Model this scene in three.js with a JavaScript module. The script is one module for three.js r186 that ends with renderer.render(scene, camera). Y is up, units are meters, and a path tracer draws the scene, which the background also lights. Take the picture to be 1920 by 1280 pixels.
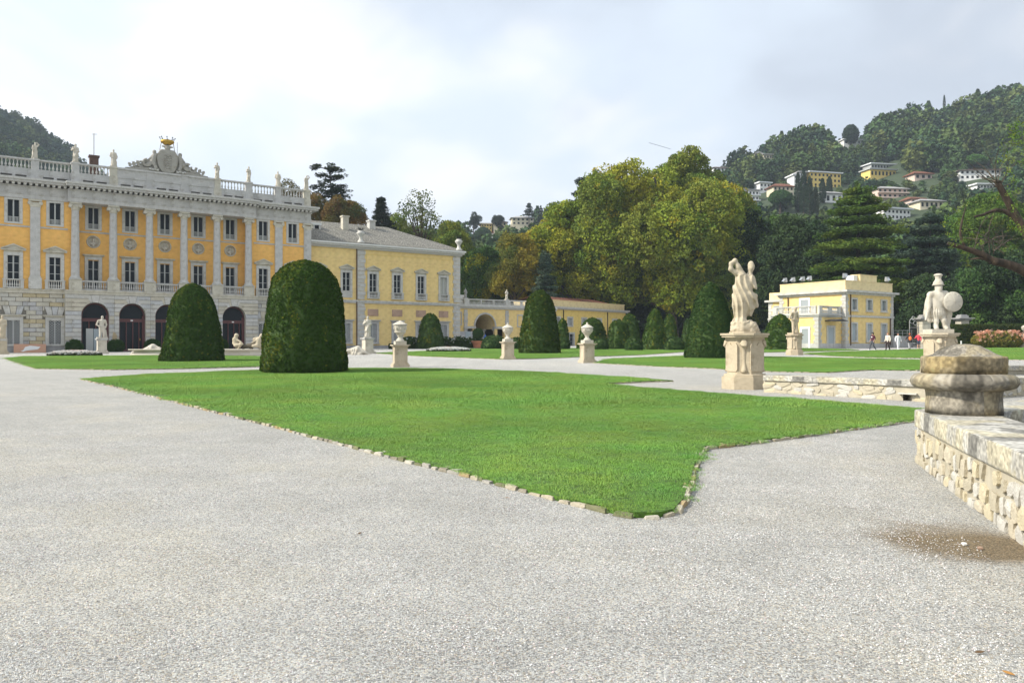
import * as THREE from 'three';
import { mergeGeometries } from 'three/addons/utils/BufferGeometryUtils.js';

// ------------------------------------------------------------------ camera, sky, sun, exposure
const EYE = 1.6, FOC = 1470, CX = 960, CY = 644;            // eye height in metres, focal length in photo pixels
const scene = new THREE.Scene();
const camera = new THREE.PerspectiveCamera(2 * Math.atan(640 / FOC) * 180 / Math.PI, 1024 / 682, 0.1, 3000);
camera.position.set(0, EYE, 0);
camera.rotation.x = Math.atan((CY - 640) / FOC);
scene.add(camera);
const renderer = new THREE.WebGLRenderer({ antialias: true });
renderer.toneMapping = THREE.LinearToneMapping;
renderer.toneMappingExposure = 1.64;
renderer.shadowMap.enabled = true;
const SUN = new THREE.Vector3(-0.80, 0.62, 0.20).normalize();
const sun = new THREE.DirectionalLight(new THREE.Color(1, 0.93, 0.8), 3.5);
sun.position.copy(SUN).multiplyScalar(300);
sun.castShadow = true; sun.shadow.radius = 6; sun.shadow.mapSize.set(4096, 4096);
Object.assign(sun.shadow.camera, { left: -140, right: 140, top: 140, bottom: -140, near: 1, far: 700 });
scene.add(sun, sun.target);

// ------------------------------------------------------------------ noise and random numbers
function rng(seed) { let s = seed >>> 0; return () => { s = (s + 0x6D2B79F5) | 0; let t = Math.imul(s ^ (s >>> 15), 1 | s); t = (t + Math.imul(t ^ (t >>> 7), 61 | t)) ^ t; return ((t ^ (t >>> 14)) >>> 0) / 4294967296; }; }
const R0 = rng(7), rr = (a, b, r = R0) => a + (b - a) * r();
function hash3(x, y, z) { let h = Math.imul(x, 374761393) ^ Math.imul(y, 668265263) ^ Math.imul(z, 2147483647 ^ 0x5bd1e995); h = Math.imul(h ^ (h >>> 13), 1274126177); h ^= h >>> 16; return (h >>> 0) / 4294967296; }
const fade = t => t * t * (3 - 2 * t), mod = (a, n) => ((a % n) + n) % n;
function vnoise(x, y, z = 0, per = 0) {
  const xi = Math.floor(x), yi = Math.floor(y), zi = Math.floor(z), u = fade(x - xi), v = fade(y - yi), w = fade(z - zi);
  const X = i => per ? mod(i, per) : i;
  const c = (i, j, k) => hash3(X(xi + i), X(yi + j), zi + k);
  const L = (a, b, t) => a + (b - a) * t;
  return L(L(L(c(0, 0, 0), c(1, 0, 0), u), L(c(0, 1, 0), c(1, 1, 0), u), v), L(L(c(0, 0, 1), c(1, 0, 1), u), L(c(0, 1, 1), c(1, 1, 1), u), v), w);
}
function fbm(x, y, z = 0, oct = 5, per = 0) {  let s = 0, a = 0.5, n = 0; for (let i = 0; i < oct; i++) { s += a * vnoise(x, y, z + i * 17.3, per); n += a; x *= 2; y *= 2; z *= 2; per *= 2; a *= 0.5; } return s / n; }
const clamp = (x, a = 0, b = 1) => Math.min(b, Math.max(a, x)), mix = (a, b, t) => a + (b - a) * t, sst = (a, b, x) => fade(clamp((x - a) / (b - a)));

// sky: thin bright cloud everywhere, whiter puffs, paler blue gaps, a little brighter towards the veiled sun
{
  const W = 1536, H = 768, data = new Float32Array(W * H * 4);
  for (let j = 0; j < H; j++) for (let i = 0; i < W; i++) {
    const th = ((j + 0.5) / H - 0.5) * Math.PI, ph = ((i + 0.5) / W - 0.5) * 2 * Math.PI;
    const y = Math.sin(th), x = Math.cos(th) * Math.cos(ph), z = Math.cos(th) * Math.sin(ph);
    
    const qx = x + 0.5 * (fbm(x * 2 + 9, y * 4, z * 2, 4) - 0.5), qz = z + 0.5 * (fbm(x * 2, y * 4 + 5, z * 2 + 7, 4) - 0.5), qy = y * 2.1 + 0.5 * (fbm(x * 3 + 2, y * 3, z * 3 + 4, 4) - 0.5);
    const n = fbm(qx * 3.1 + 3.1, qy * 3.1 + 8.2, qz * 3.1 + 1.7, 6), m = fbm(qx * 1.7 + 11, qy * 1.7 + 2, qz * 1.7 + 5.1, 4), s = fbm(qx * 7 + 5, qy * 7, qz * 7 + 9, 5);
    const puff = sst(0.44, 0.66, n * 0.7 + s * 0.3), grey = sst(0.40, 0.62, m * 0.75 + s * 0.25);
    const toSun = Math.pow(clamp((x * SUN.x + y * SUN.y + z * SUN.z) * 0.5 + 0.5), 2);
    let c = [0.69, 0.775, 0.885];
    const g = [0.535, 0.595, 0.69], w = [0.92, 0.935, 0.96];
    for (let k = 0; k < 3; k++) { c[k] = mix(c[k], g[k], grey * 0.9); c[k] = mix(c[k], w[k], puff * mix(0.95, 0.6, grey)); c[k] *= mix(0.80, 1.2, toSun) + 1.3 * Math.pow(toSun, 9); }
    if (y < 0) { const t = sst(0, -0.12, y); c = [mix(c[0], 0.3, t), mix(c[1], 0.31, t), mix(c[2], 0.3, t)]; }
    const o = (j * W + i) * 4; data[o] = c[0] * 0.82; data[o + 1] = c[1] * 0.82; data[o + 2] = c[2] * 0.82; data[o + 3] = 1;
  }
  const t = new THREE.DataTexture(data, W, H, THREE.RGBAFormat, THREE.FloatType);
  t.mapping = THREE.EquirectangularReflectionMapping; t.magFilter = t.minFilter = THREE.LinearFilter; t.needsUpdate = true;
  scene.background = t; scene.environment = t;
}

// ------------------------------------------------------------------ places: x to the right, d = metres ahead of the camera, ground is a gently rising plane
const groundY = (x, d) => 0.0096 * d + 0.003 * x;
const P = (x, y, d) => new THREE.Vector3(x, y, -d);
const at = (px, py, d) => P((px - CX) / FOC * d, EYE + (CY - py) / FOC * d, d);
function onGround(px, py) { const k = (px - CX) / FOC, d = EYE / (0.0096 + 0.003 * k + (py - CY) / FOC); return { x: k * d, d, y: groundY(k * d, d) }; }
const atDepth = (px, d) => { const x = (px - CX) / FOC * d; return { x, d, y: groundY(x, d) }; };

// ------------------------------------------------------------------ textures
function tex(n, fn, { srgb = true, rep = 1 } = {}) {
  const d = new Uint8Array(n * n * 4);
  for (let j = 0; j < n; j++) for (let i = 0; i < n; i++) { const c = fn(i / n, j / n, i, j), o = (j * n + i) * 4; for (let k = 0; k < 3; k++) d[o + k] = clamp(Array.isArray(c) ? c[k] : c) * 255; d[o + 3] = 255; }
  const t = new THREE.DataTexture(d, n, n, THREE.RGBAFormat); t.wrapS = t.wrapT = THREE.RepeatWrapping; t.magFilter = THREE.LinearFilter; t.minFilter = THREE.LinearMipmapLinearFilter; t.generateMipmaps = true;
  if (srgb) t.colorSpace = THREE.SRGBColorSpace; t.repeat.set(rep, rep); t.needsUpdate = true; return t;
}
// gravel: rounded chips of many greys, from a jittered cell pattern
const GN = 1024, gravelH = new Float32Array(GN * GN), gravelC = new Float32Array(GN * GN), gravelW = new Float32Array(GN * GN);
{
  const cells = 190, jx = [], jy = [], jr = [];
  for (let i = 0; i < cells * cells; i++) { jx.push(R0()); jy.push(R0()); jr.push(R0()); }
  for (let j = 0; j < GN; j++) for (let i = 0; i < GN; i++) {
    const x = i / GN * cells, y = j / GN * cells, xi = Math.floor(x), yi = Math.floor(y); let b = 9, b2 = 9, id = 0;
    for (let q = -1; q <= 1; q++) for (let p = -1; p <= 1; p++) { const k = mod(yi + q, cells) * cells + mod(xi + p, cells); const dx = xi + p + jx[k] - x, dy = yi + q + jy[k] - y, dd = dx * dx + dy * dy; if (dd < b) { b2 = b; b = dd; id = k; } else if (dd < b2) b2 = dd; }
    const e = Math.sqrt(b2) - Math.sqrt(b); gravelH[j * GN + i] = clamp(e * 1.6) * (0.5 + 0.5 * jr[id]); gravelC[j * GN + i] = jr[id]; gravelW[j * GN + i] = jx[id];
  }
}
const gravelMap = tex(GN, (u, v, i, j) => { const o = j * GN + i, c = gravelC[o], warm = gravelW[o] > 0.8 ? 0.06 : 0, big = fbm(u * 6, v * 6, 2, 4, 6); const l = 0.50 + 0.40 * Math.pow(c, 0.75) + 0.08 * (big - 0.5) - (gravelH[o] < 0.1 ? 0.18 : 0); return [l + warm, l * 0.992 + warm * 0.45, l * 0.975 - warm * 0.3]; });
const gravelBump = tex(GN, (u, v, i, j) => gravelH[j * GN + i], { srgb: false });
const grassMap = tex(512, (u, v) => { const a = fbm(u * 8, v * 8, 1, 4, 8), b = fbm(u * 64, v * 64, 4, 3, 64); const l = 0.62 + 0.5 * (a - 0.5) + 0.5 * (b - 0.5); return [l * 0.46, l * 0.66, l * 0.23]; });
const stoneMap = tex(512, (u, v) => { const a = fbm(u * 4, v * 4, 3, 6, 4), b = fbm(u * 40, v * 40, 7, 3, 40), c = sst(0.56, 0.72, fbm(u * 7 + 3, v * 7, 21, 4, 7)); const l = 0.93 + 0.16 * (a - 0.5) + 0.10 * (b - 0.5) - 0.07 * c; return [l, l * (0.995 - 0.012 * c), l * (0.985 - 0.035 * c)]; });
const stoneBump = tex(512, (u, v) => fbm(u * 24, v * 24, 5, 5, 24), { srgb: false });
const plasterMap = tex(512, (u, v) => { const a = fbm(u * 5, v * 5, 31, 5, 5), b = sst(0.5, 0.7, fbm(u * 3 + 9, v * 8, 12, 4, 8)); const c = sst(0.6, 0.66, fbm(u * 4 + 1, v * 6, 44, 5, 12)), l = 0.95 + 0.09 * (a - 0.5) - 0.035 * b + 0.012 * c; return [l, l * (1 - 0.012 * b), l * (1 - 0.01 * b + 0.02 * c)]; });
const slateMap = tex(512, (u, v) => { const row = Math.floor(v * 24), x = u * 18 + (row % 2) * 0.5 + hash3(row, 3, 1) * 0.3, id = hash3(Math.floor(x) % 18, row, 5), e = (v * 24) % 1; const l = 0.5 + 0.36 * id + 0.12 * (fbm(u * 30, v * 30, 3, 3, 30) - 0.5) - (e < 0.14 || x % 1 < 0.06 ? 0.24 : 0); return [l, l * 0.985, l * 0.94]; });
const slateBump = tex(512, (u, v) => { const row = Math.floor(v * 24), x = u * 18 + (row % 2) * 0.5 + hash3(row, 3, 1) * 0.3, e = (v * 24) % 1; return clamp((1 - e) * 0.8 + 0.2 * hash3(Math.floor(x) % 18, row, 5) - (x % 1 < 0.06 ? 0.5 : 0)); }, { srgb: false });
const barkMap = tex(256, (u, v) => { const a = fbm(u * 16, v * 4, 3, 5, 16); const l = 0.55 + 0.75 * (a - 0.5); return [l, l * 0.95, l * 0.88]; });
const lichenMap = tex(512, (u, v) => { const a = fbm(u * 5, v * 5, 3, 6, 5), y = sst(0.5, 0.62, fbm(u * 6 + 2, v * 6, 14, 5, 6)), d = sst(0.55, 0.68, fbm(u * 5 + 5, v * 5, 24, 5, 5)), b = fbm(u * 60, v * 60, 9, 2, 60); let l = 0.86 + 0.22 * (a - 0.5) + 0.46 * (b - 0.5); l *= 1 - 0.28 * d; return [l, l * (0.985 - 0.025 * y), l * (0.95 - 0.1 * y)]; });

// ------------------------------------------------------------------ materials (base colours, linear)
const col = (r, g, b) => new THREE.Color().setRGB(r, g, b);
const std = (c, o = {}) => new THREE.MeshStandardMaterial({ color: c, roughness: 0.9, metalness: 0, ...o });
const stone = (r, g, b, o = {}) => std(col(r, g, b), { map: stoneMap, bumpMap: stoneBump, bumpScale: 0.008, roughness: 0.92, ...o });
const M = {
  gravel: std(col(0.96, 0.97, 0.955), { map: gravelMap, bumpMap: gravelBump, bumpScale: 0.012, roughness: 1, vertexColors: true }),
  grassBase: std(col(0.76, 0.82, 0.56), { map: grassMap, roughness: 1 }),
  blade: new THREE.MeshPhysicalMaterial({ color: col(1, 1, 1), roughness: 0.8, specularIntensity: 0.3, side: THREE.DoubleSide }),
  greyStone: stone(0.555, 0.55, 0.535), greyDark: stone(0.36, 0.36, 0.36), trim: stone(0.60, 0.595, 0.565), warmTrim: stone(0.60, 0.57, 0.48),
  ashlar: [stone(0.56, 0.55, 0.50), stone(0.58, 0.55, 0.46), stone(0.55, 0.47, 0.30), stone(0.50, 0.50, 0.50), stone(0.60, 0.57, 0.49)],
  ashlarPale: [stone(0.60, 0.59, 0.55), stone(0.62, 0.61, 0.58), stone(0.60, 0.56, 0.46), stone(0.55, 0.56, 0.57)],
  joint: stone(0.24, 0.225, 0.19),
  marble: stone(0.60, 0.56, 0.475), marbleWarm: stone(0.56, 0.485, 0.36), marbleTan: stone(0.53, 0.45, 0.325), crestStone: stone(0.40, 0.385, 0.345),
  orange: std(col(0.85, 0.485, 0.13), { map: plasterMap }), yellow: std(col(0.84, 0.625, 0.255), { map: plasterMap }), yellowDeep: std(col(0.80, 0.60, 0.19), { map: plasterMap }), cream: std(col(0.82, 0.67, 0.37), { map: plasterMap }),
  pinkPanel: stone(0.50, 0.34, 0.25), slate: std(col(0.52, 0.51, 0.48), { map: slateMap, bumpMap: slateBump, bumpScale: 0.03 }),
  terracotta: std(col(0.46, 0.19, 0.10), { map: stoneMap }), redTile: std(col(0.42, 0.16, 0.09), { map: slateMap, bumpMap: slateBump, bumpScale: 0.03 }), brownRoof: std(col(0.16, 0.12, 0.11)),
  glass: new THREE.MeshPhysicalMaterial({ color: col(0.010, 0.014, 0.018), roughness: 0.3, specularIntensity: 0.35 }), glassPale: std(col(0.30, 0.33, 0.34), { roughness: 0.35 }), curtain: std(col(0.42, 0.42, 0.37)),
  white: std(col(0.74, 0.74, 0.72), { roughness: 0.6 }), frameGrey: std(col(0.42, 0.43, 0.41), { roughness: 0.6 }), shutterGrey: std(col(0.33, 0.38, 0.40), { roughness: 0.7 }),
  iron: std(col(0.03, 0.03, 0.032), { roughness: 0.5 }), grille: std(col(0.42, 0.43, 0.42), { roughness: 0.6 }), brownPipe: std(col(0.075, 0.035, 0.022), { roughness: 0.5 }), doorRed: std(col(0.095, 0.028, 0.026), { roughness: 0.5 }), dark: std(col(0.015, 0.013, 0.012)),
  gold: std(col(0.46, 0.28, 0.04), { roughness: 0.5, metalness: 0.6 }), brick: stone(0.13, 0.08, 0.062), steel: std(col(0.5, 0.52, 0.54), { roughness: 0.35, metalness: 0.7 }),
  bark: std(col(0.16, 0.13, 0.10), { map: barkMap, bumpMap: barkMap, bumpScale: 0.03 }), barkPale: std(col(0.30, 0.28, 0.22), { map: barkMap, bumpMap: barkMap, bumpScale: 0.02 }), barkBrown: std(col(0.13, 0.10, 0.072), { map: barkMap, bumpMap: barkMap, bumpScale: 0.03 }), deadWood: std(col(0.36, 0.33, 0.28), { map: barkMap }),
  leaf: new THREE.MeshPhysicalMaterial({ color: col(1, 1, 1), roughness: 0.9, transmission: 0.2, thickness: 0, specularIntensity: 0.25, side: THREE.DoubleSide }), leafMatte: new THREE.MeshPhysicalMaterial({ color: col(1, 1, 1), roughness: 0.85, specularIntensity: 0.2, side: THREE.DoubleSide }),
  hill: std(col(0.045, 0.07, 0.03), { map: stoneMap, roughness: 1 }), soil: std(col(0.09, 0.065, 0.04), { map: stoneMap, roughness: 1 }), darkBed: std(col(0.10, 0.10, 0.105), { map: gravelMap, bumpMap: gravelBump, bumpScale: 0.01 }),
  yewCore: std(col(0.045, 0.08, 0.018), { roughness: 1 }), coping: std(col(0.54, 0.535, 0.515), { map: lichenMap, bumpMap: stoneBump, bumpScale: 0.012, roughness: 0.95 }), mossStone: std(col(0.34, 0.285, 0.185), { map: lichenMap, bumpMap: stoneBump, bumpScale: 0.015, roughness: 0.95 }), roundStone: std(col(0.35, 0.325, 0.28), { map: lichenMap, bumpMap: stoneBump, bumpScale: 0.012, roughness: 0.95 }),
  mortar: stone(0.50, 0.455, 0.355), rubble: [stone(0.58, 0.52, 0.40), stone(0.56, 0.54, 0.49), stone(0.61, 0.54, 0.38), stone(0.50, 0.45, 0.34), stone(0.62, 0.60, 0.54)],
};

// ------------------------------------------------------------------ geometry helpers: all geometries plain triangles with position, normal, uv in metres
function finish(g, scale = 0.5) {
  if (g.index) g = g.toNonIndexed();
  const p = g.attributes.position, n = g.attributes.normal, uv = new Float32Array(p.count * 2);
  for (let i = 0; i < p.count; i += 3) {
    let ax = 0, ay = 0, az = 0; for (let k = 0; k < 3; k++) { ax += n.getX(i + k); ay += n.getY(i + k); az += n.getZ(i + k); }
    ax = Math.abs(ax); ay = Math.abs(ay); az = Math.abs(az);
    for (let k = 0; k < 3; k++) { const x = p.getX(i + k), y = p.getY(i + k), z = p.getZ(i + k), o = (i + k) * 2; if (ay >= ax && ay >= az) { uv[o] = x * scale; uv[o + 1] = z * scale; } else if (ax >= az) { uv[o] = z * scale; uv[o + 1] = y * scale; } else { uv[o] = x * scale; uv[o + 1] = y * scale; } }
  }
  const r = new THREE.BufferGeometry(); r.setAttribute('position', p); r.setAttribute('normal', n); r.setAttribute('uv', new THREE.BufferAttribute(uv, 2));
  if (g.attributes.color) r.setAttribute('color', g.attributes.color);
  return r;
}
const box = (x0, x1, y0, y1, z0, z1) => { const g = new THREE.BoxGeometry(x1 - x0, y1 - y0, z1 - z0); g.translate((x0 + x1) / 2, (y0 + y1) / 2, (z0 + z1) / 2); return finish(g); };
const cyl = (x, y0, y1, z, r0, r1, seg = 12) => { const g = new THREE.CylinderGeometry(r1, r0, y1 - y0, seg); g.translate(x, (y0 + y1) / 2, z); return finish(g); };
const ball = (x, y, z, rx, ry = rx, rz = rx, a = 10, b = 7) => { const g = new THREE.SphereGeometry(1, a, b); g.scale(rx, ry, rz); g.translate(x, y, z); g.computeVertexNormals(); return finish(g); };
function roundUV(g, R = 0.4) { const uv = g.attributes.uv, p = g.attributes.position; for (let i = 0; i < uv.count; i++) uv.setXY(i, uv.getX(i) * Math.round(6.28 * R * 0.5 * 2) / 2, (p.getY(i) + Math.hypot(p.getX(i), p.getZ(i)) * 0.5) * 0.5); const q = g.index ? g.toNonIndexed() : g, r = new THREE.BufferGeometry(); for (const k of ['position', 'normal', 'uv']) r.setAttribute(k, q.attributes[k]); return r; }
const lathe = (pts, seg = 16) => { const g = new THREE.LatheGeometry(pts.map(q => new THREE.Vector2(q[0], q[1])), seg); return seg <= 8 ? finish(flat(g)) : roundUV(g, Math.max(...pts.map(q => q[0]))); };
function flat(g) { const n = g.toNonIndexed(); n.computeVertexNormals(); return n; }
const extr = (pts, depth, z = 0, holes = []) => { const s = new THREE.Shape(pts.map(q => new THREE.Vector2(q[0], q[1]))); for (const h of holes) s.holes.push(new THREE.Path(h.map(q => new THREE.Vector2(q[0], q[1])))); const g = new THREE.ExtrudeGeometry(s, { depth, bevelEnabled: false }); g.translate(0, 0, z); return finish(g); };
function tube(pts, radii, seg = 7) {                         // tapered limb through points
  const c = new THREE.CatmullRomCurve3(pts), N = Math.max(4, (pts.length - 1) * 4), pos = [], idx = [], fr = c.computeFrenetFrames(N, false);
  for (let i = 0; i <= N; i++) { const t = i / N, p = c.getPoint(t), f = t * (radii.length - 1), k = Math.min(radii.length - 2, Math.floor(f)), r = mix(radii[k], radii[k + 1], f - k); for (let s = 0; s < seg; s++) { const a = s / seg * 6.2832, q = p.clone().addScaledVector(fr.normals[i], Math.cos(a) * r).addScaledVector(fr.binormals[i], Math.sin(a) * r); pos.push(q.x, q.y, q.z); } }
  for (let i = 0; i < N; i++) for (let s = 0; s < seg; s++) { const a = i * seg + s, b = i * seg + (s + 1) % seg, e = a + seg, f = b + seg; idx.push(a, b, e, b, f, e); }
  const last = N * seg; for (let s = 1; s < seg - 1; s++) idx.push(last, last + s, last + s + 1);
  const g = new THREE.BufferGeometry(); g.setAttribute('position', new THREE.Float32BufferAttribute(pos, 3)); g.setIndex(idx); g.computeVertexNormals(); return finish(g);
}
const bar = (a, b, r, seg = 5) => { const d = b.clone().sub(a), g = new THREE.CylinderGeometry(r, r, d.length(), seg); g.applyQuaternion(new THREE.Quaternion().setFromUnitVectors(new THREE.Vector3(0, 1, 0), d.clone().normalize())); g.translate((a.x + b.x) / 2, (a.y + b.y) / 2, (a.z + b.z) / 2); return finish(g); };
const v3 = (x, y, z) => new THREE.Vector3(x, y, z);
const moved = (g, x, y, z, ry = 0, s = 1) => { const q = g.clone(); if (s !== 1) q.scale(s, s, s); if (ry) q.rotateY(ry); q.translate(x, y, z); return q; };
const names = {};
function numbered(n) { const k = names[n] = (names[n] ?? -1) + 1; return k ? `${n}_${String(k).padStart(3, '0')}` : n; }
function shade(o) { o.traverse(q => { if (q.isMesh) { q.castShadow = true; q.receiveShadow = true; } }); return o; }
function part(name, geos, mat, parent) { const list = Array.isArray(geos) ? geos : [geos]; const m = new THREE.Mesh(list.length === 1 ? list[0] : mergeGeometries(list), mat); m.name = name; m.castShadow = m.receiveShadow = true; parent.add(m); return m; }
function thing(name, label, category, pos = [0, 0, 0], turn = 0, group) { const o = new THREE.Group(); o.name = numbered(name); o.position.set(...pos); o.rotation.y = turn; o.userData = { label, category }; if (group) o.userData.group = group; scene.add(o); return o; }
function single(name, geos, mat, label, category, group) { const m = part(numbered(name), geos, mat, scene); m.userData = { label, category }; if (group) m.userData.group = group; return m; }
function structure(name, geos, mat) { const m = part(numbered(name), geos, mat, scene); m.userData.kind = 'structure'; return m; }
function copy(src, label, pos, turn = 0, s = 1) { const c = src.clone(); c.name = numbered(src.name.replace(/_\d{3}$/, '')); c.userData = { ...src.userData, label }; c.position.set(...pos); c.rotation.y = turn; c.scale.setScalar(s); scene.add(c); return c; }
const stuffed = o => { o.userData.kind = 'stuff'; return o; };
function instanced(name, geo, mat, list, parent) {            // list of { p, q|ry, s, c }
  const im = new THREE.InstancedMesh(geo, mat, list.length), m4 = new THREE.Matrix4(), e = new THREE.Euler(), q = new THREE.Quaternion(), s = new THREE.Vector3();
  list.forEach((it, i) => { if (it.q) q.copy(it.q); else q.setFromEuler(e.set(it.rx || 0, it.ry || 0, it.rz || 0)); if (it.s.isVector3) s.copy(it.s); else s.setScalar(it.s); im.setMatrixAt(i, m4.compose(it.p, q, s)); if (it.c) im.setColorAt(i, it.c); });
  im.name = name; im.castShadow = im.receiveShadow = true; im.userData.kind = 'stuff'; parent.add(im); return im;
}
// signed-distance figures meshed with surface nets
function sdfMesh(f, lo, hi, cell) {
  const n = [0, 1, 2].map(i => Math.ceil((hi[i] - lo[i]) / cell) + 1), [nx, ny, nz] = n, S = new Float32Array(nx * ny * nz), id = (i, j, k) => (k * ny + j) * nx + i;
  for (let k = 0; k < nz; k++) for (let j = 0; j < ny; j++) for (let i = 0; i < nx; i++) S[id(i, j, k)] = f(lo[0] + i * cell, lo[1] + j * cell, lo[2] + k * cell);
  const vid = new Int32Array(nx * ny * nz).fill(-1), pos = [], idx = [];
  for (let k = 0; k < nz - 1; k++) for (let j = 0; j < ny - 1; j++) for (let i = 0; i < nx - 1; i++) {
    let m = 0, sx = 0, sy = 0, sz = 0, c = 0; const v = []; for (let q = 0; q < 8; q++) { const s = S[id(i + (q & 1), j + (q >> 1 & 1), k + (q >> 2))]; v.push(s); if (s < 0) m |= 1 << q; }
    if (m === 0 || m === 255) continue;
    for (const [a, b] of [[0, 1], [2, 3], [4, 5], [6, 7], [0, 2], [1, 3], [4, 6], [5, 7], [0, 4], [1, 5], [2, 6], [3, 7]]) if ((v[a] < 0) !== (v[b] < 0)) { const t = v[a] / (v[a] - v[b]); sx += mix(a & 1, b & 1, t); sy += mix(a >> 1 & 1, b >> 1 & 1, t); sz += mix(a >> 2, b >> 2, t); c++; }
    vid[id(i, j, k)] = pos.length / 3; pos.push(lo[0] + (i + sx / c) * cell, lo[1] + (j + sy / c) * cell, lo[2] + (k + sz / c) * cell);
  }
  const quad = (a, b, c, d, fl) => { if (Math.min(a, b, c, d) < 0) return; fl ? idx.push(a, b, c, a, c, d) : idx.push(a, c, b, a, d, c); };
  for (let k = 1; k < nz - 1; k++) for (let j = 1; j < ny - 1; j++) for (let i = 1; i < nx - 1; i++) {
    const s = S[id(i, j, k)] < 0;
    if (s !== (S[id(i + 1, j, k)] < 0)) quad(vid[id(i, j - 1, k - 1)], vid[id(i, j, k - 1)], vid[id(i, j, k)], vid[id(i, j - 1, k)], s);
    if (s !== (S[id(i, j + 1, k)] < 0)) quad(vid[id(i - 1, j, k - 1)], vid[id(i - 1, j, k)], vid[id(i, j, k)], vid[id(i, j, k - 1)], s);
    if (s !== (S[id(i, j, k + 1)] < 0)) quad(vid[id(i - 1, j - 1, k)], vid[id(i, j - 1, k)], vid[id(i, j, k)], vid[id(i - 1, j, k)], s);
  }
  const g = new THREE.BufferGeometry(); g.setAttribute('position', new THREE.Float32BufferAttribute(pos, 3)); g.setIndex(idx); g.computeVertexNormals(); return finish(g);
}
const smin = (a, b, k) => { const h = clamp(0.5 + 0.5 * (b - a) / k); return mix(b, a, h) - k * h * (1 - h); };
function capsules(list, k = 0.06) {                          // [ax,ay,az,ra, bx,by,bz,rb, flattenZ?]
  return (x, y, z) => { let d = 9; for (const c of list) { const zs = c[8] || 1, zz = z / zs, az = c[2] / zs, bz = c[6] / zs, bx = c[4] - c[0], by = c[5] - c[1], bzz = bz - az, px = x - c[0], py = y - c[1], pz = zz - az, t = clamp((px * bx + py * by + pz * bzz) / (bx * bx + by * by + bzz * bzz + 1e-9)); const e = Math.hypot(px - bx * t, py - by * t, pz - bzz * t) - mix(c[3], c[7], t); d = smin(d, e * Math.min(1, zs), k); } return d; };
}

// ================================================================== GROUND, LAWNS, LOW WALLS
const inPoly = (x, d, poly) => { let c = false; for (let i = 0, j = poly.length - 1; i < poly.length; j = i++) { const [xi, di] = poly[i], [xj, dj] = poly[j]; if ((di > d) !== (dj > d) && x < (xj - xi) * (d - di) / (dj - di) + xi) c = !c; } return c; };
{
  const xs = [], ds = [];
  for (let x = 0; x < 10; x += 0.2) xs.push(x, -x - 0.2); for (let x = 10, s = 0.5; x < 420; s *= 1.18, x += s) xs.push(x, -x); xs.sort((a, b) => a - b);
  for (let d = -6; d < 1; d += 1) ds.push(d); for (let d = 1; d < 20; d += 0.2) ds.push(d); for (let d = 20, s = 0.5; d < 420; s *= 1.12, d += s) ds.push(d);
  const pos = [], colr = [], uv = [], idx = [];
  const spot = onGround(1840, 1018), tan = onGround(1480, 960);
  for (const d of ds) for (const x of xs) {
    pos.push(x, groundY(x, d), -d); uv.push(x / 1.7, d / 1.7);
    const n = fbm(x * 0.5 + 40, d * 0.5 + 40, 3, 4), n2 = fbm(x * 1.9 + 7, d * 1.9 + 7, 9, 4), n3 = fbm(x * 4 + 2, d * 4 + 3, 6, 3);
    const e = Math.hypot((x - spot.x) / 0.85, (d - spot.d) / 0.56), mud = sst(1.25, 0.55, e + (n2 - 0.5) * 1.5 + (n3 - 0.5) * 0.9);
    const sand = sst(0.52, 0.70, n * 0.6 + n2 * 0.4) * (d < 26 ? 0.55 : 0.3) + sst(1.6, 0.5, Math.hypot((x - tan.x) / 1.1, (d - tan.d) / 0.45) + (n2 - 0.5)) * 0.35;
    const tr = Math.abs(d - 5.05 - 0.09 * x + 0.25 * (n2 - 0.5)), track = sst(0.16, 0.05, tr) * sst(0.35, 0.6, n2) * (x > -1.5 && x < 0.9 ? 1 : 0); const l = 0.95 + 0.26 * (n - 0.5) + 0.08 * (n2 - 0.5) + 0.07 * track;
    const c = [l, l * mix(1, 0.965, sand), l * mix(1.0, 0.88, sand)], m = [0.42, 0.31, 0.17];
    for (let k = 0; k < 3; k++) colr.push(mix(c[k], m[k], mud * 0.92));
  }
  const nx = xs.length; for (let j = 0; j < ds.length - 1; j++) for (let i = 0; i < nx - 1; i++) { const a = j * nx + i; idx.push(a, a + 1, a + nx, a + 1, a + nx + 1, a + nx); }
  const g = new THREE.BufferGeometry(); g.setAttribute('position', new THREE.Float32BufferAttribute(pos, 3)); g.setAttribute('uv', new THREE.Float32BufferAttribute(uv, 2)); g.setAttribute('color', new THREE.Float32BufferAttribute(colr, 3)); g.setIndex(idx); g.computeVertexNormals();
  structure('gravel_ground', g, M.gravel);
}
const pts = list => list.map(([a, b]) => { const g = onGround(a, b); return [g.x, g.d]; });
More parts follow.
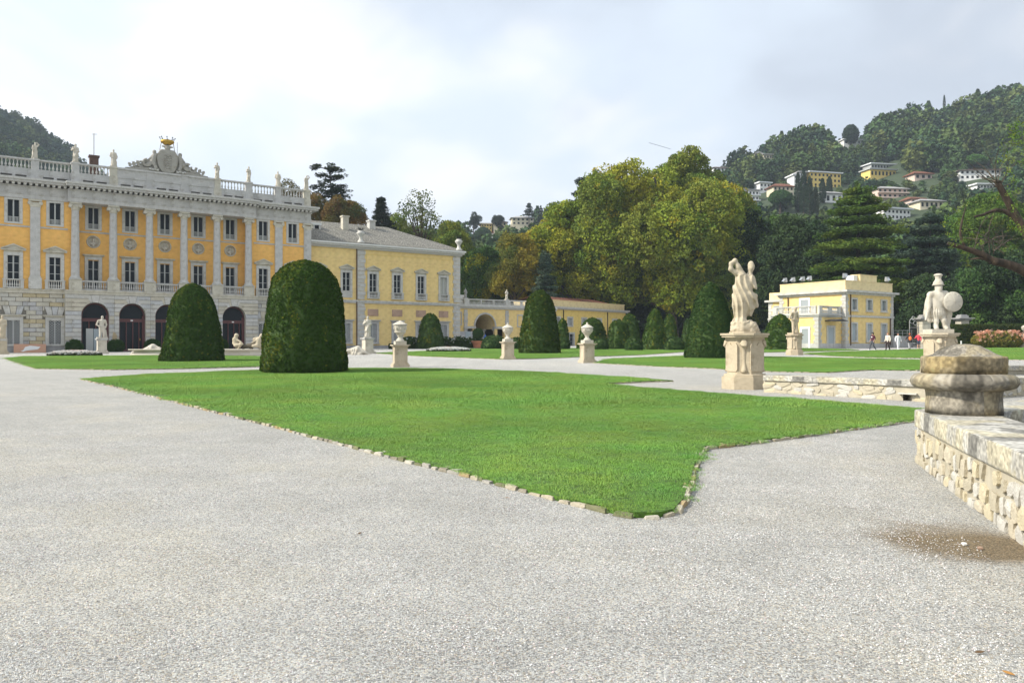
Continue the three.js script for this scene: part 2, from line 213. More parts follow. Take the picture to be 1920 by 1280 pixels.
const LAWNS = {
  near: pts([[154, 712.5], [272, 703.5], [480, 695], [650, 691.5], [820, 692], [1026, 699.5], [1140, 707], [1200, 710.5], [1262, 715.6], [1215, 717], [1128, 721], [1210, 729], [1400, 744], [1600, 759], [1738, 770.5], [1752, 778], [1735, 788], [1600, 806], [1400, 834], [1322, 842.5], [1311, 856], [1300, 885], [1290, 918], [1280, 945], [1262, 965], [1235, 971], [1190, 971], [1145, 962], [1040, 938], [900, 900], [700, 850], [500, 797], [350, 760], [220, 727]]),
  fountain: pts([[8, 672.5], [40, 669], [180, 667.5], [330, 667], [500, 668.5], [560, 672], [620, 679], [600, 684], [490, 688], [340, 692], [210, 694], [66, 692]]),
  middle: pts([[697, 662.5], [800, 658.5], [870, 654.5], [960, 653], [1100, 653], [1300, 654], [1330, 657], [1200, 666], [1111, 669], [1004, 673], [943, 674], [860, 671.2], [780, 668]]),
  statue: pts([[1114, 681], [1140, 673.5], [1290, 667.5], [1360, 667], [1429, 669.2], [1560, 672], [1720, 675.5], [1790, 677], [1800, 692], [1720, 695.5], [1634, 694.5], [1550, 699.4], [1432, 697.3], [1340, 692], [1220, 687]]),
  rear: pts([[1503, 663.5], [1560, 660.5], [1640, 657.5], [1760, 654], [1900, 651], [2040, 648.5], [2050, 677], [1900, 675], [1760, 672.5], [1640, 671], [1560, 668.2]]),
  pavilion: pts([[1350, 651.5], [1420, 651], [1500, 652.8], [1600, 655.5], [1612, 656.5], [1520, 659.6], [1480, 660.2], [1430, 661.2], [1360, 659]]),
};
const LAWN_LABEL = { near: 'large', };
function extrudeFlat(poly, lift, thick, bevel = 0) {          // a sheet that follows the ground
  const s = new THREE.Shape(poly.map(q => new THREE.Vector2(q[0], q[1]))), g = new THREE.ExtrudeGeometry(s, { depth: thick, bevelEnabled: false }), p = g.attributes.position;
  for (let i = 0; i < p.count; i++) { const x = p.getX(i), d = p.getY(i), z = p.getZ(i); p.setXYZ(i, x, groundY(x, d) + lift + z, -d); }
  const q = g.index ? g.toNonIndexed() : g; q.computeVertexNormals(); return finish(q);
}
function prism(poly, y0, y1, bevel = 0) {                     // a level-topped block on a plan of (x, d) points
  const s = new THREE.Shape(poly.map(q => new THREE.Vector2(q[0], -q[1])));
  const g = new THREE.ExtrudeGeometry(s, { depth: y1 - y0 - 2 * bevel, bevelEnabled: bevel > 0, bevelSize: bevel, bevelThickness: bevel, bevelOffset: -bevel, bevelSegments: 2 });
  g.rotateX(-Math.PI / 2); const p = g.attributes.position; for (let i = 0; i < p.count; i++) p.setZ(i, p.getZ(i)); g.scale(1, 1, -1); 
  // after rotateX(-90) shape y (=-d) goes to -z ; scaled back so that z = -d
  g.translate(0, y0 + bevel, 0);
  const q = g.index ? g.toNonIndexed() : g, a = q.attributes.position; for (let i = 0; i < a.count; i += 3) { const x = a.getX(i + 1), y = a.getY(i + 1), z = a.getZ(i + 1); a.setXYZ(i + 1, a.getX(i + 2), a.getY(i + 2), a.getZ(i + 2)); a.setXYZ(i + 2, x, y, z); }
  q.computeVertexNormals(); return finish(q);
}
// stones: a few rough, slightly rounded blocks shared by all edgings and walls
const roughStones = Array.from({ length: 7 }, (_, k) => {
  const r = rng(50 + k), g = new THREE.BoxGeometry(1, 1, 1, 2, 2, 1), p = g.attributes.position;
  const jit = {}; for (let i = 0; i < p.count; i++) { let x = p.getX(i), y = p.getY(i), z = p.getZ(i); const key = [x, y, z].map(v => v.toFixed(2)).join(), e = (Math.abs(x) > 0.4) + (Math.abs(y) > 0.4) + (Math.abs(z) > 0.4); const s = e >= 3 ? 0.82 : e === 2 ? 0.94 : 1; jit[key] ??= [rr(-0.07, 0.07, r), rr(-0.08, 0.08, r), rr(-0.06, 0.06, r)]; p.setXYZ(i, x * s + jit[key][0], y * s + jit[key][1], z * s + jit[key][2]); }
  const q = g.toNonIndexed(); q.computeVertexNormals(); return finish(q);
});
function rough(name, mat, parent, p, size, ry, r = R0) { const m = new THREE.Mesh(roughStones[Math.floor(r() * 7)], mat); m.name = name; m.position.copy(p); m.scale.set(...size); m.rotation.set(rr(-0.06, 0.06, r), ry + rr(-0.08, 0.08, r), rr(-0.07, 0.07, r)); m.castShadow = m.receiveShadow = true; parent.add(m); return m; }
const edgingMats = [stone(0.48, 0.43, 0.33), stone(0.40, 0.38, 0.34), M.rubble[3], stone(0.52, 0.49, 0.41), stone(0.42, 0.32, 0.17), stone(0.30, 0.27, 0.21), stone(0.2, 0.2, 0.11)];
const lawnMesh = {};
for (const [key, poly] of Object.entries(LAWNS)) {
  const m = structure('lawn', extrudeFlat(poly, 0.004, 0.05), M.grassBase); lawnMesh[key] = m;
  const r = rng(key.length * 31 + 5), far = [], n = poly.length; let made = 0;
  for (let i = 0; i < n; i++) {
    const [ax, ad] = poly[i], [bx, bd] = poly[(i + 1) % n], L = Math.hypot(bx - ax, bd - ad), ry = Math.atan2(bd - ad, bx - ax), nearEdge = key === 'near' && (i >= 14);
    const size = key !== 'near' ? 0.3 : 0.18;
    for (let t = 0; t < L;) {
      const corner = nearEdge && ad < 8 && bd < 8, len = (corner ? 1.25 : 1) * size * rr(0.55, 1.3, r), c = (t + len / 2) / L; t += len + rr(0.005, 0.035, r); if (c > 1.02) break;
      const x = mix(ax, bx, c) + rr(-0.015, 0.015, r), d = mix(ad, bd, c) + rr(-0.015, 0.015, r);
      const h = rr(0.05, 0.08, r), p = P(x, groundY(x, d) + h * 0.5 - 0.026, d), mat = edgingMats[Math.floor(r() * edgingMats.length)];
      if (nearEdge && made < 290) { rough('edging_stone', mat, m, p, [len * 1.05, h * 1.15, rr(0.07, 0.11, r)], ry, r); made++; }
      else { const q = roughStones[Math.floor(r() * 7)].clone(); q.scale(len, h, 0.1); q.rotateY(ry); q.translate(p.x, p.y, p.z); far.push(q); }
    }
  }
  if (far.length) stuffed(part('edging_stones', far, stone(0.42, 0.38, 0.28), m));
}
// grass: small tufts of blades on the lawns, thinning to bigger tufts far off
function tuft(w, n, h, seed) {
  const r = rng(seed), pos = [], colr = [], nor = [];
  for (let i = 0; i < n; i++) {
    const x = rr(-w / 2, w / 2, r), z = rr(-w / 2, w / 2, r), a = r() * 6.283, hh = h * rr(0.55, 1.15, r), bw = h * rr(0.045, 0.075, r), lx = Math.cos(a) * hh * rr(0.2, 0.75, r), lz = Math.sin(a) * hh * rr(0.2, 0.75, r), c = Math.cos(a + 1.57) * bw, s = Math.sin(a + 1.57) * bw;
    const k = rr(0.86, 1.13, r), yel = r() < 0.12 ? 1 : 0, cc = [(0.190 + 0.08 * yel) * k, (0.350 + 0.02 * yel) * k, 0.074 * k];
    pos.push(x - c, 0, z - s, x + c, 0, z + s, x + lx, hh, z + lz); for (let q = 0; q < 3; q++) { colr.push(...cc); nor.push(Math.cos(a) * -0.25, 0.94, Math.sin(a) * -0.25); }
  }
  const g = new THREE.BufferGeometry(); g.setAttribute('position', new THREE.Float32BufferAttribute(pos, 3)); g.setAttribute('normal', new THREE.Float32BufferAttribute(nor, 3)); g.setAttribute('uv', new THREE.Float32BufferAttribute(new Float32Array(pos.length / 3 * 2), 2)); g.setAttribute('color', new THREE.Float32BufferAttribute(colr, 3)); return g;
}
M.blade.vertexColors = true;
{
  const kinds = [[0.24, 320, 0.022, 17], [0.24, 320, 0.025, 18], [0.6, 620, 0.036, 19], [1.0, 520, 0.05, 20]].map(a => tuft(...a));
  for (const [key, poly] of Object.entries(LAWNS)) {
    const xs = poly.map(q => q[0]), ds = poly.map(q => q[1]), x0 = Math.min(...xs), x1 = Math.max(...xs), d0 = Math.min(...ds), d1 = Math.max(...ds), lists = [[], [], [], []], r = rng(91);
    const put = (k, step, lo, hi) => { for (let d = Math.max(d0, lo); d < Math.min(d1, hi); d += step) for (let x = x0; x < x1; x += step) { const X = x + rr(-0.4, 0.4, r) * step, D = d + rr(-0.4, 0.4, r) * step; if (D < lo || D > hi || !inPoly(X, D, poly)) continue; if (k > 1 && !(inPoly(X + step * 0.4, D, poly) && inPoly(X - step * 0.4, D, poly) && inPoly(X, D + step * 0.4, poly) && inPoly(X, D - step * 0.4, poly))) continue; const t = 0.66 + 0.62 * fbm(X * 0.45, D * 0.45, 2, 5), y = 0.7 + 0.62 * fbm(X * 1.3 + 9, D * 1.3, 6, 4); if (k === 0 && !inPoly(X + 0.12, D - 0.1, poly) && r() < 0.5) { lists[0].push({ p: P(X + rr(0, 0.07, r), groundY(X, D) + 0.035, D - rr(0, 0.06, r)), ry: r() * 6.283, s: rr(1.0, 1.7, r), c: new THREE.Color().setRGB(t, t, t) }); } lists[k === 0 ? Math.floor(r() * 2) : k].push({ p: P(X, groundY(X, D) + 0.05, D), ry: r() * 6.283, s: rr(0.8, 1.2, r), c: new THREE.Color().setRGB(t * y, t, t * mix(0.8, 1.2, r())) }); } };
    put(0, 0.15, 0, 17); put(2, 0.34, 17, 42); put(3, 0.6, 42, 110);
    lists.forEach((l, k) => { if (l.length) { const im = instanced('grass', kinds[k], M.blade, l, scene); im.name = numbered('grass'); im.userData = { kind: 'stuff', label: `short mown grass blades of the ${({ near: 'large foreground lawn', fountain: 'lawn before the fountain', middle: 'lawn with the domed topiaries', statue: 'lawn strip behind the tall draped statue', rear: 'lawn strip by the walkers', pavilion: 'lawn beside the small pavilion' })[key]}`, category: 'grass' }; } });
  }
}
// loose chips on the gravel near the camera
{
  const chips = [0, 1, 2].map(k => { const r = rng(300 + k), gs = []; for (let i = 0; i < 190; i++) { const g = new THREE.OctahedronGeometry(1, 0), s = rr(0.0025, 0.006, r); g.scale(s * rr(0.8, 1.5, r), s * rr(0.5, 0.85, r), s); g.rotateY(r() * 6.28); g.rotateX(rr(-0.5, 0.5, r)); g.translate(rr(-0.3, 0.3, r), s * 0.25, rr(-0.3, 0.3, r)); const l = rr(0.28, 0.82, r), w = r() < 0.16 ? 0.82 : 0.97; const n = g.attributes.position.count, c = new Float32Array(n * 3); for (let q = 0; q < n; q++) { c[q * 3] = l; c[q * 3 + 1] = l * (w + 0.02); c[q * 3 + 2] = l * w; } g.setAttribute('color', new THREE.BufferAttribute(c, 3)); gs.push(finish(g)); } return mergeGeometries(gs); });
  const lists = [[], [], []], r = rng(77), mat = std(col(1, 1, 1), { vertexColors: true, roughness: 0.95 });
  for (let d = 2.9; d < 13; d += 0.36) for (let x = -0.72 * d - 0.6; x < 0.72 * d + 0.6; x += 0.36) { const X = x + rr(-0.15, 0.15, r), D = d + rr(-0.15, 0.15, r); if (inPoly(X, D, LAWNS.near) || r() < (d - 5) / 12) continue; if (X > 3.5 + (D - 6.2) * 0.326) continue; const q = new THREE.Quaternion().setFromAxisAngle(v3(0, 1, 0), r() * 6.283); lists[Math.floor(r() * 3)].push({ p: P(X, groundY(X, D), D), q, s: rr(0.85, 1.15, r) }); }
  lists.forEach((l, k) => { const im = instanced('gravel_chips', chips[k], mat, l, scene); im.name = numbered('gravel_chips'); im.userData = { kind: 'stuff', label: 'loose grey stone chips lying on the foreground gravel', category: 'gravel', group: 'loose gravel chips' }; });
}
// a few dry leaves and twigs on the gravel and lawn
[[940, 742, 'curled brown leaf on the middle of the large lawn'], [674, 1002, 'small dark twig on the foreground gravel'], [952, 935, 'yellow leaf lying beside the front lawn edging'], [1372, 857, 'small brown leaf on gravel near the lawn notch'], [1890, 1265, 'brown leaf at the bottom right of the gravel'], [1836, 1226, 'tiny dark leaf on gravel below the mud patch'], [1808, 1022, 'white pebble lying on the brown mud patch'], [1838, 1030, 'pinkish pebble lying on the brown mud patch']].forEach(([a, b, label], i) => {
  const g = onGround(a, b), lawn = i === 0 ? 0.1 : 0.012, q = label.includes('pebble');
  const s = new THREE.Shape(); s.moveTo(-0.06, 0); s.quadraticCurveTo(0, 0.045, 0.07, 0); s.quadraticCurveTo(0, -0.04, -0.06, 0);
  let geo = q ? roughStones[i % 7].clone().scale(0.04, 0.02, 0.03) : finish(new THREE.ExtrudeGeometry(s, { depth: 0.004, bevelEnabled: false }).rotateX(-1.45)); if (!q) geo.scale(0.45, 0.6, 0.45); geo.rotateY(i * 1.3); geo.translate(g.x, g.y + lawn, -g.d);
  single(q ? 'pebble' : label.includes('twig') ? 'twig' : 'fallen_leaf', geo, q ? (i === 6 ? M.white : M.pinkPanel) : std(i % 2 ? col(0.12, 0.07, 0.03) : col(0.34, 0.17, 0.04)), label, q ? 'pebble' : label.includes('twig') ? 'twig' : 'leaf');
});
// ---- the near parapet wall on the right, with its coping and round corner stone
function rubbleFace(parent, a, b, y0, y1, out, rowH, lenLo, lenHi, seed) {   // irregular stones set in the face of a wall from a to b ([x, d]); out = outward push
  const r = rng(seed), L = Math.hypot(b[0] - a[0], b[1] - a[1]), ry = Math.atan2(b[1] - a[1], b[0] - a[0]), nx = Math.sin(ry), nd = -Math.cos(ry);
  for (let y = y0; y < y1 - 0.03;) { let h = rowH * rr(0.6, 1.35, r); if (y + h > y1 - 0.05) h = y1 - y; for (let t = -rr(0, lenLo, r); t < L;) { const len = rr(lenLo, lenHi, r), c = (t + len / 2) / L; t += len * 0.97; if (c < 0 || c > 1 || (seed === 501 && c > 0.82 && c < 0.94)) continue; const x = mix(a[0], b[0], c) + nx * out, d = mix(a[1], b[1], c) + nd * out; if (r() < 0.07) continue; const hh = h * rr(0.78, 1.12, r); rough('rubble_stone', M.rubble[Math.floor(r() * 5)], parent, P(x, y + h / 2 + rr(-0.03, 0.03, r), d), [len * rr(0.62, 1.0, r), hh * rr(0.8, 1.1, r), rr(0.07, 0.1, r)], ry, r).rotation.z += rr(-0.3, 0.3, r); } y += h * 0.97; }
}
{
  const t = thing('parapet_wall', 'low rubble wall with thick pale coping at the right foreground edge', 'wall', [0, 0, 0]);
  const outer = [[2.72, 2.4], [3.28, 4.1], [3.98, 6.2], [4.36, 7.5], [4.92, 9.25], [5.1, 9.85], [7.4, 11.4], [9.4, 12.7]], inner = [[9.7, 12.2], [7.7, 10.75], [6.0, 9.6], [5.6, 8.95], [5.0, 7.0], [4.62, 5.9], [3.95, 3.9], [3.4, 2.3]];
  part('core', prism([...outer, ...inner], -0.15, 0.55), M.mortar, t);
  for (let i = 0; i < 6; i++) rubbleFace(t, outer[i], outer[i + 1], groundY(outer[i][0], outer[i][1]) - 0.02, 0.53, 0.008, 0.16, 0.09, 0.32, 400 + i);
  const grow = (q, k) => [q[0] - k, q[1] + k * 0.25];
  const o2 = outer.map(q => grow(q, 0.035)), cut = [[0, 2], [2, 4], [4, 6], [6, 7]];
  for (const [i, j] of cut) { const oseg = o2.slice(i, j + 1), iseg = inner.slice(7 - j, 8 - i); part('coping_slab', prism([...oseg, ...iseg], 0.553, 0.775, 0.022), M.coping, t); }
  single('planting_bed', prism([[3.6, 2.6], [4.15, 4.0], [4.8, 6.0], [5.2, 7.1], [5.75, 8.95], [6.1, 9.5], [7.75, 10.6], [9.7, 12.0], [11, 8], [9, 3]], 0.2, 0.63), M.darkBed, 'dark grey gravel bed behind the near parapet coping', 'gravel bed');
  const c = [5.36, 9.3];
  const b = thing('round_stone', 'weathered round stone bollard with thick ring on the near wall corner', 'bollard', [c[0], 0.775, -c[1]]);
  const bump = (g, a, f) => { const p = g.attributes.position; for (let i = 0; i < p.count; i++) { const x = p.getX(i), y = p.getY(i), z = p.getZ(i), n = (fbm(x * f + 5, y * f + 5, z * f + 5, 3) - 0.5) * a, l = Math.hypot(x, z) || 1; p.setXYZ(i, x + x / l * n, y + n * 0.5, z + z / l * n); } const q = mergeV(g); return q; };
  function mergeV(g) { const q = g.clone(); q.deleteAttribute('uv'); g.computeVertexNormals(); const n = g.attributes.normal, c = 41, rows = n.count / c; for (let j = 0; j < g.parameters.points.length; j++) { const k = g.parameters.points.length, a = j, b = (n.count - k) + j; const x = n.getX(a) + n.getX(b), y = n.getY(a) + n.getY(b), z = n.getZ(a) + n.getZ(b), l = Math.hypot(x, y, z) || 1; n.setXYZ(a, x / l, y / l, z / l); n.setXYZ(b, x / l, y / l, z / l); } return g.parameters.points[0].x > 0.4 && g.parameters.points.length === 6 && g.parameters.points[5].y > 0.8 ? finish(g, 0.9) : roundUV(g, 0.5); }
  const L = (pp, a = 0.016, f = 6) => bump(new THREE.LatheGeometry(pp.map(q => new THREE.Vector2(q[0], q[1])), 40), a, f);
  part('base_drum', L([[0.001, -0.003], [0.41, -0.003], [0.405, 0.1], [0.40, 0.2], [0.41, 0.31]]), M.roundStone, b);
  part('ring', L([[0.3, 0.285], [0.46, 0.285], [0.535, 0.31], [0.57, 0.365], [0.56, 0.42], [0.52, 0.462], [0.45, 0.475], [0.3, 0.478]]), M.roundStone, b);
  part('cap_drum', L([[0.3, 0.46], [0.45, 0.47], [0.455, 0.56], [0.455, 0.65], [0.445, 0.672], [0.3, 0.69]]), M.mossStone, b);
  part('cap_dome', L([[0.43, 0.665], [0.33, 0.70], [0.26, 0.755], [0.17, 0.80], [0.08, 0.818], [0.001, 0.82]], 0.05, 5), M.roundStone, b);
}
// ---- the farther low wall with a drain hole, and another behind it
{
  const t = thing('low_wall', 'low rubble wall with drain hole behind the large lawn', 'wall');
  const A = [7.1, 22.1], B = [9.95, 18.6], C = [15.2, 21.4], iA = [7.55, 22.5], iB = [10.05, 19.25], iC = [14.9, 21.85];
  const hole = at(1711, 746, 18.95);
  const mid = (p, q, c) => [mix(p[0], q[0], c), mix(p[1], q[1], c)], a1 = 0.855, a2 = 0.905, h1 = mid(A, B, a1), h2 = mid(A, B, a2), g1 = mid(iA, iB, a1), g2 = mid(iA, iB, a2), f1 = mid(h1, g1, 0.8), f2 = mid(h2, g2, 0.8);
  part('core', [prism([A, h1, g1, iA], 0, 0.56), prism([h2, B, C, iC, iB, g2], 0, 0.56), prism([h1, h2, g2, g1], 0.375, 0.56), prism([f1, f2, g2, g1], 0, 0.374)], M.mortar, t);
  rubbleFace(t, A, B, 0.17, 0.55, -0.022, 0.12, 0.14, 0.5, 501); rubbleFace(t, B, C, 0.17, 0.55, -0.022, 0.12, 0.14, 0.5, 502);
  const m2 = (p, q, c) => [mix(p[0], q[0], c), mix(p[1], q[1], c)], off = q => [q[0] - 0.035, q[1] - 0.05];
  for (let i = 0; i < 3; i++) part('coping_slab', prism([off(m2(A, B, i / 3)), off(m2(A, B, (i + 0.996) / 3)), m2(iA, iB, (i + 0.996) / 3), m2(iA, iB, i / 3)], 0.563, 0.715, 0.012), M.coping, t);
  for (let i = 0; i < 3; i++) part('coping_slab', prism([off(m2(B, C, (i + 0.004) / 3)), off(m2(B, C, (i + 1) / 3)), m2(iB, iC, (i + 1) / 3), m2(iB, iC, (i + 0.004) / 3)], 0.563, 0.715, 0.012), M.coping, t);
  const q = m2(A, B, 0.88);
  part('drain_lintel', prism([[q[0] - 0.22, q[1] + 0.05], [q[0] + 0.06, q[1] - 0.28], [q[0] + 0.2, q[1] - 0.1], [q[0] - 0.1, q[1] + 0.2]], 0.375, 0.405), M.rubble[4], t);
  const u = thing('low_wall', 'grey stone kerb wall with flat coping behind the round bollard', 'wall');
  part('core', prism([[16.6, 30.6], [25, 32.2], [25, 32.7], [16.6, 31.1]], 0, 0.52), M.mortar, u);
  part('coping_slab', prism([[16.5, 30.5], [25, 32.1], [25, 32.8], [16.5, 31.2]], 0.523, 0.72, 0.015), M.coping, u);
}

// ================================================================== THE PALACE (local x along the front, y up, z towards the garden)
const AL = Math.atan(1470 / 2140), FX = (100 - CX) / FOC * 84, FD = 84, CA = Math.cos(AL), SA = Math.sin(AL);
const facade = (u, w, y = 0) => [FX + CA * u + SA * w, y, -(FD + SA * u - CA * w)];
const baluster = (() => lathe([[0.001, 0], [0.085, 0], [0.085, 0.06], [0.05, 0.1], [0.1, 0.26], [0.085, 0.4], [0.04, 0.62], [0.05, 0.8], [0.085, 0.9], [0.085, 1], [0.001, 1]], 7))();
const balusters = (x0, x1, y0, y1, z, step = 0.27, s = 1) => { const n = Math.max(1, Math.round((x1 - x0) / step)), out = []; for (let i = 0; i < n; i++) { const g = baluster.clone(); g.scale(s, y1 - y0, s); g.translate(x0 + (i + 0.5) * (x1 - x0) / n, y0, z); out.push(g); } return out; };
function latticeBars(u, v0, v1, w, gw, step = 0.2, t = 0.05) {
  const out = [], H = v1 - v0, W = gw;
  for (let c = -H; c < W; c += step) for (const sgn of [1, -1]) { // line y = x - c, clipped to the opening
    const x0 = Math.max(0, c), x1 = Math.min(W, c + H); if (x1 - x0 < 0.05) continue; const ax = sgn > 0 ? x0 : W - x0, bx = sgn > 0 ? x1 : W - x1;
    const g = new THREE.BoxGeometry(Math.hypot(x1 - x0, x1 - x0), t, 0.02); g.rotateZ(sgn * Math.PI / 4); g.translate(u - W / 2 + (ax + bx) / 2, v0 + (x0 + x1) / 2 - c, w + sgn * 0.012); out.push(finish(g));
  }
  return out;
}
// a window: surround mesh with pane, bars and trimmings as its pieces
function makeWindow(parent, o) {
  const { u, w, gw, g0, g1, sw = gw / 2 + 0.3, s0 = g0 - 0.15, s1 = g1 + 0.25, out = 0.1, deep = 0.22 } = o, h = gw / 2;
  const geos = [box(u - sw, u - h, s0, s1, w - deep, w + out), box(u + h, u + sw, s0, s1, w - deep, w + out), box(u - h, u + h, g1, s1, w - deep, w + out)];
  if (g0 > s0) geos.push(box(u - h, u + h, s0, g0, w - deep, w + out));
  const win = part('window', geos, o.trim || M.trim, parent);
  if (o.blind) { part('pane', box(u - h, u + h, g0, g1, w - 0.14, w - 0.08), o.pane || M.shutterGrey, win); }
  else part('pane', box(u - h, u + h, o.bal ? o.bal.y0 + 0.1 : g0, g1, w - deep + 0.02, w - deep + 0.05), o.pane || M.glass, win);
  const z0 = w - deep + 0.06, z1 = z0 + 0.07;
  if (!o.blind && !o.lattice) { const bars = [box(u - 0.065, u + 0.065, g0, g1, z0, z1), box(u - h, u - h + 0.06, g0, g1, z0, z1), box(u + h - 0.06, u + h, g0, g1, z0, z1)]; const n = o.rows ?? 3; for (let i = 1; i < n; i++) { const y = mix(g0, g1, i / n * 0.86 + (i === n - 1 ? 0.1 : 0)); bars.push(box(u - h, u + h, y - 0.022, y + 0.022, z0 + 0.005, z1 - 0.01)); } part('glazing_bars', bars, o.bar || M.frameGrey, win); }
  if (o.lattice) { part('grille', latticeBars(u, g0, g1, w - 0.07, gw, o.lattice), M.grille, win); part('mullion', box(u - 0.05, u + 0.05, g0, g1, z0, z1), M.frameGrey, win); }
  if (o.pediment) { const b = o.pediment, y = s1 + (b.gap ?? 0.1), W = b.w / 2; part('pediment', [extr([[u - W, y], [u + W, y], [u + W, y + 0.14], [u, y + b.h + 0.04], [u - W, y + 0.14]], 0.16, w), box(u - W - 0.06, u + W + 0.06, y - 0.02, y + 0.09, w, w + 0.3), (() => { const g = new THREE.BoxGeometry(Math.hypot(W + 0.1, b.h - 0.05), 0.11, 0.32); g.rotateZ(Math.atan2(b.h - 0.05, W + 0.1)); g.translate(u - W / 2 - 0.03, y + b.h / 2 + 0.1, w + 0.16); return finish(g); })(), (() => { const g = new THREE.BoxGeometry(Math.hypot(W + 0.1, b.h - 0.05), 0.11, 0.318); g.rotateZ(-Math.atan2(b.h - 0.05, W + 0.1)); g.translate(u + W / 2 + 0.03, y + b.h / 2 + 0.1, w + 0.159); return finish(g); })(), box(u - sw + 0.02, u + sw - 0.02, s1 + 0.001, y - 0.02, w, w + 0.08)], M.warmTrim, win); }
  if (o.hood) part('hood', [box(u - o.hood / 2, u + o.hood / 2, s1 + 0.14, s1 + 0.24, w, w + 0.34), box(u - o.hood / 2 + 0.08, u + o.hood / 2 - 0.08, s1 + 0.05, s1 + 0.139, w, w + 0.24), box(u - sw, u + sw, s1 + 0.001, s1 + 0.049, w, w + 0.12)], o.hoodMat || M.warmTrim, win);
  if (o.bal) { const W = o.bal.w / 2, b0 = o.bal.y0, b1 = o.bal.y1, z = w + 0.14, op = gw / 2 + 0.06; const b = part('balustrade', [box(u - W - 0.05, u + W + 0.05, b1 - 0.1, b1, w - 0.03, w + 0.32), box(u - W, u - op, b0, b1 - 0.1, w, w + 0.28), box(u + op, u + W, b0, b1 - 0.1, w, w + 0.28), box(u - op, u + op, b0, b0 + 0.13, w, w + 0.28)], M.trim, win); stuffed(part('balusters', balusters(u - op, u + op, b0 + 0.13, b1 - 0.1, w + 0.17, 0.19, 0.8), M.trim, win));  }
  if (o.rail) part('railing', [box(u - h, u + h, g0 + o.rail - 0.04, g0 + o.rail, w - 0.1, w - 0.06), ...Array.from({ length: 9 }, (_, i) => box(u - h + (i + 0.5) * gw / 9 - 0.028, u - h + (i + 0.5) * gw / 9 + 0.028, g0, g0 + o.rail - 0.04, w - 0.095, w - 0.065))], M.frameGrey, win);
  if (o.sill) part('sill', box(u - sw - 0.08, u + sw + 0.08, s0 - 0.1, s0 - 0.001, w - 0.05, w + 0.2), o.trim || M.trim, win);
  if (o.apron) part('apron', box(u - sw, u + sw, o.apron, s0 - 0.102, w, w + 0.1), M.trim, win);
  return win;
}
const rect = (x0, x1, y0, y1) => [[x0, y0], [x1, y0], [x1, y1], [x0, y1]];
